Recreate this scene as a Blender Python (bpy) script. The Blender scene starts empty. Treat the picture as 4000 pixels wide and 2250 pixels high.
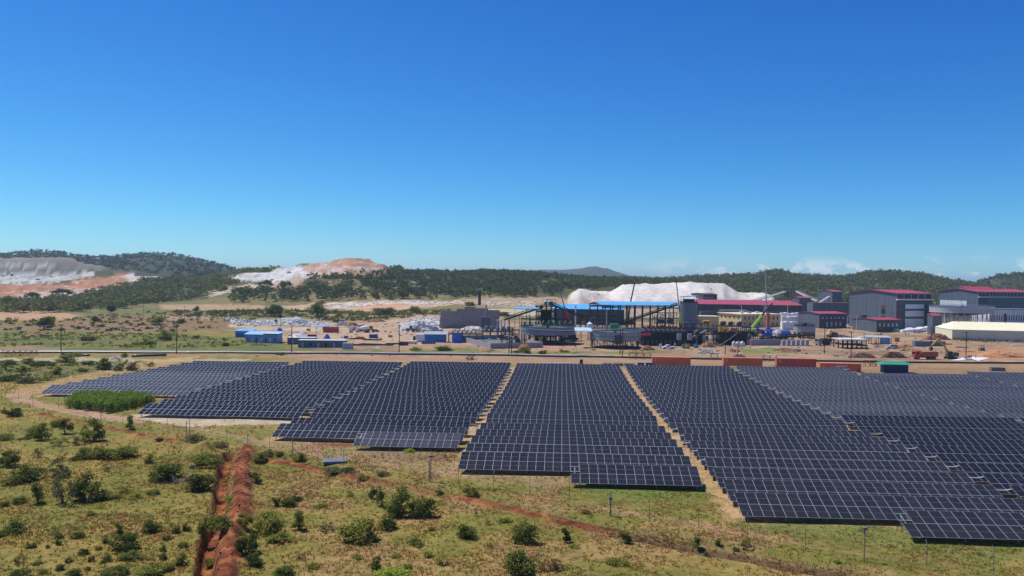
import bpy, math, random
import numpy as np
from mathutils import Vector, Matrix
random.seed(7); RNG = np.random.default_rng(7)
scene = bpy.context.scene
C = scene.collection

# ------------------------------------------------------------------ camera
F, HY, ROLL, CZ = 3120.0, 1087.0, 0.0138, 26.0          # focal length and horizon row in photo pixels (4000 x 2250)
PIT = math.atan((HY - 1125) / F)
cam_d = bpy.data.cameras.new('camera'); cam = bpy.data.objects.new('camera', cam_d); C.objects.link(cam)
cam_d.sensor_width = 36; cam_d.lens = F / 4000 * 36; cam_d.clip_start = 1; cam_d.clip_end = 30000
_R, _U, _Fw = Vector((1, 0, 0)), Vector((0, -math.sin(PIT), math.cos(PIT))), Vector((0, math.cos(PIT), math.sin(PIT)))
_r = _R * math.cos(ROLL) + _U * math.sin(ROLL); _u = -_R * math.sin(ROLL) + _U * math.cos(ROLL)
cam.matrix_world = Matrix(((_r.x, _u.x, -_Fw.x, 0), (_r.y, _u.y, -_Fw.y, 0), (_r.z, _u.z, -_Fw.z, CZ), (0, 0, 0, 1)))
scene.camera = cam
# ------------------------------------------------------------------ light
SUN = Vector((-0.48, 0.30, 1.0)).normalized()
SUN_EL = math.asin(SUN.z); SUN_AZ = math.atan2(SUN.x, SUN.y)
w = bpy.data.worlds.new('World'); scene.world = w; w.use_nodes = True
nt = w.node_tree; nt.nodes.clear()
def wn(t, **k):
    n = nt.nodes.new(t)
    for a, b in k.items(): setattr(n, a, b)
    return n
sky = wn('ShaderNodeTexSky', sky_type='NISHITA'); sky.sun_disc = False
sky.sun_elevation = SUN_EL; sky.sun_rotation = SUN_AZ
sky.altitude = 1200; sky.air_density = 1.0; sky.dust_density = 0.0; sky.ozone_density = 1.6
bg = wn('ShaderNodeBackground'); bg.inputs['Strength'].default_value = 0.105
out = wn('ShaderNodeOutputWorld')
# channel response of the camera that took the picture: deeper blue overhead, paler blue at the horizon
spc = wn('ShaderNodeSeparateColor'); cmb = wn('ShaderNodeCombineColor'); nt.links.new(sky.outputs[0], spc.inputs[0])
for i_, (e_, k_) in enumerate(((1.80, .080), (1.34, .366), (.92, 1.20))):
    pw = wn('ShaderNodeMath', operation='POWER'); pw.inputs[1].default_value = e_; nt.links.new(spc.outputs[i_], pw.inputs[0])
    ml = wn('ShaderNodeMath', operation='MULTIPLY'); ml.inputs[1].default_value = k_; nt.links.new(pw.outputs[0], ml.inputs[0]); nt.links.new(ml.outputs[0], cmb.inputs[i_])
# a low belt of small fair-weather clouds along the horizon
tc = wn('ShaderNodeTexCoord'); sep = wn('ShaderNodeSeparateXYZ'); nt.links.new(tc.outputs['Generated'], sep.inputs[0])
mp = wn('ShaderNodeMapping'); mp.inputs['Scale'].default_value = (1, 1, 1.9); nt.links.new(tc.outputs['Generated'], mp.inputs[0])
n1 = wn('ShaderNodeTexNoise'); n1.inputs['Scale'].default_value = 34; n1.inputs['Detail'].default_value = 6; n1.inputs['Roughness'].default_value = .6
n2 = wn('ShaderNodeTexNoise'); n2.inputs['Scale'].default_value = 2.6; n2.inputs['Detail'].default_value = 2
nt.links.new(mp.outputs[0], n1.inputs[0]); nt.links.new(tc.outputs['Generated'], n2.inputs[0])
def mrange(src, a, b, c, d):
    m = wn('ShaderNodeMapRange', interpolation_type='SMOOTHSTEP')
    for i, v in enumerate((a, b, c, d)): m.inputs[i + 1].default_value = v
    nt.links.new(src, m.inputs[0]); return m.outputs[0]
def mmul(a, b):
    m = wn('ShaderNodeMath', operation='MULTIPLY'); nt.links.new(a, m.inputs[0])
    if isinstance(b, float): m.inputs[1].default_value = b
    else: nt.links.new(b, m.inputs[1])
    return m.outputs[0]
band = mmul(mrange(sep.outputs['Z'], 0.034, 0.012, 0, 1), mrange(sep.outputs['X'], 0.12, 0.30, 0, 1))
puff = mrange(n1.outputs['Fac'], 0.49, 0.57, 0, 1)
fac = mmul(mmul(band, puff), 0.72)
mixc = wn('ShaderNodeMix', data_type='RGBA'); nt.links.new(fac, mixc.inputs[0])
nt.links.new(cmb.outputs[0], mixc.inputs[6]); mixc.inputs[7].default_value = (8.2, 8.4, 8.7, 1)
nt.links.new(mixc.outputs[2], bg.inputs['Color']); nt.links.new(bg.outputs[0], out.inputs['Surface'])
sd = bpy.data.lights.new('sun', 'SUN'); sd.energy = 4.7; sd.angle = math.radians(.53); sd.color = (1, .955, .88)
so = bpy.data.objects.new('sun', sd); C.objects.link(so); so.location = (-60, 40, 140)
so.rotation_euler = SUN.to_track_quat('Z', 'Y').to_euler()
vs = scene.view_settings; vs.view_transform = 'Standard'; vs.look = 'None'; vs.exposure = 0.16; vs.gamma = 1; vs.use_curve_mapping = False
scene.render.engine = 'CYCLES'
scene.cycles.max_bounces = 6; scene.cycles.diffuse_bounces = 3; scene.cycles.glossy_bounces = 3; scene.cycles.transparent_max_bounces = 6

# ------------------------------------------------------------------ helpers: materials
MATS = {}
def mat(name, col, rough=.7, metal=0.0, var=.15, vscale=.6, bump=0.0, bscale=8.0, spec=.5, coat=0.0, objvar=0.0, dirt=None, dscale=.25, ribs=0.0):
    """Principled material: base colour broken up by noise, optional dirt patches, bump and per-object variation."""
    if name in MATS: return MATS[name]
    m = bpy.data.materials.new(name); m.use_nodes = True; t = m.node_tree; N = t.nodes; Lk = t.links
    b = N['Principled BSDF']; b.inputs['Roughness'].default_value = rough; b.inputs['Metallic'].default_value = metal
    b.inputs['Specular IOR Level'].default_value = spec; b.inputs['Coat Weight'].default_value = coat
    co = N.new('ShaderNodeTexCoord')
    col4 = (col[0], col[1], col[2], 1)
    nz = N.new('ShaderNodeTexNoise'); nz.inputs['Scale'].default_value = vscale; nz.inputs['Detail'].default_value = 5; nz.inputs['Roughness'].default_value = .65
    Lk.new(co.outputs['Object'], nz.inputs[0])
    mr = N.new('ShaderNodeMapRange'); mr.inputs[1].default_value = .25; mr.inputs[2].default_value = .75
    mr.inputs[3].default_value = 1 - var; mr.inputs[4].default_value = 1 + var; Lk.new(nz.outputs['Fac'], mr.inputs[0])
    v = mr.outputs[0]
    if objvar:
        oi = N.new('ShaderNodeObjectInfo'); m2 = N.new('ShaderNodeMapRange')
        m2.inputs[3].default_value = 1 - objvar; m2.inputs[4].default_value = 1 + objvar; Lk.new(oi.outputs['Random'], m2.inputs[0])
        mm = N.new('ShaderNodeMath'); mm.operation = 'MULTIPLY'; Lk.new(v, mm.inputs[0]); Lk.new(m2.outputs[0], mm.inputs[1]); v = mm.outputs[0]
    sc = N.new('ShaderNodeVectorMath'); sc.operation = 'SCALE'; sc.inputs[0].default_value = col; Lk.new(v, sc.inputs['Scale'])
    c = sc.outputs[0]
    if ribs:      # sheet seams and rain streaks down the cladding
        sx = N.new('ShaderNodeSeparateXYZ'); Lk.new(co.outputs['Object'], sx.inputs[0]); ad = N.new('ShaderNodeMath'); ad.operation = 'ADD'; Lk.new(sx.outputs[0], ad.inputs[0]); Lk.new(sx.outputs[1], ad.inputs[1]); fs = []
        for src, per, wd, amt in ((ad.outputs[0], ribs, ribs*.06, .72), (sx.outputs[2], ribs*1.6, ribs*.05, .8)):
            pp = N.new('ShaderNodeMath'); pp.operation = 'PINGPONG'; pp.inputs[1].default_value = per/2; Lk.new(src, pp.inputs[0]); mm = N.new('ShaderNodeMapRange'); mm.inputs[1].default_value = wd*.5; mm.inputs[2].default_value = wd; mm.inputs[3].default_value = amt; mm.inputs[4].default_value = 1; Lk.new(pp.outputs[0], mm.inputs[0]); fs.append(mm.outputs[0])
        mpn = N.new('ShaderNodeMapping'); mpn.inputs['Scale'].default_value = (.9, .9, .05); Lk.new(co.outputs['Object'], mpn.inputs[0]); sn = N.new('ShaderNodeTexNoise'); sn.inputs['Scale'].default_value = 1; sn.inputs['Detail'].default_value = 4; Lk.new(mpn.outputs[0], sn.inputs[0])
        m5 = N.new('ShaderNodeMapRange'); m5.inputs[1].default_value = .3; m5.inputs[2].default_value = .7; m5.inputs[3].default_value = .8; m5.inputs[4].default_value = 1.15; Lk.new(sn.outputs['Fac'], m5.inputs[0]); fs.append(m5.outputs[0])
        for f_ in fs: v3 = N.new('ShaderNodeVectorMath'); v3.operation = 'SCALE'; Lk.new(c, v3.inputs[0]); Lk.new(f_, v3.inputs['Scale']); c = v3.outputs[0]
    if dirt:
        n3 = N.new('ShaderNodeTexNoise'); n3.inputs['Scale'].default_value = dscale; n3.inputs['Detail'].default_value = 8; n3.inputs['Roughness'].default_value = .7
        Lk.new(co.outputs['Object'], n3.inputs[0])
        m3 = N.new('ShaderNodeMapRange'); m3.inputs[1].default_value = .5; m3.inputs[2].default_value = .72; m3.inputs[4].default_value = .6; Lk.new(n3.outputs['Fac'], m3.inputs[0])
        mx = N.new('ShaderNodeMix'); mx.data_type = 'RGBA'; Lk.new(m3.outputs[0], mx.inputs[0]); Lk.new(c, mx.inputs[6]); mx.inputs[7].default_value = (*dirt, 1); c = mx.outputs[2]
    Lk.new(c, b.inputs['Base Color'])
    if bump:
        bn = N.new('ShaderNodeTexNoise'); bn.inputs['Scale'].default_value = bscale; bn.inputs['Detail'].default_value = 6; Lk.new(co.outputs['Object'], bn.inputs[0])
        bp = N.new('ShaderNodeBump'); bp.inputs['Strength'].default_value = bump; bp.inputs['Distance'].default_value = .1; Lk.new(bn.outputs['Fac'], bp.inputs['Height']); Lk.new(bp.outputs[0], b.inputs['Normal'])
    MATS[name] = m; return m
def leafmat(name, col, var=.35, trans=.3, hue=None):
    if name in MATS: return MATS[name]
    m = bpy.data.materials.new(name); m.use_nodes = True; t = m.node_tree; N = t.nodes; Lk = t.links; N.clear()
    o = N.new('ShaderNodeOutputMaterial'); d = N.new('ShaderNodeBsdfDiffuse'); tr = N.new('ShaderNodeBsdfTranslucent'); mx = N.new('ShaderNodeMixShader'); mx.inputs[0].default_value = trans
    ge = N.new('ShaderNodeNewGeometry'); oi = N.new('ShaderNodeObjectInfo')
    cr = N.new('ShaderNodeMapRange'); cr.inputs[3].default_value = 1 - var; cr.inputs[4].default_value = 1 + var; Lk.new(ge.outputs['Random Per Island'], cr.inputs[0])
    c2 = N.new('ShaderNodeMapRange'); c2.inputs[3].default_value = .72; c2.inputs[4].default_value = 1.3; Lk.new(oi.outputs['Random'], c2.inputs[0])
    mu = N.new('ShaderNodeMath'); mu.operation = 'MULTIPLY'; Lk.new(cr.outputs[0], mu.inputs[0]); Lk.new(c2.outputs[0], mu.inputs[1])
    mc = N.new('ShaderNodeMix'); mc.data_type = 'RGBA'; Lk.new(oi.outputs['Random'], mc.inputs[0])
    mc.inputs[6].default_value = (*col, 1); h = hue or (col[0] * 1.45, col[1] * 1.12, col[2] * .9); mc.inputs[7].default_value = (*h, 1)
    sc = N.new('ShaderNodeVectorMath'); sc.operation = 'SCALE'; Lk.new(mc.outputs[2], sc.inputs[0]); Lk.new(mu.outputs[0], sc.inputs['Scale'])
    Lk.new(sc.outputs[0], d.inputs[0]); Lk.new(sc.outputs[0], tr.inputs[0]); Lk.new(d.outputs[0], mx.inputs[1]); Lk.new(tr.outputs[0], mx.inputs[2]); Lk.new(mx.outputs[0], o.inputs[0])
    MATS[name] = m; return m

# ------------------------------------------------------------------ helpers: meshes and objects
def mesh_np(name, V, Fc, mats):
    me = bpy.data.meshes.new(name); V = np.asarray(V, np.float32); Fc = np.asarray(Fc, np.int32)
    n, k = Fc.shape
    me.vertices.add(len(V)); me.vertices.foreach_set('co', V.ravel()); me.loops.add(n * k); me.loops.foreach_set('vertex_index', Fc.ravel())
    me.polygons.add(n); me.polygons.foreach_set('loop_start', np.arange(0, n * k, k, dtype=np.int32))
    try: me.polygons.foreach_set('loop_total', np.full(n, k, np.int32))
    except Exception: pass
    me.update(calc_edges=True); me.validate()
    for m in (mats if isinstance(mats, (list, tuple)) else [mats]): me.materials.append(m)
    return me
def link(name, me, parent=None, loc=None, rot=None):
    o = bpy.data.objects.new(name, me); C.objects.link(o); o.parent = parent
    if loc is not None: o.location = loc
    if rot is not None: o.rotation_euler = rot
    return o
def tag(o, label=None, cat=None, group=None, kind=None):
    if label: o['label'] = label
    if cat: o['category'] = cat
    if group: o['group'] = group
    if kind: o['kind'] = kind
    return o
def thing(name, label, cat, loc=(0, 0, 0), rz=0.0, group=None):
    o = link(name, None, None, loc, (0, 0, rz)); o.empty_display_size = .5
    return tag(o, label, cat, group, 'thing')
class MB:
    """collects boxes, tubes, prisms; build() links them as one mesh object"""
    def __init__(s): s.v = []; s.f = []; s.mi = []
    def add(s, V, Fs, mi=0):
        b = len(s.v); s.v += [tuple(p) for p in V]; s.f += [tuple(i + b for i in q) for q in Fs]; s.mi += [mi] * len(Fs); return s
    def box(s, c, d, rz=0.0, rx=0.0, ry=0.0, mi=0):
        """centre c, size d"""
        R = Matrix.Rotation(rz, 3, 'Z') @ Matrix.Rotation(ry, 3, 'Y') @ Matrix.Rotation(rx, 3, 'X'); c = Vector(c)
        P = [c + R @ Vector((x * d[0] / 2, y * d[1] / 2, z * d[2] / 2)) for x, y, z in ((-1,-1,-1),(1,-1,-1),(1,1,-1),(-1,1,-1),(-1,-1,1),(1,-1,1),(1,1,1),(-1,1,1))]
        return s.add(P, [(3,2,1,0),(4,5,6,7),(0,1,5,4),(1,2,6,5),(2,3,7,6),(3,0,4,7)], mi)
    def b2(s, x0, x1, y0, y1, z0, z1, mi=0): return s.box(((x0+x1)/2, (y0+y1)/2, (z0+z1)/2), (x1-x0, y1-y0, z1-z0), mi=mi)
    def bar(s, p, q, w, h=None, mi=0):
        """square bar from p to q"""
        p = Vector(p); q = Vector(q); d = q - p; h = h or w
        if d.length < 1e-6: return s
        R = d.to_track_quat('X', 'Z').to_matrix(); c = (p + q) / 2
        P = [c + R @ Vector((x * d.length / 2, y * w / 2, z * h / 2)) for x, y, z in ((-1,-1,-1),(1,-1,-1),(1,1,-1),(-1,1,-1),(-1,-1,1),(1,-1,1),(1,1,1),(-1,1,1))]
        return s.add(P, [(3,2,1,0),(4,5,6,7),(0,1,5,4),(1,2,6,5),(2,3,7,6),(3,0,4,7)], mi)
    def tube(s, pts, r, n=8, cap=True, mi=0):
        pts = [Vector(p) for p in pts]; rs = r if isinstance(r, (list, tuple)) else [r] * len(pts); V = []; Fs = []
        for i, p in enumerate(pts):
            d = (pts[min(i+1, len(pts)-1)] - pts[max(i-1, 0)])
            R = d.to_track_quat('Z', 'Y').to_matrix()
            for k in range(n):
                a = 2 * math.pi * k / n; V.append(p + R @ Vector((rs[i] * math.cos(a), rs[i] * math.sin(a), 0)))
        for i in range(len(pts) - 1):
            for k in range(n): Fs.append((i*n+k, i*n+(k+1) % n, (i+1)*n+(k+1) % n, (i+1)*n+k))
        if cap: Fs.append(tuple(range(n))[::-1]); Fs.append(tuple((len(pts)-1)*n + k for k in range(n)))
        return s.add(V, Fs, mi)
    def prism(s, poly, a0, a1, axis='y', mi=0):
        """polygon in the x-z plane (axis y) / x-y plane (axis z) / y-z plane (axis x), extruded a0..a1"""
        n = len(poly)
        mk = {'y': lambda p, a: (p[0], a, p[1]), 'z': lambda p, a: (p[0], p[1], a), 'x': lambda p, a: (a, p[0], p[1])}[axis]
        V = [mk(p, a0) for p in poly] + [mk(p, a1) for p in poly]
        return s.add(V, [tuple(range(n)), tuple(range(n, 2*n))[::-1]] + [(i, i+n, (i+1) % n + n, (i+1) % n) for i in range(n)], mi)
    def ring(s, r0, r1, z0, z1, n=40, cx=0, cy=0, mi=0):
        """hollow drum wall between radii r0<r1"""
        V = []
        for k in range(n):
            a = 2*math.pi*k/n; c_, s_ = math.cos(a), math.sin(a)
            V += [(cx+r1*c_, cy+r1*s_, z0), (cx+r1*c_, cy+r1*s_, z1), (cx+r0*c_, cy+r0*s_, z1), (cx+r0*c_, cy+r0*s_, z0)]
        Fs = []
        for k in range(n):
            a = 4*k; b = 4*((k+1) % n)
            for i in range(4): Fs.append((a+i, b+i, b+(i+1) % 4, a+(i+1) % 4))
        return s.add(V, Fs, mi)
    def mesh(s, name, m):
        me = bpy.data.meshes.new(name); me.from_pydata(s.v, [], s.f)
        for x in (m if isinstance(m, (list, tuple)) else [m]): me.materials.append(x)
        me.polygons.foreach_set('material_index', s.mi); me.update()
        import bmesh
        b = bmesh.new(); b.from_mesh(me); bmesh.ops.recalc_face_normals(b, faces=b.faces); b.to_mesh(me); b.free()
        return me
    def build(s, name, m, parent=None, loc=None, rot=None, smooth=False):
        me = s.mesh(name, m)
        if smooth: me.polygons.foreach_set('use_smooth', [True] * len(me.polygons))
        return link(name, me, parent, loc, rot)
def copy_tree(o, parent=None):
    c = o.copy(); C.objects.link(c); c.parent = parent
    for ch in o.children: copy_tree(ch, c)
    return c
ORD = ['first', 'second', 'third', 'fourth', 'fifth', 'sixth', 'seventh', 'eighth', 'ninth', 'tenth', 'eleventh', 'twelfth', 'thirteenth', 'fourteenth', 'fifteenth', 'sixteenth', 'seventeenth', 'eighteenth', 'nineteenth', 'twentieth', 'twenty-first', 'twenty-second', 'twenty-third', 'twenty-fourth', 'twenty-fifth', 'twenty-sixth', 'twenty-seventh', 'twenty-eighth', 'twenty-ninth', 'thirtieth'] + ['%d%s' % (i, 'th' if 10 < i % 100 < 14 else {1: 'st', 2: 'nd', 3: 'rd'}.get(i % 10, 'th')) for i in range(31, 160)]

# ------------------------------------------------------------------ terrain functions
def ray(px, py):
    x = px - 2000.; y = py - 1125.; c, s = math.cos(ROLL), math.sin(ROLL)
    xx = (c*x + s*y) / F; up = -(-s*x + c*y) / F; cp, sp = math.cos(PIT), math.sin(PIT)
    return xx, cp - up*sp, sp + up*cp
def project(X, Y, Z):
    Z = Z - CZ; cp, sp = math.cos(PIT), math.sin(PIT)
    yf = np.maximum(Y*cp + Z*sp, .5); zu = -Y*sp + Z*cp; x = F*X/yf; y = -F*zu/yf; c, s = math.cos(ROLL), math.sin(ROLL)
    return 2000 + c*x - s*y, 1125 + s*x + c*y
TH = math.radians(3.6); TILT = math.radians(17.8); SL = 4.58
UD = (math.cos(TH), -math.sin(TH)); VD = (math.sin(TH), math.cos(TH))     # along the rows / away from the camera
_va = np.array([0, 110, 122, 133.5, 144.5, 155.3, 166.3, 172, 185.7, 199.5, 214.6, 229.2, 244.3, 400.])
_g = np.array([1, 1, 1.005, 1.022, 1.027, 1.034, 1.045, 1.05, 1.044, 1.042, 1.03, 1.017, 1, 1.])
_vt = _va * _g; _pt = lambda v: -24.064 - .01348*(v - 4.3) + 1.4
_dip = _g * _pt(_va) - _pt(_vt)
def sst(x, a, b):
    t = np.clip((x - a) / (b - a), 0, 1); return t*t*(3 - 2*t)
def hashn(ix, iy, seed):
    h = (ix*374761393 + iy*668265263 + seed*974634777) & 0xffffffff
    h = ((h ^ (h >> 13)) * 1274126177) & 0xffffffff
    return ((h ^ (h >> 16)) & 0xffff) / 65535.0
def vnoise(x, y, seed=0):
    x = np.asarray(x, float); y = np.asarray(y, float); xi = np.floor(x).astype(np.int64); yi = np.floor(y).astype(np.int64); fx = x - xi; fy = y - yi
    fx = fx*fx*(3-2*fx); fy = fy*fy*(3-2*fy)
    a = hashn(xi, yi, seed); b = hashn(xi+1, yi, seed); c = hashn(xi, yi+1, seed); d = hashn(xi+1, yi+1, seed)
    return (a*(1-fx)+b*fx)*(1-fy) + (c*(1-fx)+d*fx)*fy
def fbm(x, y, o=4, seed=0):
    s = 0; a = .5; t = 0
    for i in range(o): s = s + a*vnoise(x*2**i, y*2**i, seed+i); t += a; a *= .5
    return s / t
_colx = np.array([-200, 500, 1000, 1500, 2000, 2600, 3300, 4200.])
_cy = np.array([255, 300, 400, 480, 560, 650, 750, 850, 1000, 1150, 1500.])
_cpy = np.array([[0, 0, 1292, 1262, 1236, 1212, 1190, 1165, 1125, 1090, 1052],
 [0, 0, 1296, 1268, 1242, 1218, 1190, 1160, 1110, 1082, 1062],
 [0, 0, 1302, 1275, 1247, 1215, 1183, 1160, 1120, 1095, 1085],
 [0, 0, 1306, 1278, 1245, 1207, 1178, 1165, 1140, 1125, 1110],
 [0, 0, 1312, 1284, 1252, 1212, 1180, 1170, 1150, 1135, 1115],
 [0, 0, 1320, 1286, 1258, 1232, 1210, 1196, 1178, 1160, 1135],
 [0, 0, 1328, 1291, 1265, 1241, 1220, 1204, 1184, 1168, 1145],
 [0, 0, 1338, 1300, 1272, 1249, 1230, 1214, 1193, 1176, 1155.]])
_cz = np.zeros_like(_cpy)
for i in range(len(_colx)):
    for j in range(2, len(_cy)):
        _d = ray(_colx[i], _cpy[i, j]); _cz[i, j] = CZ + _d[2] / _d[1] * _cy[j]
def plane_z(X, Y): return CZ - 24.064 - .65 + .00705*X - .01348*np.minimum(Y, 320)
def near_z(X, Y):
    u = X*UD[0] + Y*UD[1]; v = X*VD[0] + Y*VD[1]
    return plane_z(np.clip(X, -230, 230), Y) + np.interp(v, _vt, _dip) * sst(u, -62, -28)
def polyl(p, x): return np.interp(x, [a[0] for a in p], [a[1] for a in p])
# skyline of every rise of the land: (photo column, photo row) points, then start, ridge, end of plateau, far foot (metres from camera)
MOUNDS = {
 'forest_hill': ([(-900, 1030), (-400, 1012), (0, 1000), (130, 984), (180, 984), (240, 990), (300, 1002), (360, 1009), (430, 1008), (500, 1002), (580, 995), (630, 994), (690, 998), (740, 1012), (820, 1028), (900, 1052), (1000, 1078), (1100, 1097)], 1350, 2000, 2050, 3000),
 'grey_dump': ([(-900, 1003), (0, 1004), (150, 1006), (290, 1010), (332, 1030), (400, 1034), (425, 1050), (500, 1110)], 1230, 1275, 1330, 1450),
 'quarry_hill': ([(800, 1100), (880, 1076), (950, 1066), (1040, 1060), (1090, 1046), (1180, 1034), (1229, 1028), (1310, 1018), (1345, 1008), (1370, 1006), (1420, 1012), (1470, 1025), (1530, 1046), (1600, 1070), (1700, 1105)], 690, 1050, 1100, 1500),
 'forest_ridge': ([(1250, 1110), (1400, 1072), (1500, 1058), (1600, 1064), (1700, 1071), (1800, 1074), (1900, 1069), (2000, 1072), (2100, 1077), (2200, 1088), (2300, 1096), (2400, 1100), (2500, 1104), (2700, 1112)], 700, 1080, 1150, 1900),
 'far_mountain': ([(1800, 1075), (1980, 1064), (2060, 1056), (2130, 1053), (2200, 1053), (2260, 1049), (2300, 1041), (2330, 1040), (2350, 1046), (2372, 1048), (2400, 1059), (2440, 1071), (2480, 1084), (2550, 1097), (2700, 1110)], 3200, 4600, 4700, 6500),
 'right_hill': ([(2400, 1106), (2560, 1102), (2650, 1097), (2720, 1092), (2800, 1087), (2900, 1085), (2960, 1080), (2990, 1072), (3030, 1067), (3060, 1070), (3100, 1082), (3150, 1087), (3200, 1089), (3260, 1092), (3320, 1087), (3380, 1074), (3440, 1070), (3520, 1070), (3570, 1075), (3620, 1082), (3680, 1097), (3740, 1106), (3800, 1118), (3900, 1130)], 850, 1350, 1400, 2200),
 'far_right_hill': ([(3650, 1125), (3740, 1118), (3800, 1110), (3860, 1099), (3900, 1084), (3950, 1077), (4000, 1074), (4300, 1066), (5000, 1075)], 1100, 1600, 1700, 2600),
 'tailings_heap': ([(2190, 1200), (2215, 1168), (2262, 1134), (2300, 1141), (2345, 1146), (2390, 1142), (2430, 1118), (2480, 1119), (2560, 1116), (2600, 1109), (2650, 1108), (2720, 1111), (2825, 1112), (2850, 1128), (2885, 1150), (2950, 1152), (3000, 1156), (3060, 1185)], 600, 690, 760, 860),
}
_mp = {}
for k, (sl, a, b, c, d) in MOUNDS.items():
    xs = np.array([p[0] for p in sl], float); zs = []
    for p in sl:
        q = ray(*p); zs.append(CZ + q[2]/q[1]*b)
    _mp[k] = (xs, np.array(zs), a, b, c, d)
BERM = [(160, 1618), (186, 1627), (261, 1641), (326, 1657), (387, 1667), (466, 1681), (559, 1702), (629, 1718), (745, 1741), (800, 1753)]
BERM2 = [(1030, 1800), (1111, 1813), (1193, 1828), (1242, 1842), (1314, 1857), (1435, 1881), (1531, 1900), (1628, 1917), (1725, 1939), (1821, 1958), (1918, 1980), (2014, 2002), (2111, 2023), (2293, 2064), (2414, 2089), (2486, 2101), (2583, 2120), (2694, 2142), (2825, 2163), (2970, 2188), (3114, 2221), (3298, 2248)]
RIDGE = [(968, 1768), (948, 1800), (942, 1839), (948, 1909), (940, 2025), (925, 2060), (903, 2093), (890, 2183), (877, 2250), (860, 2330)]
TRENCH = [(893, 1765), (871, 1839), (863, 1932), (857, 2025), (836, 2060), (816, 2116), (798, 2250), (785, 2330)]
def flat_pt(px, py):
    d = ray(px, py); t = 90.
    for _ in range(40): t = (plane_z(d[0]*t, d[1]*t) - CZ) / d[2]
    return d[0]*t, d[1]*t
LINES = {k: np.array([flat_pt(*p) for p in v]) for k, v in (('berm', BERM), ('berm2', BERM2), ('ridge', RIDGE), ('trench', TRENCH))}
def dline(X, Y, P):
    """signed distance (positive to the right of the line's direction) and position along it"""
    best = np.full(X.shape, 1e9); sg = np.zeros(X.shape); al = np.zeros(X.shape); acc = 0.
    for (x0, y0), (x1, y1) in zip(P[:-1], P[1:]):
        dx, dy = x1-x0, y1-y0; L2 = dx*dx+dy*dy; t = np.clip(((X-x0)*dx + (Y-y0)*dy)/L2, 0, 1); L1 = math.sqrt(L2)
        ex, ey = X-(x0+t*dx), Y-(y0+t*dy); d = np.hypot(ex, ey); s = np.sign(ex*dy - ey*dx); m = d < best
        best = np.where(m, d, best); sg = np.where(m, s, sg); al = np.where(m, acc + t*L1, al); acc += L1
    return best, sg, al
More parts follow.
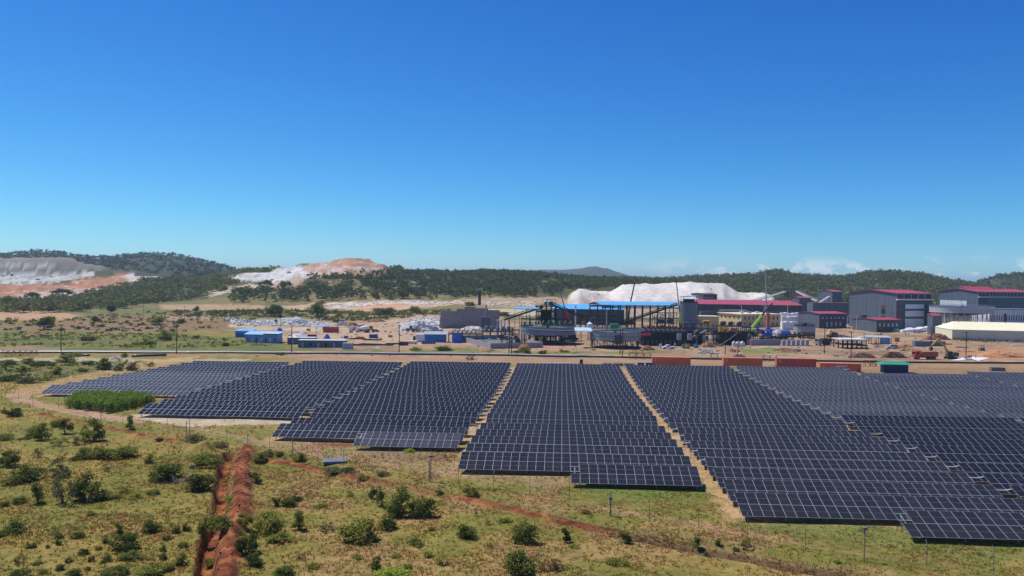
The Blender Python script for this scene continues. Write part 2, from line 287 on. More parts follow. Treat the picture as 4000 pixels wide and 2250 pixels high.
def terrain(X, Y):
    X = np.atleast_1d(np.asarray(X, float)); Y = np.atleast_1d(np.asarray(Y, float)); X, Y = np.broadcast_arrays(X, Y); X = X.copy(); Y = Y.copy()
    r = np.hypot(X, Y); az = np.abs(np.arctan2(X, Y)); Yd = np.where(az < .70, Y, r*math.cos(.70))     # depth used by the land forms; all round the camera
    cx = np.where(Y > 1, np.clip(2000 + F*X/np.maximum(Y, 1), -600, 4600), np.where(X > 0, 4600., -600.))
    zn = near_z(X, np.clip(Y, -60, 400)); z = zn
    far = Yd > 250
    if far.any():
        cf = np.clip(cx[far], _colx[0], _colx[-1]); Yf = Yd[far]
        tab = _cz.copy(); zf = np.zeros(cf.shape)
        for j in (0, 1):
            tab[:, j] = CZ - 24.064 - .65 - .01348*_cy[j] + .00705*np.clip((_colx - 2000)/F*_cy[j], -230, 230)
        ii = np.clip(np.searchsorted(_colx, cf) - 1, 0, len(_colx)-2); t = (cf - _colx[ii])/(_colx[ii+1]-_colx[ii]); t = t*t*(3-2*t)
        yc = np.clip(Yf, 255, 1500); jj = np.clip(np.searchsorted(_cy, yc) - 1, 0, len(_cy)-2); s = (yc - _cy[jj])/(_cy[jj+1]-_cy[jj])
        za = tab[ii, jj]*(1-s) + tab[ii, jj+1]*s; zb = tab[ii+1, jj]*(1-s) + tab[ii+1, jj+1]*s
        zf = za*(1-t) + zb*t - np.clip(Yf - 1500, 0, 9000)*.004
        base = zf.copy()
        for k, (xs, zs, a, b, c, d) in _mp.items():
            cxx = cx[far]; lo, hi = xs[0], xs[-1]
            zt = np.interp(cxx, xs, zs); e = sst(cxx, lo-1, lo+40)*(1 - sst(cxx, hi-40, hi+1)) if k not in ('forest_hill', 'far_right_hill', 'grey_dump') else 1.
            wgt = np.where(Yf < b, sst(Yf, a, b)*.45 + .55*np.clip((Yf-a)/(b-a), 0, 1), 1 - sst(Yf, c, d)); wgt = np.where(Yf < a, 0, wgt)
            zf = np.maximum(zf, base + np.maximum(zt - base, 0)*wgt*e)
        bl = sst(Yf, 255, 300); x_, y_ = X[far], Y[far]
        zz = zn[far]*(1-bl) + zf*bl
        rough = sst(Yf, 290, 420)
        zz = zz + rough*((fbm(x_/23, y_/23, 3, 11) - .5)*1.5 + (fbm(x_/6, y_/6, 2, 15)-.5)*.5)
        quarry = sst(Yf, 760, 860)*(1-sst(Yf, 1500, 1700))*(1 - sst(cx[far], 1500, 1700))
        zz = zz + quarry*((fbm(x_/30, y_/30, 4, 21) - .5)*6 + (fbm(x_/9, y_/14, 3, 22) - .5)*4)
        st_ = 7.0; fr = zz/st_ - np.floor(zz/st_); zz = zz + quarry*.75*st_*(sst(fr, .55, .95) - fr)*(zz > -12)
        hw = np.clip((zf - base)/6, 0, 1)*(Yf > 595)*(Yf < 870)*(cx[far] > 2180)*(cx[far] < 3070)
        zz = zz + hw*((fbm(x_/14, y_/30, 4, 25) - .5)*5 + (fbm(x_/4, y_/6, 2, 27) - .5)*1.6)
        z = z.copy(); z[far] = zz
    nr = (Y > 40) & (Y < 330) & (np.abs(X) < 260)
    if nr.any():
        x_, y_ = X[nr], Y[nr]; zz = z[nr].copy()
        zz += (fbm(x_/7, y_/7, 3, 31) - .5)*.22
        d, s, al = dline(x_, y_, LINES['berm']); zz += np.exp(-(d/.8)**2)*(.25 + .25*fbm(al/2.2, al*0, 2, 3)) + np.exp(-((x_-LINES['berm'][-1][0])**2 + (y_-LINES['berm'][-1][1])**2)/2.2)*.9
        zz -= np.exp(-((d - 2.2)/1.1)**2)*(s < 0)*.35
        d, s, al = dline(x_, y_, LINES['berm2']); zz += np.exp(-(d/.85)**2)*(.32 + .35*fbm(al/2.0, al*0, 2, 5))*(1 - sst(al, 52, 60)) - np.exp(-(d/.8)**2)*.5*sst(al, 54, 62)
        zz -= np.exp(-((d - 2.6)/1.2)**2)*(s < 0)*.4
        d, s, al = dline(x_, y_, LINES['ridge']); zz += np.exp(-(np.maximum(0, d + (fbm(x_/1.7, y_/1.7, 2, 45)-.5)*.9)/1.05)**2.0)*(.95 + .6*(fbm(al/2.6, al*0, 2, 7) - .5)*2) + np.exp(-(d/1.4)**2)*((fbm(x_/.9, y_/.9, 2, 41)-.5)*.5 + (fbm(x_/.35, y_/.35, 2, 43)-.5)*.35)
        d, s, al = dline(x_, y_, LINES['trench']); zz -= np.exp(-(d/.8)**6)*1.5
        z = z.copy() if not far.any() else z; z[nr] = zz
    return z
_ys = np.geomspace(48, 3200, 2600)
def G(px, py):
    """point of the ground seen at a photo pixel"""
    d = ray(px, py); X = d[0]/d[1]*_ys; Z = CZ + d[2]/d[1]*_ys; t = terrain(X, _ys); i = np.argmax(Z < t)
    if not (Z < t).any(): i = len(_ys) - 1
    if i > 0:
        a = Z[i-1]-t[i-1]; b = t[i]-Z[i]; f = a/(a+b+1e-9); Y = _ys[i-1] + (_ys[i]-_ys[i-1])*f
    else: Y = _ys[0]
    return Vector((d[0]/d[1]*Y, Y, float(terrain(d[0]/d[1]*Y, Y)[0])))
def gz(x, y): return float(terrain(x, y)[0])
def atY(px, Y):
    """ground point below photo column px at depth Y"""
    x = (px - 2000)/F*Y
    return Vector((x, Y, gz(x, Y)))
def hpy(py, Y, px=2000):
    """height (world z) seen at photo row py at depth Y"""
    d = ray(px, py); return CZ + d[2]/d[1]*Y
# ================================================================== the ground: one sheet out to the horizon
BLOCKS = {   # u of the left end, rows (top edge v), half tables in front (v)
 'A': (-116.0, [175.5, 181, 186.7, 192.2, 197.7, 202.7, 208, 213.4, 218.8, 224.5, 231, 237.5], []),
 'B': (-79.75, [150.0, 156.0, 161.6, 167.6, 173, 178.3, 183.8, 189.8, 195.7, 201.5, 207.5, 214.5, 220.8, 228.2, 235.3, 242.5], []),
 'C': (-46.65, [130.6, 137.3, 149.8, 156.1, 162.6, 169, 174.8, 181, 188.3, 195.3, 201.8, 208.2, 215, 221.8, 228.5, 234.3, 239.9, 245.5], [124.4]),
 'D': (-13.55, [110.0, 116.2, 122.6, 128.9, 136.2, 148.4, 154.6, 160.6, 167.6, 173.8, 180.6, 187.5, 193.9, 200.8, 207.8, 214.5, 221, 227.6, 233.1, 239.2, 244.5], [103.6]),
 'E': (19.55, [90.7, 96.8, 103, 109.2, 115.4, 121.7, 128, 134.8, 147.2, 153.6, 159.6, 166.4, 172.6, 179.4, 186.4, 193, 200, 207, 213.8, 220.4, 227, 232.6, 238.6, 244.2], [84.8]),
 'F': (52.55, [84.6, 90.6, 96.7, 102.9, 109, 115.2, 121.4, 127.7, 134.4, 146.8, 153.4, 159.4, 166.2, 172.4, 179.2, 186.2, 192.8, 199.8, 206.8, 213.6, 220.2, 226.8, 232.4, 238.4, 244], []),
 'G': (84.6, [115, 121.2, 127.5, 134.2, 146.6, 153.2, 159.2, 166, 172.2, 179, 186, 192.6, 199.6, 206.6, 213.4, 220, 226.6, 232.2], []),
 'H': (116.6, [159, 165.8, 172, 178.8, 185.8, 192.4, 199.4, 206.4, 213.2, 219.8, 226.4, 232, 238], [])}
MP = 1.154
def inpoly(px, py, poly):
    x = np.array([p[0] for p in poly], float); y = np.array([p[1] for p in poly], float); n = len(poly); r = np.zeros(px.shape, bool); j = n-1
    for i in range(n):
        c = ((y[i] > py) != (y[j] > py)) & (px < (x[j]-x[i])*(py-y[i])/(y[j]-y[i]+1e-12) + x[i]); r ^= c; j = i
    return r
azs = np.concatenate([np.linspace(-180, -40, 36)[:-1], np.linspace(-40, 40, 560), np.linspace(40, 180, 36)[1:-1]])
rs = np.concatenate([np.geomspace(2, 52, 22)[:-1], np.geomspace(52, 130, 300)[:-1], np.geomspace(130, 1500, 330)[:-1], np.geomspace(1500, 14000, 70)])
A_, R_ = np.meshgrid(np.radians(azs), rs); GX = (R_*np.sin(A_)).ravel(); GY = (R_*np.cos(A_)).ravel(); GZ = terrain(GX, GY)
na, nr_ = len(azs), len(rs)
i0 = (np.arange(nr_-1)[:, None]*na + np.arange(na)[None, :]); j1 = (np.arange(nr_-1)[:, None]*na + ((np.arange(na)+1) % na)[None, :])
faces = np.stack([i0, j1, j1+na, i0+na], -1).reshape(-1, 4)
gpx, gpy = project(GX, GY, GZ); gpx = np.where(GY < 20, -9999, gpx)
GDA = np.radians(80/559); cellA = R_.ravel()**2 * GDA * .0073
COL = np.zeros((len(GX), 3)); GR = np.zeros(len(GX))       # albedo of the ground, share of grass
n1_ = fbm(GX/19, GY/19, 4, 51); n2_ = fbm(GX/5, GY/5, 4, 61); n3_ = fbm(GX/2.0, GY/2.0, 3, 71)
C3 = lambda *c: np.array(c)
straw, green, olive, soil = C3(.275, .19, .056), C3(.128, .134, .029), C3(.19, .163, .038), C3(.345, .175, .08)
m = sst(n1_ + .35*(n2_-.5), .40, .62)[:, None]; COL[:] = olive*(1-m) + straw*m
m = (sst(n2_*.6 + n1_*.4, .54, .66)*.75)[:, None]; COL = COL*(1-m) + green*m
m = (sst(n3_*.45 + n2_*.55, .56, .68)*.55)[:, None]; COL = COL*(1-m) + soil*m; GR[:] = 1
wm = sst(gpx + 300*(n1_-.5), 900, 1300)*(GY < 300)*(gpx > 0); m = (wm*sst(n2_*.6+n1_*.4, .44, .58)*.5)[:, None]; COL = COL*(1-m) + C3(.36, .215, .105)*m
Yg = GY; hi = (GY > 270) & (gpx > -5000)
mix = np.where(hi, sst(gpx + 260*(n1_-.5), 900, 1300), 0)[:, None]
COL = COL*(1-mix) + (C3(.30, .195, .115)*(.55+.9*n1_[:, None]))*mix; GR *= 1 - mix[:, 0]*.8
far = (GY > 560) | (GX**2+GY**2 > 700**2); COL[far] = (C3(.095, .092, .034)*(.7+.6*n1_[:, None]))[far]
ml = far & (GY < 800) & (gpx < 2100); COL[ml] = ((C3(.22, .165, .075)*(1-m_[:, None]) + C3(.13, .135, .042)*m_[:, None]))[ml] if (m_ := sst(n1_*.5+n2_*.5, .40, .60)) is not None else 0
u_ = GX*UD[0] + GY*UD[1]; v_ = GX*VD[0] + GY*VD[1]
und = np.zeros(len(GX))
for k, (u0, rows, half) in BLOCKS.items():
    e = sst(u_, u0-2.5, u0-.5)*(1-sst(u_, u0+32, u0+33.6))*sst(v_, min(rows)-6.5, min(rows)-4)*(1-sst(v_, max(rows)+3, max(rows)+8)); und = np.maximum(und, e)
und *= .55 + .45*sst(n3_, .35, .55); mix = und[:, None]; COL = COL*(1-mix) + (C3(.42, .27, .135)*(.8+.4*n2_[:, None]))*mix; GR *= 1-.7*und
REG = [  # albedo, strength, edge jitter in pixels, noise break-up, polygon (photo pixels on the ground), grass share
 ((.115, .135, .040), .85, 14, .5, [(-400, 1298), (300, 1296), (700, 1302), (1000, 1318), (1130, 1345), (1330, 1366), (1700, 1372), (1700, 1380), (-400, 1372)], 1),
 ((.33, .2, .12), .7, 6, .3, [(-400, 1352), (120, 1350), (260, 1362), (180, 1376), (-400, 1378)], .2),
 ((.22, .13, .075), .85, 10, .3, [(200, 1262), (350, 1240), (620, 1232), (900, 1240), (960, 1262), (880, 1288), (600, 1298), (330, 1294), (-400, 1292), (-400, 1270)], .2),
 ((.46, .28, .16), .95, 8, .25, [(-400, 1222), (150, 1215), (320, 1228), (250, 1250), (-400, 1258)], 0),
 ((.42, .28, .17), .9, 6, .3, [(620, 1190), (1000, 1190), (1100, 1200), (900, 1212), (640, 1212)], .1),
 ((.35, .24, .15), .8, 5, .3, [(620, 1240), (700, 1226), (760, 1235), (860, 1230), (830, 1250), (650, 1250)], 0),
 ((.43, .44, .45), .95, 6, .5, [(880, 1240), (960, 1250), (1060, 1246), (1150, 1238), (1230, 1252), (1300, 1266), (1290, 1276), (1000, 1272), (900, 1264)], 0),
 ((.43, .305, .195), .95, 8, .25, [(1085, 1290), (1220, 1272), (1330, 1270), (1560, 1250), (1720, 1232), (1770, 1280), (1800, 1335), (1560, 1350), (1380, 1350), (1220, 1340), (1110, 1330)], 0),
 ((.5, .38, .26), .9, 6, .2, [(880, 1268), (1100, 1276), (1300, 1285), (1330, 1297), (1100, 1292), (900, 1280)], 0),
 ((.42, .3, .19), .9, 6, .2, [(1530, 1250), (1600, 1233), (1700, 1228), (1720, 1240), (1640, 1252), (1560, 1262)], 0),
 ((.56, .56, .555), .95, 6, .5, [(1550, 1270), (1600, 1250), (1660, 1240), (1725, 1240), (1725, 1288), (1640, 1298), (1575, 1292)], 0),
 ((.52, .36, .25), .9, 8, .5, [(1080, 1202), (1250, 1180), (1500, 1172), (1790, 1172), (1850, 1185), (1700, 1197), (1560, 1210), (1450, 1216), (1300, 1211), (1150, 1209)], 0),
 ((.55, .29, .17), .8, 6, .4, [(1400, 1195), (1560, 1185), (1600, 1200), (1500, 1214), (1420, 1212)], 0),
 ((.6, .55, .5), .8, 5, .7, [(1270, 1186), (1500, 1176), (1800, 1176), (1800, 1184), (1500, 1188), (1300, 1205)], 0),
 ((.40, .28, .18), .9, 8, .3, [(1790, 1168), (2000, 1160), (2200, 1162), (2280, 1196), (2100, 1206), (1900, 1198)], 0),
 ((.55, .45, .36), .8, 5, .8, [(1880, 1178), (2080, 1178), (2090, 1196), (1900, 1192)], 0),
 ((.25, .25, .06), .8, 5, .5, [(1900, 1196), (2160, 1200), (2150, 1212), (1900, 1206)], .8),
 ((.5, .43, .33), .9, 5, .2, [(1880, 1206), (2100, 1212), (2150, 1232), (2000, 1232), (1900, 1220)], 0),
 ((.50, .49, .48), .95, 6, .5, [(-400, 1074), (180, 1066), (420, 1062), (330, 1086), (150, 1110), (-400, 1112)], 0),
 ((.43, .19, .10), .95, 9, .35, [(-400, 1116), (200, 1110), (420, 1078), (520, 1062), (620, 1072), (560, 1096), (420, 1122), (300, 1138), (150, 1165), (-400, 1152)], 0),
 ((.52, .42, .36), .85, 6, .6, [(60, 1150), (220, 1132), (400, 1124), (390, 1140), (260, 1158), (90, 1168)], 0),
 ((.55, .52, .5), .9, 5, .4, [(470, 1080), (560, 1060), (660, 1056), (700, 1066), (600, 1085), (500, 1100)], 0),
 ((.20, .19, .16), .95, 4, .2, [(-400, 995), (290, 1004), (340, 1030), (430, 1040), (430, 1056), (300, 1062), (-400, 1072)], 0),
 ((.56, .54, .51), .8, 4, .5, [(-400, 1034), (160, 1034), (260, 1042), (150, 1050), (-400, 1052)], 0),
 ((.42, .21, .12), .9, 5, .3, [(680, 1072), (740, 1056), (860, 1050), (910, 1062), (860, 1074), (760, 1078)], 0),
 ((.60, .60, .60), .95, 8, .35, [(900, 1090), (940, 1068), (1000, 1060), (1060, 1048), (1180, 1036), (1250, 1048), (1210, 1080), (1110, 1094), (1020, 1100)], 0),
 ((.44, .25, .16), .95, 8, .35, [(1170, 1052), (1229, 1020), (1310, 1008), (1345, 995), (1430, 1004), (1540, 1036), (1650, 1064), (1560, 1062), (1450, 1072), (1330, 1080), (1230, 1080)], 0),
 ((.56, .45, .38), .7, 6, .7, [(1210, 1050), (1330, 1040), (1470, 1050), (1420, 1066), (1250, 1076)], 0),
 ((.48, .36, .25), .95, 5, .15, [(890, 1138), (1000, 1112), (1110, 1094), (1210, 1078), (1216, 1084), (1130, 1106), (1030, 1126), (920, 1146)], 0),
 ((.42, .30, .22), .9, 6, .3, [(1050, 1112), (1170, 1096), (1180, 1122), (1140, 1138), (1070, 1134)], 0),
 ((.50, .39, .28), .9, 6, .2, [(780, 1150), (880, 1120), (1000, 1108), (1000, 1126), (900, 1140), (820, 1158)], 0),
 ((.25, .2, .09), .7, 8, .4, [(1370, 1076), (1470, 1070), (1500, 1084), (1440, 1120), (1390, 1106)], .6),
 ((.30, .24, .10), .7, 6, .4, [(1380, 1150), (1460, 1148), (1500, 1168), (1400, 1172)], .6),
 ((.48, .27, .16), .7, 5, .3, [(2010, 1340), (2090, 1335), (2200, 1360), (2300, 1372), (2200, 1380), (2000, 1370)], 0),
 ((.15, .17, .05), .8, 6, .5, [(1600, 1362), (1790, 1358), (1900, 1368), (2300, 1372), (2560, 1366), (2620, 1376), (2300, 1386), (1600, 1378)], 1),
 ((.14, .19, .045), .85, 5, .3, [(2890, 1362), (3020, 1358), (3110, 1366), (3080, 1380), (2900, 1382)], 1),
 ((.20, .12, .07), .8, 6, .3, [(3320, 1376), (3480, 1368), (3560, 1380), (3560, 1396), (3330, 1398)], 0),
 ((.18, .10, .06), .85, 6, .3, [(3400, 1345), (3580, 1352), (3560, 1362), (3420, 1360)], 0),
 ((.44, .22, .10), .95, 6, .2, [(3740, 1366), (4400, 1360), (4400, 1404), (3900, 1402), (3760, 1396)], 0),
 ((.34, .16, .09), .95, 5, .25, [(3590, 1322), (3660, 1304), (3720, 1286), (3725, 1324), (3650, 1330)], 0),
 ((.26, .2, .09), .7, 5, .3, [(3720, 1326), (3900, 1332), (4400, 1340), (4400, 1348), (3800, 1342)], .8),
 ((.75, .74, .72), .95, 4, .15, [(3520, 1296), (3600, 1276), (3740, 1254), (3740, 1284), (3640, 1300), (3560, 1302)], 0),
 ((.72, .72, .72), .9, 4, .2, [(3040, 1230), (3120, 1215), (3125, 1280), (3052, 1280)], 0),
 ((.33, .20, .12), .9, 10, .35, [(-300, 1384), (900, 1382), (2000, 1392), (2600, 1404), (4400, 1420), (4400, 1486), (3300, 1466), (2900, 1440), (2400, 1424), (1600, 1408), (800, 1390)], .25),
 ((.42, .34, .25), .8, 8, .3, [(-300, 1402), (300, 1396), (620, 1402), (1000, 1404), (900, 1416), (640, 1414), (250, 1412), (-300, 1412)], .1),
 ((.14, .155, .05), .8, 12, .45, [(-300, 1410), (250, 1412), (560, 1412), (460, 1440), (330, 1462), (120, 1492), (-300, 1505)], 1),
 ((.45, .29, .13), .9, 6, .25, [(20, 1545), (70, 1512), (170, 1498), (330, 1458), (520, 1422), (680, 1396), (790, 1392), (660, 1424), (520, 1450), (300, 1496), (130, 1540), (115, 1556)], .3),
 ((.47, .30, .18), .95, 5, .15, [(22, 1548), (60, 1530), (110, 1540), (120, 1558), (210, 1582), (320, 1600), (460, 1622), (560, 1636), (560, 1652), (430, 1644), (280, 1620), (110, 1582), (40, 1566)], 0),
 ((.56, .45, .31), .95, 5, .15, [(500, 1622), (560, 1612), (1160, 1636), (1150, 1660), (900, 1662), (740, 1668), (600, 1650)], 0),
 ((.45, .29, .17), .6, 8, .5, [(680, 1652), (900, 1690), (1100, 1740), (1300, 1775), (1560, 1800), (1800, 1840), (1810, 1860), (1500, 1824), (1200, 1780), (950, 1720), (740, 1675)], .3),
 ((.24, .085, .045), .9, 5, .2, [(1165, 1737), (1250, 1724), (1390, 1734), (1360, 1752), (1210, 1752)], 0),
 ((.38, .25, .14), .65, 10, .5, [(880, 1700), (1060, 1714), (1380, 1752), (1780, 1770), (1800, 1830), (2230, 1860), (2240, 1905), (2050, 1905), (1700, 1856), (1450, 1806), (1250, 1782), (1000, 1745)], .4),
 ((.22, .16, .095), .7, 6, .3, [(1400, 1765), (1500, 1755), (1760, 1772), (1740, 1795), (1480, 1790)], .3),
 ((.17, .215, .045), .85, 8, .5, [(2240, 1905), (2740, 1918), (2800, 1940), (2640, 1960), (2480, 1948), (2290, 1930)], 1),
 ((.21, .22, .06), .7, 12, .4, [(2880, 2026), (3560, 2062), (3620, 2118), (4100, 2140), (4300, 2200), (3800, 2190), (3300, 2110), (2900, 2070)], 1),
 ((.40, .24, .13), .6, 8, .5, [(2180, 1945), (2400, 1985), (2800, 2050), (3200, 2130), (3600, 2190), (3560, 2200), (3100, 2130), (2700, 2060), (2300, 1985)], .3),
]
jx = (fbm(GX/3.1, GY/3.1, 3, 81) - .5)*2; jy = (fbm(GX/3.1+50, GY/3.1, 3, 91) - .5)*2
jxf = (fbm(GX/14, GY/14, 3, 83) - .5)*2; jyf = (fbm(GX/14+50, GY/14, 3, 93) - .5)*2
fm = GY > 300; jx = np.where(fm, jxf, jx); jy = np.where(fm, jyf, jy)
br = np.where(fm, fbm(GX/8, GY/8, 3, 101), fbm(GX/1.6, GY/1.6, 3, 103))
for col, st, jit, brk, poly, gsh in REG:
    x0 = min(p[0] for p in poly) - 40; x1 = max(p[0] for p in poly) + 40; y0 = min(p[1] for p in poly) - 20; y1 = max(p[1] for p in poly) + 20
    s_ = np.where((gpx > x0) & (gpx < x1) & (gpy > y0) & (gpy < y1))[0]
    if not len(s_): continue
    ins = inpoly(gpx[s_] + jx[s_]*jit*3.0, gpy[s_] + jy[s_]*jit*.9, poly); s_ = s_[ins]
    a = (st*(1 - brk*sst(br[s_], .42, .66)))[:, None]; COL[s_] = COL[s_]*(1-a) + (C3(*col)*(.82+.36*n2_[s_][:, None])*np.where(GY[s_] < 260, .78, .95)[:, None])*a; GR[s_] = GR[s_]*(1-a[:, 0]) + gsh*a[:, 0]
wk = (GY > 285) & (GY < 600) & (gpx > 1000); wn_ = fbm(GX/17, GY/30, 4, 141); w2_ = fbm(GX/5, GY/9, 3, 143)
a = (sst(wn_*.6+w2_*.4, .50, .64)*.6*wk*(GR < .6))[:, None]; COL = COL*(1-a) + C3(.17, .105, .062)*a
a = (sst(w2_*.7+wn_*.3, .56, .68)*.5*wk*(GR < .6))[:, None]; COL = COL*(1-a) + C3(.46, .36, .25)*a
# tailings heap and forest floors by their own relief
_m = _mp.pop('tailings_heap'); gz0 = terrain(GX, GY); _mp['tailings_heap'] = _m
hp = (GZ - gz0 > .5) & (GY > 590) & (GY < 900); wv = fbm(GX/12, GY/40, 4, 111)
tl = sst(GZ - gz0 + 10*(wv-.5), 4, 15)[:, None]; COL[hp] = ((C3(.33, .255, .185)*(1-tl) + C3(.56, .52, .475)*tl)*(.70+.6*wv[:, None]))[hp]; GR[hp] = 0
vf = (GX**2+GY**2 > 1350**2) & ~((gpx < 520) & (GY < 1460)); COL[vf] = (C3(.05, .06, .028)*(.7+.6*n1_[:, None]))[vf]
mq = (gpx < 480) & (gpy < 1034) & (GY > 1225) & (GY < 1450); COL[mq] = (C3(.215, .185, .15)*(.85+.3*wv[:, None]))[mq]
qz = (gpx < 1680) & (gpy < 1150) & (GY > 760) & (GY < 1230) & (GR < .25); qn = fbm(GX/26, GZ/2.2 + GY/60, 4, 131); q2 = fbm(GX/11, GY/11, 3, 133)
for lo_, hi_, cc in ((.30, .44, C3(.26, .16, .11)), (.52, .60, C3(.47, .25, .14)), (.60, .72, C3(.60, .57, .54))):
    a = (sst(qn, lo_, (lo_+hi_)/2)*(1 - sst(qn, (lo_+hi_)/2, hi_))*sst(q2, .35, .55)*.75)[:, None]*qz[:, None]; COL = COL*(1-a) + cc*a
dl = {k: dline(GX, GY, P) for k, P in LINES.items()}; nearm = (GY > 40) & (GY < 330)
red, redl, redd = C3(.185, .054, .021), C3(.34, .135, .055), C3(.095, .030, .014)
rn = fbm(GX/1.3, GY/1.3, 3, 121)[:, None]; rc = np.where(rn > .5, red + (redl-red)*np.clip((rn-.5)*4, 0, 1), red + (redd-red)*np.clip((.5-rn)*4, 0, 1))
for k, wd in (('berm', 1.0), ('berm2', 1.05), ('ridge', 1.35), ('trench', .95)):
    d, s, al = dl[k]; a = (1 - sst(d + .5*(n3_-.5), wd*.6, wd*1.15))*nearm
    if k == 'berm2':
        a *= 1 - .75*sst(al, 52, 62); a *= .55 + .45*sst(vnoise(al/3.5, al*0, 5), .25, .45)
    if k == 'berm': a *= .3 + .7*sst(vnoise(al/4, al*0, 9), .3, .5)
    if k == 'trench': a *= .95
    a = a[:, None]; COL = COL*(1-a) + rc*a; GR *= 1-a[:, 0]
d, s, al = dl['berm2']; a = ((1 - sst(d + .8*(n3_-.5), .6, 1.6))*sst(al, 52, 60)*nearm*.85)[:, None]; COL = COL*(1-a) + C3(.115, .068, .04)*a
a = (np.exp(-((d-2.6)/1.1)**2)*(s < 0)*nearm*.45)[:, None]; COL = COL*(1-a) + C3(.15, .125, .05)*a
gm = bpy.data.materials.new('ground'); gm.use_nodes = True; t = gm.node_tree; N = t.nodes; Lk = t.links; b = N['Principled BSDF']; b.inputs['Roughness'].default_value = .95; b.inputs['Specular IOR Level'].default_value = .12
at = N.new('ShaderNodeAttribute'); at.attribute_name = 'Col'; co = N.new('ShaderNodeTexCoord')
def nz(sc, det=5, ro=.65):
    n = N.new('ShaderNodeTexNoise'); n.inputs['Scale'].default_value = sc; n.inputs['Detail'].default_value = det; n.inputs['Roughness'].default_value = ro; Lk.new(co.outputs['Object'], n.inputs[0]); return n.outputs['Fac']
def mr(src, a, b_, c, d):
    n = N.new('ShaderNodeMapRange'); n.clamp = True
    for i, v in enumerate((a, b_, c, d)): n.inputs[i+1].default_value = v
    Lk.new(src, n.inputs[0]); return n.outputs[0]
def mul(a, b_):
    n = N.new('ShaderNodeMath'); n.operation = 'MULTIPLY'; Lk.new(a, n.inputs[0]); Lk.new(b_, n.inputs[1]); return n.outputs[0]
f = mul(mul(mr(nz(1.7, 6, .75), .3, .7, .76, 1.24), mr(nz(.31, 4), .3, .7, .82, 1.18)), mr(nz(6.5, 4, .8), .3, .7, .78, 1.22))
sc = N.new('ShaderNodeVectorMath'); sc.operation = 'SCALE'; Lk.new(at.outputs['Color'], sc.inputs[0]); Lk.new(f, sc.inputs['Scale'])
tint = N.new('ShaderNodeMix'); tint.data_type = 'RGBA'; tint.blend_type = 'MULTIPLY'; Lk.new(mul(mr(nz(.9, 5, .7), .45, .65, 0, 1), at.outputs['Alpha']), tint.inputs[0]); Lk.new(sc.outputs[0], tint.inputs[6]); tint.inputs[7].default_value = (.62, .82, .6, 1)
Lk.new(tint.outputs[2], b.inputs['Base Color'])
bp = N.new('ShaderNodeBump'); bp.inputs['Strength'].default_value = .5; bp.inputs['Distance'].default_value = .25; Lk.new(nz(3.2, 8, .8), bp.inputs['Height']); Lk.new(bp.outputs[0], b.inputs['Normal'])
me = mesh_np('ground', np.c_[GX, GY, GZ], faces, gm)
ca = me.color_attributes.new('Col', 'FLOAT_COLOR', 'POINT'); ca.data.foreach_set('color', np.c_[np.clip(COL, 0, 1), GR].astype(np.float32).ravel())
me.polygons.foreach_set('use_smooth', np.ones(len(faces), bool))
tag(link('ground', me), kind='structure')
# ================================================================== the solar field
alu = mat('aluminium_frame', (.38, .40, .43), .45, .3, .06)
galv = mat('galvanised_steel', (.42, .44, .46), .5, .6, .12)
def glass(name, col, spec, rough):
    m = bpy.data.materials.new(name); m.use_nodes = True; t = m.node_tree; N = t.nodes; Lk = t.links; b = N['Principled BSDF']
    co = N.new('ShaderNodeTexCoord'); oi = N.new('ShaderNodeObjectInfo'); sp = N.new('ShaderNodeSeparateXYZ'); Lk.new(co.outputs['Object'], sp.inputs[0])
    def line(src, pitch, wd):     # thin conductor lines between the cells
        a = N.new('ShaderNodeMath'); a.operation = 'PINGPONG'; a.inputs[1].default_value = pitch/2; Lk.new(src, a.inputs[0])
        c = N.new('ShaderNodeMath'); c.operation = 'LESS_THAN'; c.inputs[1].default_value = wd; Lk.new(a.outputs[0], c.inputs[0]); return c.outputs[0]
    l1 = line(sp.outputs['X'], .189, .006)
    nz = N.new('ShaderNodeTexNoise'); nz.inputs['Scale'].default_value = .35; Lk.new(co.outputs['Object'], nz.inputs[0])
    v = N.new('ShaderNodeMapRange'); v.inputs[3].default_value = .8; v.inputs[4].default_value = 1.2; Lk.new(oi.outputs['Random'], v.inputs[0])
    sc = N.new('ShaderNodeVectorMath'); sc.operation = 'SCALE'; sc.inputs[0].default_value = col; Lk.new(v.outputs[0], sc.inputs['Scale'])
    mx = N.new('ShaderNodeMix'); mx.data_type = 'RGBA'; Lk.new(l1, mx.inputs[0]); Lk.new(sc.outputs[0], mx.inputs[6]); mx.inputs[7].default_value = (.11, .115, .125, 1)
    Lk.new(mx.outputs[2], b.inputs['Base Color']); b.inputs['Roughness'].default_value = rough; b.inputs['Specular IOR Level'].default_value = spec; b.inputs['IOR'].default_value = 1.5
    MATS[name] = m; return m
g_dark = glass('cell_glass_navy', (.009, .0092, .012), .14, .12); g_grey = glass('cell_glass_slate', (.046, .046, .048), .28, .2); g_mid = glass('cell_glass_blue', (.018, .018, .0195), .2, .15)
MW, ML_, MT, FR = 1.134, 2.278, .035, .021
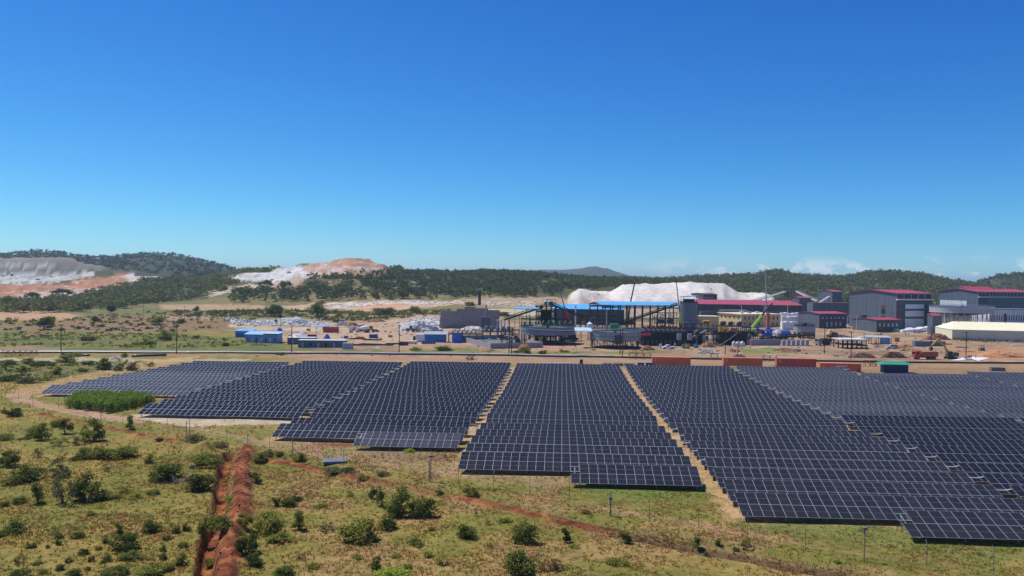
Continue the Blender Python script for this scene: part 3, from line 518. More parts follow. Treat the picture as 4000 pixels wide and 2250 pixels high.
def module_mb(mb, x0, y0, z0=0.0):
    """framed module, lower left corner at (x0, y0) of the table plane; mi 0 frame, 1 glass, 2 back"""
    a, b_, c, d = x0, x0+MW, y0, y0+ML_; ym = (c+d)/2; h = .007; z1 = z0+MT
    V = [(a, c, z0), (b_, c, z0), (b_, d, z0), (a, d, z0), (a, c, z1), (b_, c, z1), (b_, d, z1), (a, d, z1),
         (a+FR, c+FR, z1), (b_-FR, c+FR, z1), (b_-FR, ym-h, z1), (a+FR, ym-h, z1), (a+FR, ym+h, z1), (b_-FR, ym+h, z1), (b_-FR, d-FR, z1), (a+FR, d-FR, z1)]
    Fs = [(0, 3, 2, 1), (0, 1, 5, 4), (1, 2, 6, 5), (2, 3, 7, 6), (3, 0, 4, 7), (4, 5, 9, 8), (5, 6, 14, 13), (5, 13, 10, 9), (6, 7, 15, 14), (7, 4, 8, 11), (7, 11, 12, 15), (11, 10, 13, 12)]
    k = len(mb.f); mb.add(V, Fs, 0); mb.mi[k] = 2; mb.add(V, [(8, 9, 10, 11), (12, 13, 14, 15)], 1)
white_back = mat('module_backsheet', (.6, .6, .6), .6)
MODME = {}
def mod_mesh(kind):
    if kind not in MODME:
        mb = MB(); module_mb(mb, 0, 0); MODME[kind] = mb.mesh('module', [alu, {'d': g_dark, 'g': g_grey, 'm': g_mid}[kind], white_back])
    return MODME[kind]
LOW = .62    # height of the lower edge
RI = Matrix.Rotation(TILT, 4, 'X')
ARR = {}
def array_mesh(kind, n):
    if (kind, n) not in ARR:
        mb = MB()
        for j in (0, 1):
            for i in range(n): module_mb(mb, i*MP, j*(ML_+.024))
        ARR[kind, n] = mb.mesh('module_array', [alu, {'d': g_dark, 'g': g_grey, 'm': g_mid}[kind], white_back])
    return ARR[kind, n]
FRM = {}
def rails_mesh(n, legs):
    if (n, legs) not in FRM:
        mb = MB(); Lw = n*MP; ct, st = math.cos(TILT), math.sin(TILT)
        for s in (.55, 1.75, 2.85, 4.05):
            mb.box((Lw/2-.01, s*ct + .06*st, LOW + s*st - .06*ct), (Lw+.25, .05, .08), rx=TILT)
        k = max(2, round(Lw/3.9)); xs = [.5 + (Lw-1.0)*i/(k-1) for i in range(k)]
        for x in xs:
            mb.bar((x, .35*ct, LOW + .35*st - .15), (x, 4.25*ct, LOW + 4.25*st - .15), .06, .1)
            if legs:
                for s in (.9, 3.7): mb.b2(x-.05, x+.05, s*ct-.04, s*ct+.04, -.6, LOW + s*st - .15)
        FRM[n, legs] = (mb.mesh('support_rails', galv), xs)
    return FRM[n, legs]
POSTME = {}
def post_mesh(h):
    k = round(h, 2)
    if k not in POSTME:
        mb = MB(); mb.b2(-.05, .05, -.04, .04, -.6, h); mb.b2(-.09, .09, -.08, .08, h-.02, h+.05); POSTME[k] = mb.mesh('post', galv)
    return POSTME[k]
pvc = mat('white_conduit', (.75, .75, .74), .5)
BNAME = {'A': 'in leftmost block beside the maize', 'B': 'in second block from left', 'C': 'in third block from left', 'D': 'in the middle block', 'E': 'in first block right of middle one', 'F': 'in second block right of middle one', 'G': 'in third block right of middle one', 'H': 'in rightmost block'}
def kind_of(b, i, n):
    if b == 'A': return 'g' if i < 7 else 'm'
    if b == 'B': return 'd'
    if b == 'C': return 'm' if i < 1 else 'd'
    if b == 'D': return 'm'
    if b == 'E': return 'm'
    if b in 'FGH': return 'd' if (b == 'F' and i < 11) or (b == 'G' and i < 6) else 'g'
def solar_table(blk, u0, v, n, kind, label, half=False, detail=False, front=False, conduit=False):
    ct = math.cos(TILT); vb = v - SL*ct
    P = lambda u, vv: (u*UD[0] + vv*VD[0], u*UD[1] + vv*VD[1])
    xa, ya = P(u0, vb); xb, yb = P(u0 + n*MP, vb)
    za = float(near_z(np.array(xa), np.array(ya))); zb = float(near_z(np.array(xb), np.array(yb)))
    root = thing('solar_table', label, 'solar panels', (xa, ya, za), 0, 'solar tables standing in rows on the field')
    root.rotation_euler = (0, -math.atan2(zb - za, n*MP), -TH)
    rm, xs = rails_mesh(n, not detail); link('support_rails', rm, root)
    if detail:
        for s in (.9, 3.7):
            for x in xs: link('post', post_mesh(LOW + s*math.sin(TILT) - .18), root, (x, s*ct, 0))
    if detail:
        me = mod_mesh(kind)
        for j in (0, 1):
            for i in range(n):
                if half and j == 1 and i == 0: continue
                y = j*(ML_+.024)
                link('module', me, root, (i*MP, y*ct, LOW + y*math.sin(TILT)), (TILT, 0, 0))
    else:
        o = link('module_array', array_mesh(kind, n), root, (0, 0, LOW), (TILT, 0, 0)); o['kind'] = 'stuff'
    if conduit:
        L = n*MP; z = LOW + 4.3*math.sin(TILT) - .22; mb = MB(); mb.tube([(L-.3, 4.3*ct, z), (L+.6, 4.3*ct, z-.18), (L+1.3, 4.3*ct, z-.2), (L+2.2, 4.3*ct, z)], .055, 6); mb.build('cable_conduit', pvc, root)
    return root
for bk, (u0, rows, half) in BLOCKS.items():
    for i, v in enumerate(rows):
        # leave out tables that fall wholly outside the picture
        qx = [project(np.array(u0*UD[0]+du*UD[0] + vv*VD[0]), np.array(u0*UD[1]+du*UD[1]+vv*VD[1]), np.array(.8)) for du in (0, 31) for vv in (v, v-4.4)]
        if min(float(q[0]) for q in qx) > 4060 or min(float(q[1]) for q in qx) > 2270: continue
        ua = u0 if bk != 'A' else -112.2 - (237.5 - v)*.062; nn = 27 if bk != 'A' else int((-81.6 - ua)/MP)
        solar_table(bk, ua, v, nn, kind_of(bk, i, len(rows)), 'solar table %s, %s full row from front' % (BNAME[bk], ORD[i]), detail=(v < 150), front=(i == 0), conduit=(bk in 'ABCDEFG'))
    for v in half:
        solar_table(bk, u0 + 13*MP, v, 14, {'C': 'g', 'D': 'm', 'E': 'm'}[bk], 'half-length solar table set in front of all rows %s' % BNAME[bk], half=True, detail=True)
# ================================================================== vegetation
def quads(P, size, rng, up=.35, asp=.6):
    """one small leaf-spray quad at each point, turned at random"""
    n = len(P); a = rng.normal(size=(n, 3)); a /= np.linalg.norm(a, axis=1)[:, None]; b = rng.normal(size=(n, 3)); b[:, 2] *= 1-up
    b -= a*(a*b).sum(1)[:, None]; b /= np.linalg.norm(b, axis=1)[:, None]; s = (size*rng.uniform(.6, 1.4, n))[:, None]; a = a*s*.5; b = b*s*.5*asp
    V = np.stack([P-a-b*.4, P+a*.1-b, P+a+b*.3, P-a*.1+b], 1).reshape(-1, 3); return V, np.arange(4*n).reshape(n, 4)
def cloud(rng, cl, n, shell=.45, flat=.8):
    """points spread through round clumps (x, y, z, r)"""
    cl = np.array(cl); w = cl[:, 3]**2; i = rng.choice(len(cl), n, p=w/w.sum()); d = rng.normal(size=(n, 3)); d /= np.linalg.norm(d, axis=1)[:, None]
    r = cl[i, 3]*(shell + (1-shell)*rng.random(n))*rng.uniform(.8, 1.25, n)*np.where(rng.random(n) < .16, rng.uniform(1.2, 1.9, n), 1); P = cl[i, :3] + d*r[:, None]*np.array([1, 1, flat]); P[:, 2] = np.maximum(P[:, 2], .01); return P
def clumps(rng, k, kind):
    o = []
    for _ in range(k):
        a = rng.uniform(0, 6.283); q = math.sqrt(rng.random())
        if kind == 'dome': x, y = .36*q*math.cos(a), .36*q*math.sin(a); z = rng.uniform(.10, .9 - .8*q*q*.6); r = rng.uniform(.12, .2)
        elif kind == 'low': x, y = .44*q*math.cos(a), .44*q*math.sin(a); z = rng.uniform(.08, .75 - .4*q); r = rng.uniform(.08, .22)
        elif kind == 'airy': x, y = .42*q*math.cos(a), .42*q*math.sin(a); z = rng.uniform(.12, .95 - .35*q); r = rng.uniform(.07, .15)
        elif kind == 'upright': x, y = .26*q*math.cos(a), .26*q*math.sin(a); z = rng.uniform(.1, .95 - .3*q); r = rng.uniform(.1, .17)
        elif kind == 'acacia': x, y = .42*q*math.cos(a), .42*q*math.sin(a); z = .62 + .28*(1-q*q) + rng.uniform(-.1, .06); r = rng.uniform(.08, .16)
        else: x, y = .36*q*math.cos(a), .36*q*math.sin(a); z = rng.uniform(.24, .9 - .25*q); r = rng.uniform(.13, .21)
        o.append((x, y, z, r))
    sx, sy = rng.uniform(-.09, .09, 2)
    return [(a + sx*c*1.5, b + sy*c*1.5, c*rng.uniform(.9, 1.05), d) for a, b, c, d in o]
bark = mat('bark', (.13, .10, .075), .9, 0, .3, 6)
greenA = leafmat('leaf_dark_green', (.108, .148, .040)); greenB = leafmat('leaf_mid_green', (.155, .20, .052)); greenC = leafmat('leaf_fresh_green', (.16, .27, .045)); greenD = leafmat('leaf_grey_green', (.14, .155, .075)); brownL = leafmat('leaf_dry_brown', (.15, .10, .07))
forestM = leafmat('leaf_forest', (.10, .135, .048), var=.45, trans=.25)
forestFar = leafmat('leaf_far_forest', (.078, .104, .052), var=.4, trans=.15)
TPL = {}
def tpl(kind, k, m):
    if (kind, k, m.name) in TPL: return TPL[kind, k, m.name]
    rng = np.random.default_rng(100*k + len(kind)); n = {'dome': 1900, 'low': 1600, 'airy': 1000, 'upright': 1500, 'acacia': 2000, 'tree': 2600}[kind]; nc = {'dome': 22, 'low': 20, 'airy': 22, 'upright': 14, 'acacia': 26, 'tree': 24}[kind]
    cl = clumps(rng, nc, kind); V, Fq = quads(cloud(rng, cl, n), .068 if kind != 'airy' else .056, rng)
    fo = mesh_np('foliage', V, Fq, m); mb = MB()
    if kind in ('acacia', 'tree'):
        hz = .3; mb.tube([(0, 0, -.05), (.01, 0, hz*.5), (.0, .01, hz)], [.035, .026, .02], 6)
        for c in cl[:9]: mb.tube([(0, .01, hz*.8), (c[0]*.5, c[1]*.5, (hz + c[2])*.52), (c[0], c[1], c[2])], [.016, .011, .005], 5)
    else:
        for c in cl[:8]: mb.tube([(c[0]*.12, c[1]*.12, -.04), (c[0]*.45, c[1]*.45, c[2]*.5), (c[0], c[1], c[2])], [.014, .01, .004], 5)
    TPL[kind, k, m.name] = (fo, mb.mesh('stems', bark)); return TPL[kind, k, m.name]
def plant(name, label, cat, px, py, wpx, hpx, kind, m, group, Y=None):
    p = G(px, py) if Y is None else atY(px, Y); s = p.y/F; wd, h = wpx*s*(1.16 if kind in ('dome', 'low', 'airy') else 1), hpx*s
    o = thing(name, label, cat, p, random.uniform(0, 6.28), group); fo, st = tpl(kind, random.randint(0, 5), m)
    tree = kind in ('acacia', 'tree'); a = link('crown' if tree else 'foliage', fo, o); b = link('trunk' if tree else 'stems', st, o)
    sx, sy = random.uniform(.92, 1.2), random.uniform(.75, 1.25)
    for q in (a, b): q.scale = (wd*1.05*sx, wd*1.05*sy, h*1.06)
    return o
def batch(rows, name, cat, where, group, conv=lambda x, y, w_, h: (x, y, w_, h)):
    """rows: (x, y, w, h, kind, material, adjective); labels count from the left within each adjective"""
    rows = [conv(*r[:4]) + r[4:] for r in rows]; cnt = {}
    tot = {}
    for r in rows: tot[r[6]] = tot.get(r[6], 0) + 1
    for r in sorted(rows, key=lambda r: r[0]):
        k = cnt.get(r[6], 0); cnt[r[6]] = k+1
        lab = '%s %s %s' % (r[6], name.split('_')[-1], where) if tot[r[6]] == 1 else '%s %s %s, %s from the left' % (r[6], name.split('_')[-1], where, ORD[k])
        plant(name, lab, cat, *r[:4], r[4], r[5], group)
cv = lambda s, ox, oy: (lambda x, y, w_, h: (ox + x/s, oy + y/s, w_/s, h/s))
A, B, Cc, D_ = greenA, greenB, greenC, greenD; L_ = cv(2.2296, 0, 1600); R3 = cv(2.07, 1000, 1550); R4 = cv(2.07, 2100, 1550)
batch([(300, 232, 150, 130, 'dome', A, 'dark rounded'), (378, 264, 130, 150, 'dome', A, 'dark rounded'), (570, 208, 170, 150, 'upright', A, 'dark upright'), (500, 150, 110, 90, 'dome', A, 'small dark'), (50, 262, 150, 90, 'low', B, 'low spreading'), (225, 258, 90, 60, 'low', B, 'low spreading'),
  (660, 300, 170, 120, 'airy', B, 'thin grey-green'), (800, 268, 190, 190, 'dome', B, 'tall leafy'), (500, 318, 110, 100, 'airy', B, 'thin grey-green'), (700, 432, 150, 120, 'low', A, 'broad dark'), (830, 412, 240, 150, 'low', A, 'broad dark'), (1020, 424, 260, 140, 'low', A, 'broad dark'),
  (340, 412, 90, 110, 'airy', B, 'thin grey-green'), (60, 496, 190, 170, 'dome', A, 'broad dark'), (130, 60, 110, 110, 'dome', A, 'small dark'), (40, 30, 70, 60, 'low', B, 'low spreading')], 'meadow_bush', 'bush', 'in the upper meadow left of the trench', 'bushes in the near meadow', L_)
batch([(270, 604, 270, 170, 'low', A, 'wide dark'), (560, 565, 220, 170, 'airy', D_, 'sparse grey'), (100, 654, 160, 90, 'airy', B, 'thin green'), (330, 812, 150, 200, 'upright', B, 'upright'), (560, 822, 250, 290, 'airy', D_, 'large sparse branchy'), (760, 785, 260, 230, 'dome', A, 'large dark'), (930, 775, 160, 110, 'low', B, 'low green'),
  (170, 818, 90, 70, 'dome', A, 'small dark'), (40, 842, 80, 50, 'dome', A, 'small dark'), (1310, 464, 100, 80, 'dome', B, 'small green'), (1430, 606, 260, 210, 'dome', A, 'large dark'), (1790, 484, 240, 160, 'low', B, 'wide green'), (1740, 696, 230, 170, 'dome', A, 'large dark'),
  (1100, 724, 100, 60, 'low', B, 'low green'), (1190, 772, 140, 60, 'low', B, 'low green'), (940, 532, 70, 70, 'airy', B, 'thin green'), (790, 924, 70, 40, 'low', B, 'low green'), (1340, 730, 120, 60, 'low', B, 'low green')], 'meadow_bush', 'bush', 'in the mid meadow left of the trench', 'bushes in the near meadow', L_)
batch([(1320, 1056, 170, 130, 'dome', A, 'broad dark'), (1050, 1092, 110, 140, 'upright', B, 'upright'), (1090, 1224, 220, 160, 'dome', A, 'broad dark'), (1150, 1304, 170, 90, 'low', A, 'low dark'), (500, 1112, 100, 90, 'low', A, 'low dark'), (660, 1114, 100, 80, 'dome', B, 'round green'), (260, 1202, 100, 60, 'low', A, 'low dark'), (510, 1178, 60, 50, 'dome', A, 'tiny dark'),
  (100, 1076, 260, 140, 'low', A, 'low dark'), (930, 1162, 80, 50, 'dome', A, 'tiny dark'), (735, 1262, 80, 60, 'dome', A, 'tiny dark'), (930, 1322, 100, 80, 'low', A, 'low dark'), (795, 1322, 50, 60, 'dome', A, 'tiny dark'), (520, 1394, 90, 70, 'dome', A, 'round dark'), (180, 1446, 150, 90, 'low', A, 'low dark'), (180, 1334, 90, 80, 'airy', B, 'thin'),
  (330, 1344, 90, 50, 'low', B, 'low green'), (380, 1424, 90, 50, 'low', B, 'low green'), (1520, 1074, 90, 70, 'dome', A, 'round dark'), (1620, 1054, 70, 60, 'dome', A, 'round dark'), (1450, 1134, 60, 50, 'dome', A, 'tiny dark'), (1600, 1194, 90, 60, 'low', B, 'low green'), (1410, 1234, 70, 60, 'dome', A, 'tiny dark'), (1415, 1304, 80, 70, 'dome', A, 'round dark'),
  (1580, 1344, 120, 100, 'dome', B, 'round green'), (1280, 1440, 220, 130, 'low', B, 'wide green'), (1400, 1404, 180, 100, 'low', B, 'wide green'), (1000, 1440, 190, 110, 'low', B, 'wide green'), (620, 1446, 110, 80, 'dome', B, 'round green'), (600, 1330, 60, 50, 'dome', B, 'round green'), (770, 1400, 50, 40, 'dome', A, 'tiny dark'), (420, 1205, 45, 36, 'dome', A, 'tiny dark'), (860, 1222, 50, 40, 'dome', A, 'tiny dark')], 'meadow_bush', 'bush', 'in the lower meadow left of the trench', 'bushes in the near meadow', L_)
batch([(1940, 1056, 180, 180, 'dome', B, 'large green'), (1770, 1114, 150, 190, 'upright', A, 'dark upright'), (2120, 1014, 130, 140, 'dome', B, 'round green'), (2150, 1244, 170, 230, 'dome', A, 'tall dark'), (2220, 1354, 170, 130, 'dome', A, 'broad dark'), (2190, 592, 90, 60, 'dome', A, 'small dark'), (2235, 640, 90, 70, 'dome', A, 'small dark'), (1835, 1366, 120, 110, 'dome', B, 'round leafy'), (1985, 630, 70, 60, 'low', Cc, 'bright low'), (2000, 800, 90, 70, 'low', Cc, 'bright low'), (2260, 460, 110, 80, 'dome', B, 'round leafy')], 'trench_bush', 'bush', 'beside the red soil ridge', 'bushes along the trench', L_)
batch([(90, 1104, 220, 220, 'dome', B, 'large green'), (342, 1074, 165, 175, 'upright', B, 'upright'), (200, 1174, 180, 100, 'low', B, 'low green'), (160, 884, 90, 80, 'upright', A, 'small dark'), (250, 880, 130, 90, 'low', A, 'low dark'), (325, 838, 90, 90, 'low', A, 'low dark'), (570, 1084, 120, 90, 'airy', D_, 'sparse pale'), (835, 1166, 260, 250, 'dome', B, 'large leafy'), (1060, 1064, 150, 140, 'dome', A, 'round dark'),
  (940, 822, 90, 110, 'upright', A, 'small dark'), (1000, 884, 115, 200, 'upright', A, 'tall dark'), (1170, 952, 220, 230, 'dome', B, 'large leafy'), (1335, 968, 220, 220, 'dome', B, 'large leafy'), (1700, 1134, 170, 125, 'dome', A, 'dense round'), (2160, 1174, 240, 230, 'dome', A, 'dark spreading'), (2020, 1010, 100, 50, 'low', B, 'low green'), (2160, 1414, 300, 215, 'dome', A, 'big dense'), (2295, 1392, 120, 150, 'airy', B, 'thin'), (2430, 1394, 100, 90, 'airy', brownL, 'brownish thin'), (1740, 804, 110, 110, 'dome', B, 'round grey-green'),
  (1290, 1196, 120, 80, 'low', B, 'low green'), (1420, 1082, 60, 40, 'low', B, 'low green'), (1772, 964, 40, 62, 'airy', B, 'thin'), (1862, 1034, 55, 60, 'airy', B, 'thin'), (830, 1304, 80, 50, 'low', B, 'low green'), (1130, 1294, 70, 40, 'low', B, 'low green'), (1400, 1294, 90, 60, 'low', B, 'low green'), (1520, 1354, 120, 80, 'airy', B, 'thin'), (1900, 1214, 60, 40, 'low', A, 'low dark'), (970, 1404, 130, 120, 'upright', A, 'tall dark'), (210, 1450, 180, 110, 'dome', A, 'round dark'), (460, 1384, 90, 60, 'low', B, 'low green'), (10, 1352, 100, 100, 'dome', A, 'round dark'), (1100, 1452, 240, 100, 'low', Cc, 'bright green wide'),
  (1220, 1390, 80, 60, 'low', Cc, 'bright green small'), (380, 1310, 90, 50, 'airy', brownL, 'brownish thin'), (770, 800, 70, 50, 'airy', D_, 'sparse pale'), (520, 892, 80, 40, 'low', Cc, 'bright green small')], 'meadow_bush', 'bush', 'in the meadow between ridge and soil bank', 'bushes in the near meadow', R3)
batch([(350, 524, 100, 75, 'dome', B, 'round'), (20, 524, 70, 60, 'dome', B, 'round'), (620, 604, 140, 55, 'low', D_, 'low grey'), (740, 604, 100, 50, 'low', D_, 'low grey'), (1030, 634, 80, 50, 'low', D_, 'low grey'), (860, 664, 100, 45, 'low', B, 'low green'), (200, 474, 60, 40, 'dome', B, 'round'), (1230, 446, 80, 38, 'low', Cc, 'bright green'), (1480, 784, 60, 45, 'low', A, 'low dark'), (110, 470, 90, 60, 'low', B, 'low green')], 'fence_bush', 'bush', 'along the fence before the middle blocks', 'bushes along the fence', R3)
batch([(240, 1174, 130, 145, 'upright', A, 'dark pointed'), (290, 1216, 70, 40, 'low', B, 'low green'), (710, 1184, 110, 130, 'upright', A, 'dark pointed'), (1290, 1224, 110, 110, 'upright', A, 'dark pointed'), (1462, 1204, 80, 80, 'upright', B, 'green upright'), (1700, 1222, 100, 90, 'airy', B, 'thin'), (1360, 1286, 50, 40, 'dome', A, 'tiny dark'), (640, 1354, 140, 80, 'low', B, 'low green'), (150, 1404, 110, 100, 'airy', brownL, 'brownish'), (2420, 1344, 60, 40, 'low', Cc, 'bright low'), (390, 936, 70, 40, 'low', brownL, 'low brownish'), (1600, 1250, 70, 45, 'low', A, 'low dark')], 'bank_bush', 'bush', 'by the red soil bank at right', 'bushes along the soil bank', R4)
batch([(507, 1677, 40, 62, 'upright', B, 'upright'), (365, 1655, 30, 24, 'airy', B, 'thin'), (620, 1722, 36, 22, 'low', D_, 'low grey'), (760, 1720, 70, 34, 'low', D_, 'low grey'), (860, 1745, 60, 30, 'low', D_, 'low grey')], 'fence_bush', 'bush', 'along the fence left of the trench', 'bushes along the fence')
batch([(30, 1424, 62, 30, 'low', A, 'low dark'), (85, 1454, 42, 26, 'dome', B, 'round green'), (165, 1428, 56, 30, 'low', A, 'low dark'), (225, 1462, 48, 30, 'dome', B, 'round green'), (262, 1414, 74, 36, 'dome', B, 'broad green'), (322, 1452, 34, 22, 'low', B, 'low green'), (395, 1444, 62, 46, 'dome', A, 'big round dark'), (460, 1448, 36, 26, 'low', D_, 'low grey'), (521, 1446, 46, 30, 'dome', brownL, 'dark brown leafless'), (40, 1488, 74, 36, 'low', A, 'low dark'), (118, 1496, 76, 38, 'low', D_, 'low grey'), (188, 1486, 40, 26, 'airy', B, 'thin'), (582, 1432, 44, 22, 'airy', brownL, 'dry brown'), (290, 1394, 60, 26, 'low', B, 'low green'), (488, 1396, 26, 20, 'dome', A, 'small round dark'), (350, 1424, 44, 24, 'low', A, 'low dark'), (110, 1420, 46, 26, 'dome', A, 'round dark')], 'scrub_bush', 'bush', 'in scrub at far left beyond panels', 'scrub beyond the panels')
batch([(172, 1290, 92, 62, 'tree', A, 'lone broad'), (375, 1258, 36, 26, 'tree', A, 'small round'), (622, 1266, 84, 30, 'tree', B, 'low spreading'), (712, 1266, 42, 22, 'tree', A, 'small round'), (35, 1206, 60, 56, 'tree', A, 'dark bushy'), (132, 1184, 66, 40, 'acacia', A, 'flat-topped'), (235, 1170, 78, 40, 'acacia', A, 'flat-topped'), (433, 1224, 46, 40, 'tree', A, 'dark bushy'), (770, 1218, 30, 22, 'tree', B, 'small round')], 'savanna_tree', 'tree', 'left of the blue sheds', 'single trees in the middle distance')
batch([(1036, 1134, 60, 38, 'acacia', A, 'flat-topped'), (1112, 1138, 44, 40, 'acacia', A, 'thin-trunked'), (1075, 1238, 74, 54, 'tree', A, 'broad dark'), (1238, 1236, 78, 60, 'tree', A, 'large dark'), (1260, 1208, 42, 34, 'acacia', D_, 'grey sparse'), (1835, 1200, 36, 24, 'tree', A, 'small'), (1500, 1228, 80, 34, 'tree', B, 'wide low'), (1620, 1222, 60, 30, 'tree', B, 'rounded')], 'savanna_tree', 'tree', 'above the work yard', 'single trees in the middle distance')
batch([(640, 1330, 46, 40, 'dome', A, 'dark'), (560, 1345, 70, 30, 'low', A, 'low dark'), (770, 1322, 30, 18, 'low', B, 'low green'), (350, 1330, 60, 24, 'low', D_, 'grey'), (880, 1352, 26, 20, 'dome', A, 'dark')], 'field_bush', 'bush', 'in the green field beyond the pipe', 'bushes in the green field')
batch([(1625, 1370, 36, 22, 'low', B, 'low green'), (1730, 1368, 70, 28, 'low', B, 'low green'), (2040, 1376, 56, 26, 'low', B, 'broad green'), (2060, 1380, 24, 22, 'dome', A, 'small dark'), (2120, 1382, 36, 20, 'low', B, 'low green'), (1100, 1386, 40, 16, 'low', B, 'low green'), (1845, 1406, 44, 18, 'airy', brownL, 'dry brown'), (2200, 1376, 36, 14, 'low', A, 'low dark'), (1950, 1232, 60, 26, 'low', B, 'wide green')], 'pipe_bush', 'bush', 'beside the long pipe', 'bushes along the pipe')

def forest(name, label, sel, dens, hgt, nq, qs, m, seed, cover='tree', maxn=6000):
    """a wood that reads as one mass: crowns of many small sprays over trunks, one object"""
    rng = np.random.default_rng(seed); idx = np.where(sel)[0]; wgt = cellA[idx]; tot = wgt.sum()*dens; n = int(min(maxn, tot))
    pick = rng.choice(idx, n, p=wgt/wgt.sum()); r = np.hypot(GX[pick], GY[pick]); x = GX[pick] + rng.normal(size=n)*r*.004; y = GY[pick] + rng.normal(size=n)*r*.004; z = terrain(x, y)
    keep = fbm(x/38, y/38, 3, seed+7) > .30; x, y, z = x[keep], y[keep], z[keep]; n = len(x)
    h = rng.uniform(hgt[0], hgt[1], n); wd = h*rng.uniform(.85, 1.5, n); ks = 10; T = []
    for k in range(ks):
        rg = np.random.default_rng(seed*31+k); cl = clumps(rg, 8, 'tree' if cover == 'tree' else 'low'); cl = [(a*1.05, b*1.05, c, d*1.1) for a, b, c, d in cl]; V, Fq = quads(cloud(rg, cl, nq), qs, rg, asp=.8)
        T.append(V)
    tv = np.stack(T)[rng.integers(0, ks, n)]; a = rng.uniform(0, 6.283, n); ca, sa = np.cos(a)[:, None], np.sin(a)[:, None]
    X = x[:, None] + (tv[:, :, 0]*ca - tv[:, :, 1]*sa)*wd[:, None]; Y = y[:, None] + (tv[:, :, 0]*sa + tv[:, :, 1]*ca)*wd[:, None]; Z = z[:, None] - .3 + tv[:, :, 2]*h[:, None]
    V = np.stack([X, Y, Z], -1).reshape(-1, 3); me = mesh_np(name, V, np.arange(len(V)).reshape(-1, 4), m)
    tag(link(name, me), label, 'forest' if cover == 'tree' else 'shrubs', kind='stuff'); return n
vis = (gpx > -500) & (gpx < 4500) & (GY > 0)
P_ = lambda poly: vis & inpoly(gpx, gpy, poly)
forest('woodland', 'dark green acacia woodland in front of the red quarry', P_([(-400, 1192), (60, 1190), (200, 1180), (330, 1162), (420, 1142), (520, 1110), (620, 1092), (700, 1086), (900, 1090), (925, 1105), (860, 1140), (800, 1158), (700, 1180), (520, 1200), (350, 1214), (250, 1222), (-400, 1222)]) & (GY < 1150), .013, (6, 11), 70, .17, forestM, 3)
forest('woodland', 'wooded slope below the skyline in the centre', P_([(880, 1182), (905, 1142), (1040, 1134), (1165, 1132), (1220, 1090), (1290, 1080), (1380, 1078), (1500, 1066), (1560, 1052), (2200, 1050), (2700, 1090), (2700, 1128), (2240, 1160), (2000, 1162), (1500, 1170), (1100, 1180)]) & (GY < 1160) & (GY > 690) & ~((gpx > 2190) & (GY < 900)), .016, (5, 9.5), 72, .17, forestM, 4, maxn=5200)
forest('woodland', 'forested hill at the left skyline behind the pits', (gpx > -700) & (gpx < 1150) & (GY > 1380) & (GY < 2100), .010, (7, 12), 26, .27, forestFar, 5, maxn=7000)
forest('woodland', 'forested hill at the right behind the plant buildings', (gpx > 2400) & (gpx < 4500) & (GY > 860) & (GY < 1420) & (GZ > terrain(GX, np.full_like(GX, 840.))*0 - 40), .012, (6, 11), 50, .2, forestM, 6, maxn=5200)
forest('woodland', 'forested hill at the far right edge of the skyline', (gpx > 3620) & (gpx < 4700) & (GY > 1420) & (GY < 1720), .012, (7, 12), 40, .22, forestFar, 8, maxn=2200)
forest('woodland', 'far trees on the low crest left of the pale rubble', (gpx > 900) & (gpx < 1060) & (GY > 1050) & (GY < 1350), .02, (6, 10), 50, .2, forestM, 9, maxn=500)
forest('scrub_belt', 'belt of green scrub above the work yard', P_([(640, 1216), (900, 1214), (1150, 1213), (1450, 1219), (1620, 1208), (1790, 1218), (1780, 1238), (1690, 1230), (1500, 1248), (1300, 1262), (1180, 1240), (900, 1242), (700, 1232)]), .05, (1.6, 4), 50, .2, leafmat('leaf_scrub', (.09, .12, .03), var=.5), 12, 'low', 2200)
forest('scrub_belt', 'low green scrub in the field beyond the pipe', P_([(-400, 1306), (300, 1300), (650, 1304), (900, 1326), (1080, 1350), (600, 1362), (300, 1352), (-400, 1356)]), .12, (.6, 2.0), 30, .25, leafmat('leaf_field', (.12, .165, .045), var=.5), 13, 'low', 2400)
forest('scrub_belt', 'scrub between the fence and gravel road at far left', P_([(-300, 1412), (250, 1414), (540, 1414), (440, 1442), (320, 1464), (120, 1492), (-300, 1505)]), .12, (.6, 1.8), 40, .24, leafmat('leaf_scrub', (.05, .075, .016)), 14, 'low', 1200)
forest('grass_verge', 'brown dry grass along the foot of the cream hall', P_([(3720, 1322), (4400, 1334), (4400, 1346), (3720, 1334)]), .5, (.8, 1.6), 24, .3, leafmat('leaf_dry_verge', (.17, .11, .05)), 15, 'low', 900)
forest('scrub_belt', 'scattered dark scrub over the brown field at left', P_([(-400, 1262), (300, 1240), (700, 1212), (1000, 1215), (1000, 1262), (700, 1300), (-400, 1300)]), .012, (1.2, 3.5), 50, .2, leafmat('leaf_scrub', (.09, .12, .03)), 16, 'low', 700)
forest('scrub_belt', 'scattered scrub along the long pipe', P_([(-300, 1380), (900, 1380), (2000, 1376), (2600, 1372), (2600, 1380), (2000, 1390), (900, 1394), (-300, 1398)]), .03, (.4, 1.3), 30, .24, leafmat('leaf_scrub', (.09, .12, .03)), 17, 'low', 500)
forest('low_shrubs', 'many small low shrubs dotted through the near meadow at left', (gpx > -100) & (gpx < 830) & (gpy > 1640) & (gpy < 2400) & (GY > 55) & (GR > .8), .035, (.25, .8), 90, .13, greenB, 18, 'low', 260)
forest('low_shrubs', 'small low shrubs dotted through the meadow right of the ridge', (gpx > 1000) & (gpx < 3000) & (gpy > 1830) & (gpy < 2400) & (GY > 55) & (GR > .8), .012, (.2, .6), 90, .13, greenB, 19, 'low', 120)
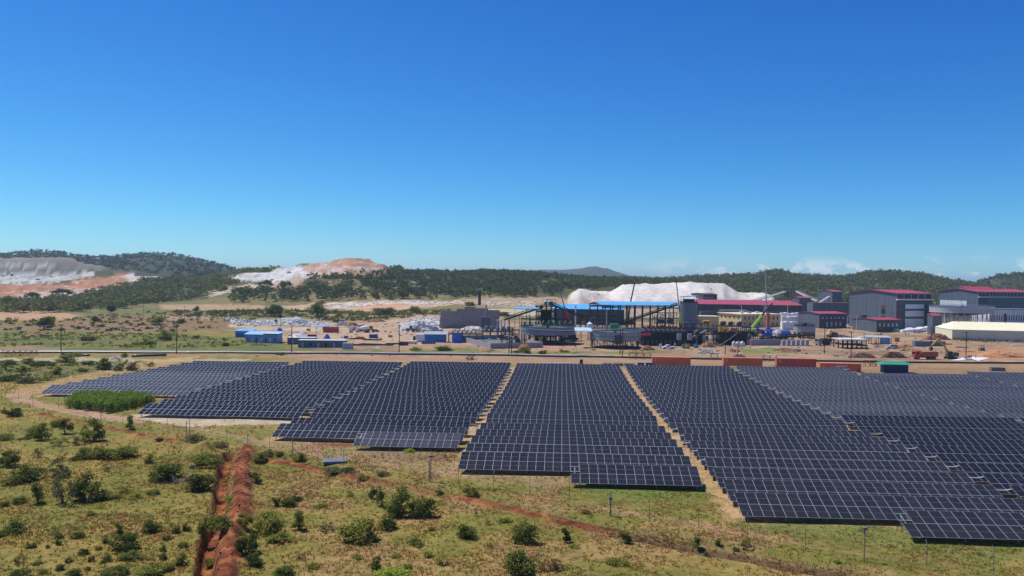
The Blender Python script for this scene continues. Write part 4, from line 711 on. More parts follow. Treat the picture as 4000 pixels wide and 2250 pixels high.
# maize plot beside the leftmost block
rng = np.random.default_rng(21); cs = [G(*p) for p in ((250, 1594), (420, 1616), (608, 1580), (520, 1560), (300, 1562))]; poly = [(c.x, c.y) for c in cs]
xs_ = rng.uniform(min(p[0] for p in poly), max(p[0] for p in poly), 9000); ys_ = rng.uniform(min(p[1] for p in poly), max(p[1] for p in poly), 9000)
ok = inpoly(xs_, ys_, poly); xs_, ys_ = np.round(xs_[ok]/.22)*.22 + rng.normal(size=ok.sum())*.05, ys_[ok]; xs_, ys_ = xs_[:1100], ys_[:1100]; zs_ = terrain(xs_, ys_); V = []
for x, y, z in zip(xs_, ys_, zs_):
    h = rng.uniform(1.7, 2.5)
    V.append([(x-.02, y, z), (x+.02, y, z), (x+.015, y, z+h), (x-.015, y, z+h)])
    for q in range(9):
        a = rng.uniform(0, 6.283); c_, s_ = math.cos(a), math.sin(a); z0 = z + h*(.15 + .09*q); L1 = rng.uniform(.3, .55); wv_ = .1; nx, ny = -s_*wv_, c_*wv_
        p0 = (x, y, z0); p1 = (x+c_*L1*.55, y+s_*L1*.55, z0+.28); p2 = (x+c_*L1*1.2, y+s_*L1*1.2, z0+.1)
        V.append([(p0[0]-nx*.5, p0[1]-ny*.5, p0[2]), (p0[0]+nx*.5, p0[1]+ny*.5, p0[2]), (p1[0]+nx, p1[1]+ny, p1[2]), (p1[0]-nx, p1[1]-ny, p1[2])])
        V.append([(p1[0]-nx, p1[1]-ny, p1[2]), (p1[0]+nx, p1[1]+ny, p1[2]), (p2[0]+nx*.1, p2[1]+ny*.1, p2[2]), (p2[0]-nx*.1, p2[1]-ny*.1, p2[2])])
V = np.array(V).reshape(-1, 3); me = mesh_np('maize_plot', V, np.arange(len(V)).reshape(-1, 4), leafmat('leaf_maize', (.22, .33, .06), var=.4, trans=.35))
tag(link('maize_plot', me), 'plot of tall green maize beside the leftmost solar block', 'maize', kind='stuff')
# grass blades over the near meadow
def grass(n, y0, y1, hmin, hmax, seed, nb=5):
    rng = np.random.default_rng(seed); idx = np.where(vis & (GY > y0) & (GY < y1) & (gpx > -250) & (gpx < 4250))[0]
    wg = cellA[idx]*np.clip(GR[idx], .02, 1)*(.35 + 1.3*sst(n3_[idx]*.5+n2_[idx]*.5, .4, .62)); pk = rng.choice(idx, n, p=wg/wg.sum()); r = np.hypot(GX[pk], GY[pk])
    x = GX[pk] + rng.normal(size=n)*r*.0032; y = GY[pk] + rng.normal(size=n)*r*.0040; z = terrain(x, y) - .02; h = rng.uniform(hmin, hmax, n)*(.5 + n1_[pk])
    col = COL[pk]*rng.uniform(.8, 1.35, (n, 1))*np.where(rng.random((n, 1)) < .22, np.array([[.72, .95, .62]]), np.array([[1.12, 1.05, .85]])); Vs = []; Cs = []
    for k in range(nb):
        a = rng.uniform(0, 6.283, n); l = rng.uniform(.15, .7, n)*h; w_ = rng.uniform(.02, .05, n) + h*.05; c_, s_ = np.cos(a), np.sin(a); ox, oy = rng.normal(size=n)*.10, rng.normal(size=n)*.10
        Vs.append(np.stack([np.stack([x+ox-s_*w_, y+oy+c_*w_, z], -1), np.stack([x+ox+s_*w_, y+oy-c_*w_, z], -1), np.stack([x+ox+c_*l, y+oy+s_*l, z+h*rng.uniform(.6, 1, n)], -1)], 1)); Cs.append(np.repeat(col[:, None], 3, 1))
    V = np.concatenate(Vs).reshape(-1, 3); Cl = np.concatenate(Cs).reshape(-1, 3)
    if 'grass_blades' not in MATS:
        m = bpy.data.materials.new('grass_blades'); m.use_nodes = True; N = m.node_tree.nodes; Lk = m.node_tree.links; N.clear(); o = N.new('ShaderNodeOutputMaterial'); d = N.new('ShaderNodeBsdfDiffuse'); tr = N.new('ShaderNodeBsdfTranslucent'); mx = N.new('ShaderNodeMixShader'); mx.inputs[0].default_value = .35
        at = N.new('ShaderNodeAttribute'); at.attribute_name = 'Col'; Lk.new(at.outputs[0], d.inputs[0]); Lk.new(at.outputs[0], tr.inputs[0]); Lk.new(d.outputs[0], mx.inputs[1]); Lk.new(tr.outputs[0], mx.inputs[2]); Lk.new(mx.outputs[0], o.inputs[0]); MATS['grass_blades'] = m
    me = mesh_np('grass', V, np.arange(len(V)).reshape(-1, 3), MATS['grass_blades']); ca = me.color_attributes.new('Col', 'FLOAT_COLOR', 'POINT'); ca.data.foreach_set('color', np.c_[np.clip(Cl, 0, 1), np.ones(len(Cl))].astype(np.float32).ravel())
    return me
tag(link('grass', grass(40000, 60, 118, .10, .28, 31)), 'dry yellow-green grass over the near meadow', 'grass', kind='stuff')
tag(link('grass', grass(16000, 112, 240, .18, .5, 32, 4)), 'dry grass around and between the solar blocks', 'grass', kind='stuff')
# ================================================================== the plant: shared builders
steel = mat('dark_steel', (.022, .024, .027), .6, .2, .25); gsteel = mat('grey_steel', (.30, .32, .34), .55, .3, .15); tankp = mat('tank_paint_blue_grey', (.20, .245, .285), .55, 0, .12, .3, dirt=(.16, .15, .14)); tankg = mat('tank_sheet_grey', (.30, .32, .35), .5, .2, .12, .3, dirt=(.24, .22, .2))
blue_roof = mat('blue_sheet_roof', (.09, .40, .78), .5, 0, .1, .2, ribs=2.0); blue_wall = mat('blue_cabin_wall', (.03, .17, .45), .55, 0, .12, .4); pale_blue = mat('pale_blue_sheet', (.42, .60, .82), .5, 0, .1)
red_roof = mat('crimson_sheet_roof', (.40, .052, .075), .5, 0, .14, .3, dirt=(.27, .07, .08), ribs=2.2); clad = mat('slate_cladding', (.122, .146, .178), .55, .1, .08, .15, ribs=3.0); clad_d = mat('dark_and_shade_cladding', (.062, .07, .082), .6, 0, .1, .2, ribs=3.0); white_p = mat('white_sheet_wall', (.70, .71, .72), .6, 0, .06, .2, ribs=2.4); pane_m = mat('window_glass', (.02, .025, .03), .15, 0, .05, spec=.6)  # clad_d: dark sheds; on slate buildings it puts front-face shade into the colour
cream = mat('cream_fabric', (.78, .73, .50), .7, 0, .04, .1); yellow_w = mat('yellow_render', (.60, .49, .23), .8, 0, .1, .4, dirt=(.42, .32, .17)); conc = mat('concrete', (.33, .32, .32), .9, 0, .15, .5, .3, 3, dirt=(.22, .2, .19)); blockw = mat('concrete_block', (.25, .235, .24), .95, 0, .25, 1.2, .5, 4, dirt=(.12, .11, .115)); wood = mat('old_wood', (.16, .11, .075), .9, 0, .3, 1)
green_p = mat('green_machine_paint', (.02, .10, .05), .5, 0, .15); green_b = mat('bright_green_paint', (.03, .26, .11), .5, 0, .1); lime = mat('lime_crane_paint', (.38, .62, .05), .45, 0, .08); redp = mat('red_crane_paint', (.80, .04, .09), .45, 0, .08); yel = mat('yellow_machine_paint', (.62, .36, .02), .5, 0, .12, dirt=(.25, .14, .06)); orange_c = mat('orange_container', (.72, .19, .08), .55, 0, .12, .5, dirt=(.36, .12, .06)); rust = mat('rusty_steel', (.16, .055, .03), .85, .1, .3, 1.5); white_v = mat('white_paint', (.78, .78, .77), .4, 0, .04, coat=.2); black_r = mat('black_rubber', (.018, .018, .018), .8, 0, .2); blue_t = mat('blue_tarpaulin', (.02, .13, .60), .45, 0, .2, .8, .4, 2); white_t = mat('white_tarpaulin', (.75, .74, .76), .5, 0, .12, 1, .4, 2); pink_t = mat('pink_tarpaulin', (.65, .06, .2), .5, 0, .15, 1); navy_c = mat('navy_container', (.012, .035, .11), .55, 0, .12, .5); green_r = mat('green_sheet_roof', (.03, .26, .17), .5, 0, .1); red_c = mat('red_container', (.48, .09, .06), .6, 0, .12, .5); brownm = mat('brown_machine', (.25, .17, .10), .7, 0, .2); drum_b = mat('blue_plastic', (.02, .08, .38), .45, 0, .12); orange_p = mat('orange_plastic', (.8, .26, .03), .5, 0, .1); skin = mat('skin', (.09, .05, .035), .6); teal = mat('teal_paint', (.03, .30, .42), .5); soilM = mat('heaped_soil', (.34, .19, .10), .95, 0, .25, 1.5, .6, 3); soilO = mat('heaped_orange_soil', (.46, .22, .10), .95, 0, .2, 1.5, .6, 3); rockM = mat('broken_rock', (.46, .455, .45), .95, 0, .3, 1.2, .4, 3); rockP = mat('pale_rock', (.60, .52, .46), .95, 0, .25, 1.2, .4, 3); lblue = mat('light_blue_roof', (.25, .46, .75), .5)
def solve(p, px, rz, along):
    k = (px - 2000)/F; r = (math.cos(rz), math.sin(rz)) if along == 'x' else (-math.sin(rz), math.cos(rz)); d = r[0] - k*r[1]
    return (k*p.y - p.x)/d if abs(d) > 1e-4 else 5.
def corner(pl, pc, pr, pb, pt, rz, D=None, Y=None):
    """near corner seen at column pc, base row pb; left face runs back to column pl, front face to column pr"""
    o = G(pc, pb) if Y is None else atY(pc, Y); W = solve(o, pr, rz, 'x'); D = solve(o, pl, rz, 'y') if D is None else D; H = hpy(pt, o.y, pc) - o.z; return o, W, D, H
def panes(root, spec, W, D, m=None, fm=None, off=.0):
    """spec: (face, u0, u1, z0, z1) in metres; window frame part with its pane as sub-part"""
    for f, u0, u1, z0, z1 in spec:
        mb = MB(); mp_ = MB(); t_ = .12
        if f == 'front': mb.b2(u0, u1, -.06-off, .05, z0, z1); mp_.b2(u0+t_, u1-t_, -.09-off, -.05, z0+t_, z1-t_)
        elif f == 'left': mb.b2(-.06-off, .05, u0, u1, z0, z1); mp_.b2(-.09-off, -.05, u0+t_, u1-t_, z0+t_, z1-t_)
        w_ = mb.build('window', fm or white_p, root); mp_.build('pane', m or pane_m, w_)
def shed(name, label, cat, geo, rz, wall, roof, rtype='flat', rise=.6, over=.3, group=None, thick=.18, sink=.6):
    o, W, D, H = geo; root = thing(name, label, cat, o, rz, group); mb = MB(); rf = MB()
    if rtype == 'gable':       # ridge along the front: the left face is the gable
        mb.prism([(0, -sink), (D, -sink), (D, H), (D/2, H+rise), (0, H)], 0, W, 'x')
        for y0, z0, y1, z1 in ((-over, H - rise*over/(D/2), D/2, H+rise), (D+over, H - rise*over/(D/2), D/2, H+rise)):
            rf.prism([(y0, z0+.02), (y1, z1+.02), (y1, z1+thick+.02), (y0, z0+thick+.02)], -over, W+over, 'x')
    elif rtype == 'gable_y':
        mb.prism([(0, -sink), (W, -sink), (W, H), (W/2, H+rise), (0, H)], 0, D, 'y')
        for x0, z0, x1, z1 in ((-over, H - rise*over/(W/2), W/2, H+rise), (W+over, H - rise*over/(W/2), W/2, H+rise)):
            rf.prism([(x0, z0+.02), (x1, z1+.02), (x1, z1+thick+.02), (x0, z0+thick+.02)], -over, D+over, 'y')
    elif rtype == 'mono':      # falls towards the front
        mb.prism([(0, -sink), (D, -sink), (D, H+rise), (0, H)], 0, W, 'x'); k = rise/D
        rf.prism([(-over, H-k*over+.02), (D+over, H+rise+k*over+.02), (D+over, H+rise+k*over+.02+thick), (-over, H-k*over+.02+thick)], -over, W+over, 'x')
    else: mb.b2(0, W, 0, D, -sink, H); rf.b2(-over, W+over, -over, D+over, H+.01, H+.01+thick)
    mb.build('wall', wall, root); rf.build('roof', roof, root); return root
def canopy(name, label, cat, geo, rz, roof, post, rise=.5, n=3, th=.16, group=None, fall='mono'):
    o, W, D, H = geo; root = thing(name, label, cat, o, rz, group); rf = MB(); k = rise/D
    rf.prism([(-.3, H), (D+.3, H+rise), (D+.3, H+rise+th), (-.3, H+th)], -.3, W+.3, 'x'); rf.build('roof', roof, root)
    for j, y in enumerate((.1, D-.1)):
        for i in range(n): MB().b2(-.09, .09, -.09, .09, -.5, H + (rise if j else 0) + k*.05).build('post', post, root, (.1 + (W-.2)*i/max(1, n-1), y, 0))
    return root
def thickener(name, label, pl, pr, ptop, pbot, pbase, wall, drive, nleg=18, Y=None, group=None, joints=0, band=True, legm=None, ringm=None):
    pc = (pl+pr)/2; f = G(pc, pbase) if Y is None else atY(pc, Y); R = (pr-pl)/2*f.y/F; R = R*(1 + R/f.y); o = Vector((f.x*(f.y+R)/f.y, f.y+R, f.z)); root = thing(name, label, 'thickener tank', o, 0, group)
    zt, zb = hpy(ptop, f.y, pc) - o.z, hpy(pbot, f.y, pc) - o.z
    w_ = MB().ring(R-.12, R, zb, zt, 56).build('tank_wall', wall, root); 
    rim = MB().ring(R-.25, R+.22, zt-.02, zt+.16, 56)
    if band: rim.ring(R+.001, R+.10, (zb+zt)/2-.1, (zb+zt)/2+.1, 56)
    rim.ring(R+.001, R+.14, zb-.05, zb+.12, 56); rim.build('stiffener_rings', ringm or mat('ring_dark', (.09, .105, .125), .6), w_)
    if joints:
        js = MB()
        for k in range(joints): a = 2*math.pi*k/joints; js.box((R*math.cos(a)*1.004, R*math.sin(a)*1.004, (zb+zt)/2), (.1, .16, (zt-zb)*.97), rz=a)
        js.build('wall_joints', gsteel, w_)
    n = 40; V = [(0, 0, zb-R*.13)] + [(.995*R*math.cos(2*math.pi*k/n), .995*R*math.sin(2*math.pi*k/n), zb) for k in range(n)]; MB().add(V, [(0, 1+k, 1+(k+1) % n) for k in range(n)]).build('cone_floor', steel, root)
    MB().tube([(0, 0, zt-.7), (0, 0, zt-.65)], R-.15, 40).build('slurry', mat('grey_slurry', (.17, .18, .18), .3), root)
    for k in range(nleg):
        a = 2*math.pi*(k+.5)/nleg; MB().b2(-.13, .13, -.13, .13, -.8, zb).build('leg', legm or steel, root, (R*.96*math.cos(a), R*.96*math.sin(a), 0), (0, 0, a))
    bm_ = legm or mat('brace_grey', (.16, .165, .17), .6, .3)
    for k in range(nleg):
        br = MB()
        a, b = [2*math.pi*(k+q+.5)/nleg for q in (0, 1)]; p, q = (R*.96*math.cos(a), R*.96*math.sin(a)), (R*.96*math.cos(b), R*.96*math.sin(b))
        br.bar((*p, .2), (*q, zb-.3), .09); br.bar((*q, .2), (*p, zb-.3), .09); br.build('cross_brace', bm_, root)
    for k in range(10):
        a = 2*math.pi*k/10; MB().b2(-.12, .12, -.12, .12, -.5, zb-.05*R).build('inner_leg', steel, root, (R*.5*math.cos(a), R*.5*math.sin(a), 0))
    b = MB(); b.b2(-R, R, -.8, -.55, zt+.1, zt+.45); b.b2(-R, R, .55, .8, zt+.1, zt+.45); b.b2(-R, R, -.8, .8, zt+.45, zt+.55)
    for k in range(15):
        x = -R + 2*R*k/14
        for y in (-.78, .78): b.bar((x, y, zt+.5), (x, y, zt+1.6), .06)
    for y in (-.78, .78): b.bar((-R, y, zt+1.6), (R, y, zt+1.6), .06); b.bar((-R, y, zt+1.05), (R, y, zt+1.05), .05)
    b.build('bridge', drive, root, rot=(0, 0, .15)); d = MB(); d.tube([(0, 0, zt-.6), (0, 0, zt+1.3)], .55, 12); d.tube([(0, 0, zt+.6), (0, 0, zt+.9)], 1.3, 14); d.box((.9, .3, zt+1.2), (.9, .7, .7)); d.build('rake_drive', drive, root)
    r_ = MB()
    for k in range(28):
        a = 2*math.pi*k/28; r_.bar((R*math.cos(a), R*math.sin(a), zt), (R*math.cos(a), R*math.sin(a), zt+1.1), .05)
        b_ = 2*math.pi*(k+1)/28; r_.bar((R*math.cos(a), R*math.sin(a), zt+1.1), (R*math.cos(b_), R*math.sin(b_), zt+1.1), .05)
    if band: r_.build('handrail', drive, root)
    return root, R, zt, zb, o
def conveyor(name, label, a, b, wd, m, legs=4, col=None, dpt=1.1, walk=True):
    """inclined belt gallery from world point a to world point b with trestles down to the ground"""
    a, b = Vector(a), Vector(b); root = thing(name, label, 'conveyor', (a.x, a.y, gz(a.x, a.y))); B0 = Vector(root.location); p, q = a - B0, b - B0
    g = MB(); g.bar(p, q, wd, .8); up = Vector((0, 0, dpt)); n = max(4, int((q-p).length/2.4)); s = (q-p).cross(Vector((0, 0, 1))).normalized()*(wd/2)
    g.build('belt_deck', m, root); t_ = MB()
    for sd in (-1, 1):
        t_.bar(p + s*sd + up, q + s*sd + up, .22)
        for k in range(n+1):
            c = p + (q-p)*k/n + s*sd; t_.bar(c, c + up, .14)
            if k < n: t_.bar(c, p + (q-p)*(k+1)/n + s*sd + up, .07)
    t_.build('side_truss', col or m, root)
    for k in range(legs):
        f = (k+.6)/legs; c = p + (q-p)*f
        l = MB(); wp = B0 + c; zg = gz(wp.x, wp.y) - B0.z - .5
        for sd in (-1, 1): l.bar(c + s*sd*.9, Vector((c.x + s.x*sd*1.5, c.y + s.y*sd*1.5, zg)), .2)
        if c.z - zg > 4: l.bar(c + s*.9 - Vector((0, 0, (c.z-zg)*.3)), Vector((c.x - s.x*1.3, c.y - s.y*1.3, zg + (c.z-zg)*.3)), .1)
        l.build('trestle', col or m, root)
    return root
def PT(px, py, Y): d = ray(px, py); return Vector((d[0]/d[1]*Y, Y, CZ + d[2]/d[1]*Y))
def heap(name, label, cat, px, py, wpx, hpx, m, dep=1.0, seed=0, rough=.25, kind=None, group=None, tallest=.5):
    """loose heap or bundle: uneven mound with its own base"""
    p = G(px, py); s = p.y/F; w_, h = wpx*s/2, hpx*s; n, k = 30, 12; rg = np.random.default_rng(seed+int(px)); ph = rg.uniform(0, 6.28, 8); V = []; Fs = []
    for j in range(k+1):
        t_ = j/k
        for i in range(n):
            a = 2*math.pi*i/n; q = 1 + rough*(.5*math.sin(2*a+ph[0]) + .4*math.sin(3*a+ph[1]) + .3*math.sin(5*a+ph[2]+j))*(1-.3*t_) ; r = (1-t_**1.25)*q
            z = h*(math.sin(t_*math.pi/2)**1.15)*(1 + rough*.6*math.sin(a*2+ph[3]+t_*4)*(1-t_)) + rough*h*.8*(rg.random()-.5)*(0 < j < k)
            r *= 1 + rough*.35*(rg.random()-.5)*(j > 0); V.append((w_*r*math.cos(a) + w_*(tallest-.5)*t_, w_*dep*r*math.sin(a)*.9, z - .25*(j == 0)))
    for j in range(k):
        for i in range(n): Fs.append((j*n+i, j*n+(i+1) % n, (j+1)*n+(i+1) % n, (j+1)*n+i))
    Fs.append(tuple(k*n+i for i in range(n)))
    o = MB().add(V, Fs).build(name, m, None, (p.x, p.y + w_*dep*.6, p.z)); return tag(o, label, cat, group, kind)
def container(name, label, geo, rz, m, group=None, cat='container', big=True, mark=None):
    """corrugated steel box with corner posts, top rails and end doors"""
    o, W, D, H = geo; root = thing(name, label, cat, o, rz, group); b = MB(); n = max(8, int(W/.30)); V = []
    pts = []
    for i in range(n): x0 = .12 + (W-.24)*i/n; x1 = .12 + (W-.24)*(i+1)/n; d = (x1-x0)/4; pts += [(x0, .02), (x0+d, .02), (x0+1.6*d, .075), (x0+3.4*d, .075)]
    pts.append((W-.12, .02)); poly = pts + [(D*0+W-.12, D-.02), (.12, D-.02)]
    b.prism(poly, .12, H-.1, 'z'); b.build('corrugated_body', m, root); f = MB()
    for x in (0, W-.12):
        for y in (0, D-.12): f.b2(x, x+.12, y, y+.12, 0, H)
    for y in (0, D-.12): f.b2(.12, W-.12, y, y+.12, H-.14, H+.003); f.b2(.12, W-.12, y, y+.12, 0, .15)
    f.build('frame', m, root); MB().b2(.06, W-.06, .06, D-.06, H-.06, H-.02).build('roof', m, root)
    d = MB()
    for y in (D*.28, D*.72): d.b2(-.03, .02, y-D*.2, y+D*.2, .2, H-.18)
    d.build('end_door', m, root); return root
def wheel_mesh():
    if 'w' not in TPL: b = MB(); b.tube([(0, -.15, 0), (0, .15, 0)], .5, 14); b2 = MB(); b2.tube([(0, -.17, 0), (0, .17, 0)], .24, 10); TPL['w'] = (b.mesh('tyre', black_r), b2.mesh('rim', gsteel))
    return TPL['w']
def wheels(root, xs, ys, r):
    t_, rm = wheel_mesh()
    for x in xs:
        for y in ys:
            w_ = link('wheel', t_, root, (x, y, r)); w_.scale = (2*r, 1.6, 2*r); link('rim', rm, w_)
def dump_truck(label, p, rz, cabm, bedm, L=8.6, load=None):
    r = thing('dump_truck', label, 'truck', p, rz); wheels(r, (-3.0, 1.6, 3.0), (-.95, .95), .55)
    MB().b2(-4.2, 4.2, -.45, .45, .7, 1.0).build('chassis', steel, r); c = MB(); c.prism([(-4.3, .75), (-2.3, .75), (-2.3, 3.1), (-3.9, 3.1), (-4.3, 2.1)], -1.2, 1.2, 'y'); c.build('cab', cabm, r)
    MB().b2(-4.34, -4.05, -1.0, 1.0, 2.05, 2.85).build('windscreen', pane_m, r); 
    for s in (-1, 1): MB().b2(-3.7, -2.7, s*1.205-.01, s*1.205+.01, 2.0, 2.8).build('side_window', pane_m, r)
    b = MB(); b.b2(-1.9, 4.3, -1.25, -1.15, 1.15, 2.9); b.b2(-1.9, 4.3, 1.15, 1.25, 1.15, 2.9); b.b2(-1.9, -1.8, -1.15, 1.15, 1.15, 3.2); b.b2(4.2, 4.3, -1.15, 1.15, 1.15, 2.9); b.b2(-1.8, 4.2, -1.15, 1.15, 1.15, 1.3)
    for k in range(8): b.b2(-1.6+k*.8, -1.5+k*.8, -1.32, -1.25, 1.15, 2.9)
    b.build('tipper_bed', bedm, r)
    if load:
        rg = np.random.default_rng(3); q = MB(); V = [(x, y, 2.7 + .45*math.cos(x*.5-.4)*math.cos(y*1.1) + rg.uniform(-.08, .08)) for x in np.linspace(-1.75, 4.1, 14) for y in np.linspace(-1.1, 1.1, 7)]; q.add(V, [(i*7+j, (i+1)*7+j, (i+1)*7+j+1, i*7+j+1) for i in range(13) for j in range(6)]); q.build('earth_load', load, r)
    return r
def excavator(label, p, rz, pts, bodym=yel, s=1.0):
    """pts: boom foot, knuckle, stick end in local x-z"""
    r = thing('excavator', label, 'excavator', p, rz); 
    for y in (-1.15, 1.15):
        t_ = MB(); t_.prism([(-2.0, .35), (-1.6, 0), (1.6, 0), (2.0, .35), (1.7, .85), (-1.7, .85)], y-.3, y+.3, 'y'); t_.build('track', black_r, r)
    b = MB(); b.b2(-1.4, 2.3, -1.3, 1.3, 1.0, 1.9); b.prism([(.4, 1.9), (2.3, 1.9), (2.2, 2.5), (.5, 2.5)], -1.3, 1.3, 'y'); b.build('upper_body', mat('dark_engine', (.06, .05, .04), .6), r)
    c = MB(); c.prism([(-1.5, 1.1), (-.1, 1.1), (-.1, 2.9), (-1.2, 2.9)], -1.35, -.35, 'y'); c.build('cab', steel, r); MB().b2(-1.1, -.3, -1.37, -1.35, 1.9, 2.75).build('side_window', pane_m, r)
    a, k, e = [Vector((q[0], 0, q[1])) for q in pts]; m_ = (a+k)/2 + Vector((.2, 0, .7)); b = MB(); b.bar(a, m_, .5, .6); b.bar(m_, k, .45, .55); b.build('boom', bodym, r); MB().bar(k + Vector((.25, 0, .35)), e, .4, .45).build('stick', bodym, r)
    MB().bar(a + Vector((-.4, 0, .2)), m_ + Vector((0, 0, -.3)), .16).build('cylinder', gsteel, r); b = MB(); x, z = e.x, e.z
    b.prism([(x-.2, z+.1), (x+.5, z), (x+.9, z-.7), (x+.3, z-1.2), (x-.3, z-.9)], -.6, .6, 'y'); b.build('bucket', rust, r); return r
def crane(label, p, pts, ms, name='mobile_crane', rads=(.55, .32, .16), body=None):
    """telescopic boom through world points, from the carrier up"""
    r = thing(name, label, 'crane', p); B0 = Vector(p); k = 0
    b = MB(); b.b2(-4.5, 4.5, -1.3, 1.3, .7, 1.5); b.b2(-4.4, -2.6, -1.25, 1.25, 1.5, 2.6); b.b2(0, 3.2, -1.2, 1.2, 1.5, 2.7); b.build('carrier', body or ms[0], r); wheels(r, (-3.4, -2, 1.8, 3.2), (-1.1, 1.1), .6)
    for i in range(len(pts)-1):
        m_ = MB(); q = rads[min(i, len(rads)-1)]; m_.tube([Vector(pts[i])-B0, Vector(pts[i+1])-B0], [q, q*.85], 6); m_.build('boom_section', ms[min(i, len(ms)-1)], r)
    e = Vector(pts[-1])-B0; MB().box(e, (.5, .5, .7)).build('boom_head', steel, r); return r
def pickup(label, p, rz, m, van=False):
    r = thing('pickup', label, 'car', p, rz); wheels(r, (-1.6, 1.6), (-.8, .8), .38); b = MB(); b.prism([(-2.6, .35), (2.6, .35), (2.6, 1.05), (-1.3, 1.1), (-2.5, .95)], -.9, .9, 'y'); c = MB()
    c.prism([(-1.5, 1.05), (2.5 if van else .6, 1.05), (2.3 if van else .35, 1.75), (-.7, 1.75)], -.82, .82, 'y'); b.build('body', m, r); c.build('cabin', m, r); g = MB()
    for s in (-1, 1): g.prism([(-1.1, 1.12), (2.2 if van else .35, 1.12), (2.1 if van else .25, 1.62), (-.65, 1.62)], s*.83-.01, s*.83+.01, 'y')
    g.build('side_windows', pane_m, r); MB().box((-1.12, 0, 1.4), (.04, 1.5, .7), ry=-.85).build('windscreen', pane_m, r); return r
def platform(name, label, geo, rz, decks, post, nx=6, ny=2, cat='steel platform', rail=True):
    o, W, D, H = geo; root = thing(name, label, cat, o, rz)
    for i in range(nx):
        for j in range(ny): MB().b2(-.14, .14, -.14, .14, -.6, H).build('column', post, root, (W*i/(nx-1), D*j/max(1, ny-1), 0))
    for z in decks:
        MB().b2(-.2, W+.2, -.2, D+.2, z-.3, z).build('deck', post, root)
        if rail:
            r_ = MB()
            for k in range(int(W/1.5)+1):
                x = min(W, k*1.5)
                for y in (0, D): r_.bar((x, y, z), (x, y, z+1.1), .05)
            for y in (0, D):
                for h in (.55, 1.1): r_.bar((0, y, z+h), (W, y, z+h), .05)
            r_.build('handrail', mat('rail_dark', (.05, .05, .055), .6), root)
    for i in range(0, nx-1, 2): MB().bar((W*i/(nx-1), 0, .1), (W*(i+1)/(nx-1), 0, H-.3), .1).bar((W*(i+1)/(nx-1), 0, .1), (W*i/(nx-1), 0, H-.3), .1).build('cross_brace', post, root)
    return root

def tangle(label, px0, px1, pt, pb, Y, seed, dark=.8, ground=True):
    """open steel frame packed with pipe runs, vessels and beams"""
    rg = random.Random(seed); o = atY(px0, Y); s = Y/F; W = (px1-px0)*s; D = 7; H = hpy(pt, Y, px0)-o.z; t_ = thing('pipework_frame', label, 'pipework', o); nx = max(3, int(W/3.2)); lv = [H*.35, H*.68, H]
    for i in range(nx):
        for y in (0, D): MB().b2(-.14, .14, -.14, .14, -.5, H*rg.uniform(.86, 1.08)).build('column', steel, t_, (W*i/(nx-1), y, 0))
    for z in lv:
        for y in (0, D): MB().b2(0, W, y-.1, y+.1, z-.2, z+.05).build('beam', steel, t_)
    for k in range(int(W*1.3)):
        z = rg.uniform(.3, H*.95); x = rg.uniform(0, W*.85); y = rg.uniform(.4, D-.4); l = rg.uniform(1.2, W*.4); r = rg.uniform(.1, .28); m = [steel, gsteel, steel, mat('pipe_mid', (.12, .13, .14), .6), mat('pipe_pale', (.40, .42, .44), .5), rust][rg.randint(0, 5)]
        if rg.random() < .5: MB().tube([(x, y, z), (min(W, x+l), y, z)], r, 6).build('pipe', m, t_)
        else: MB().tube([(x, y, max(0, z-l)), (x, y, z), (min(W, x+.9), y, z+.3)], r, 6).build('pipe', m, t_)
    for k in range(int(W*.5)): x = rg.uniform(.6, W-.6); z = rg.choice([0]+lv[:2]); MB().b2(x-rg.uniform(.4, 1.2), x+rg.uniform(.4, 1.2), rg.uniform(.5, 2), D-.6, z, z+rg.uniform(.8, H*.3)).build('equipment_box', [mat('bank_dark', (.035, .038, .042), .7), mat('bank_grey', (.07, .075, .082), .7), clad][rg.randint(0, 2)], t_)
    return t_
# ================================================================== the plant: centre
R20 = math.radians(20)
# concrete block wall with stepped top
o = G(1722, 1283); Yw = o.y; s = Yw/F; root = thing('block_wall', 'tall grey concrete block wall with stepped top behind the work yard', 'wall', o, -.02)
for a, b, t in ((1720, 1783, 1216), (1783, 1814, 1207), (1814, 1856, 1199), (1856, 1906, 1205), (1906, 1951, 1212)):
    x0, x1 = (a-1722)*s, (b-1722)*s; h = hpy(t, Yw, a) - o.z; pn = MB().b2(x0+.06, x1-.06, 0, 1.1, -.6, h).build('wall_panel', blockw, root); c = MB()
    n = 9
    for k in range(1, n): c.b2(x0+.1, x1-.1, -.03, .02, h*k/n-.04, h*k/n+.04)
    c.build('course_joint', mat('mortar', (.13, .12, .125), .95), pn); MB().b2(x0-.05, x1+.05, -.12, 1.2, h, h+.2).build('coping', mat('coping', (.26, .245, .25), .9), pn)
for x in (1783, 1814, 1856, 1906): MB().b2((x-1722)*s-.16, (x-1722)*s+.16, -.2, .9, -.5, hpy(1214, Yw, x)-o.z).build('pilaster', blockw, root)
MB().prism([(-1.2, 0), (0, 0), (0, 7), (-.6, 6.8)], .4, 12, 'y').build('return_wall', mat('pale_return', (.42, .41, .40), .9), root)  # return wall in a paler grey than the block panels
p = G(1873, 1192); s = p.y/F; h = hpy(1135, p.y) - p.z; root = thing('concrete_column', 'slim black concrete column standing alone beyond the block wall', 'column', p); MB().b2(-5.5*s, 5.5*s, -5*s, 5*s, -.5, h).build('shaft', mat('black_concrete', (.045, .047, .05), .9, 0, .2), root); l = MB()
for k in range(9): l.b2(-5.8*s, 5.8*s, -5.3*s, 5.3*s, h*(k+.5)/9-.12, h*(k+.5)/9+.12)
l.build('formwork_bands', mat('band_grey', (.1, .1, .105), .9), root)
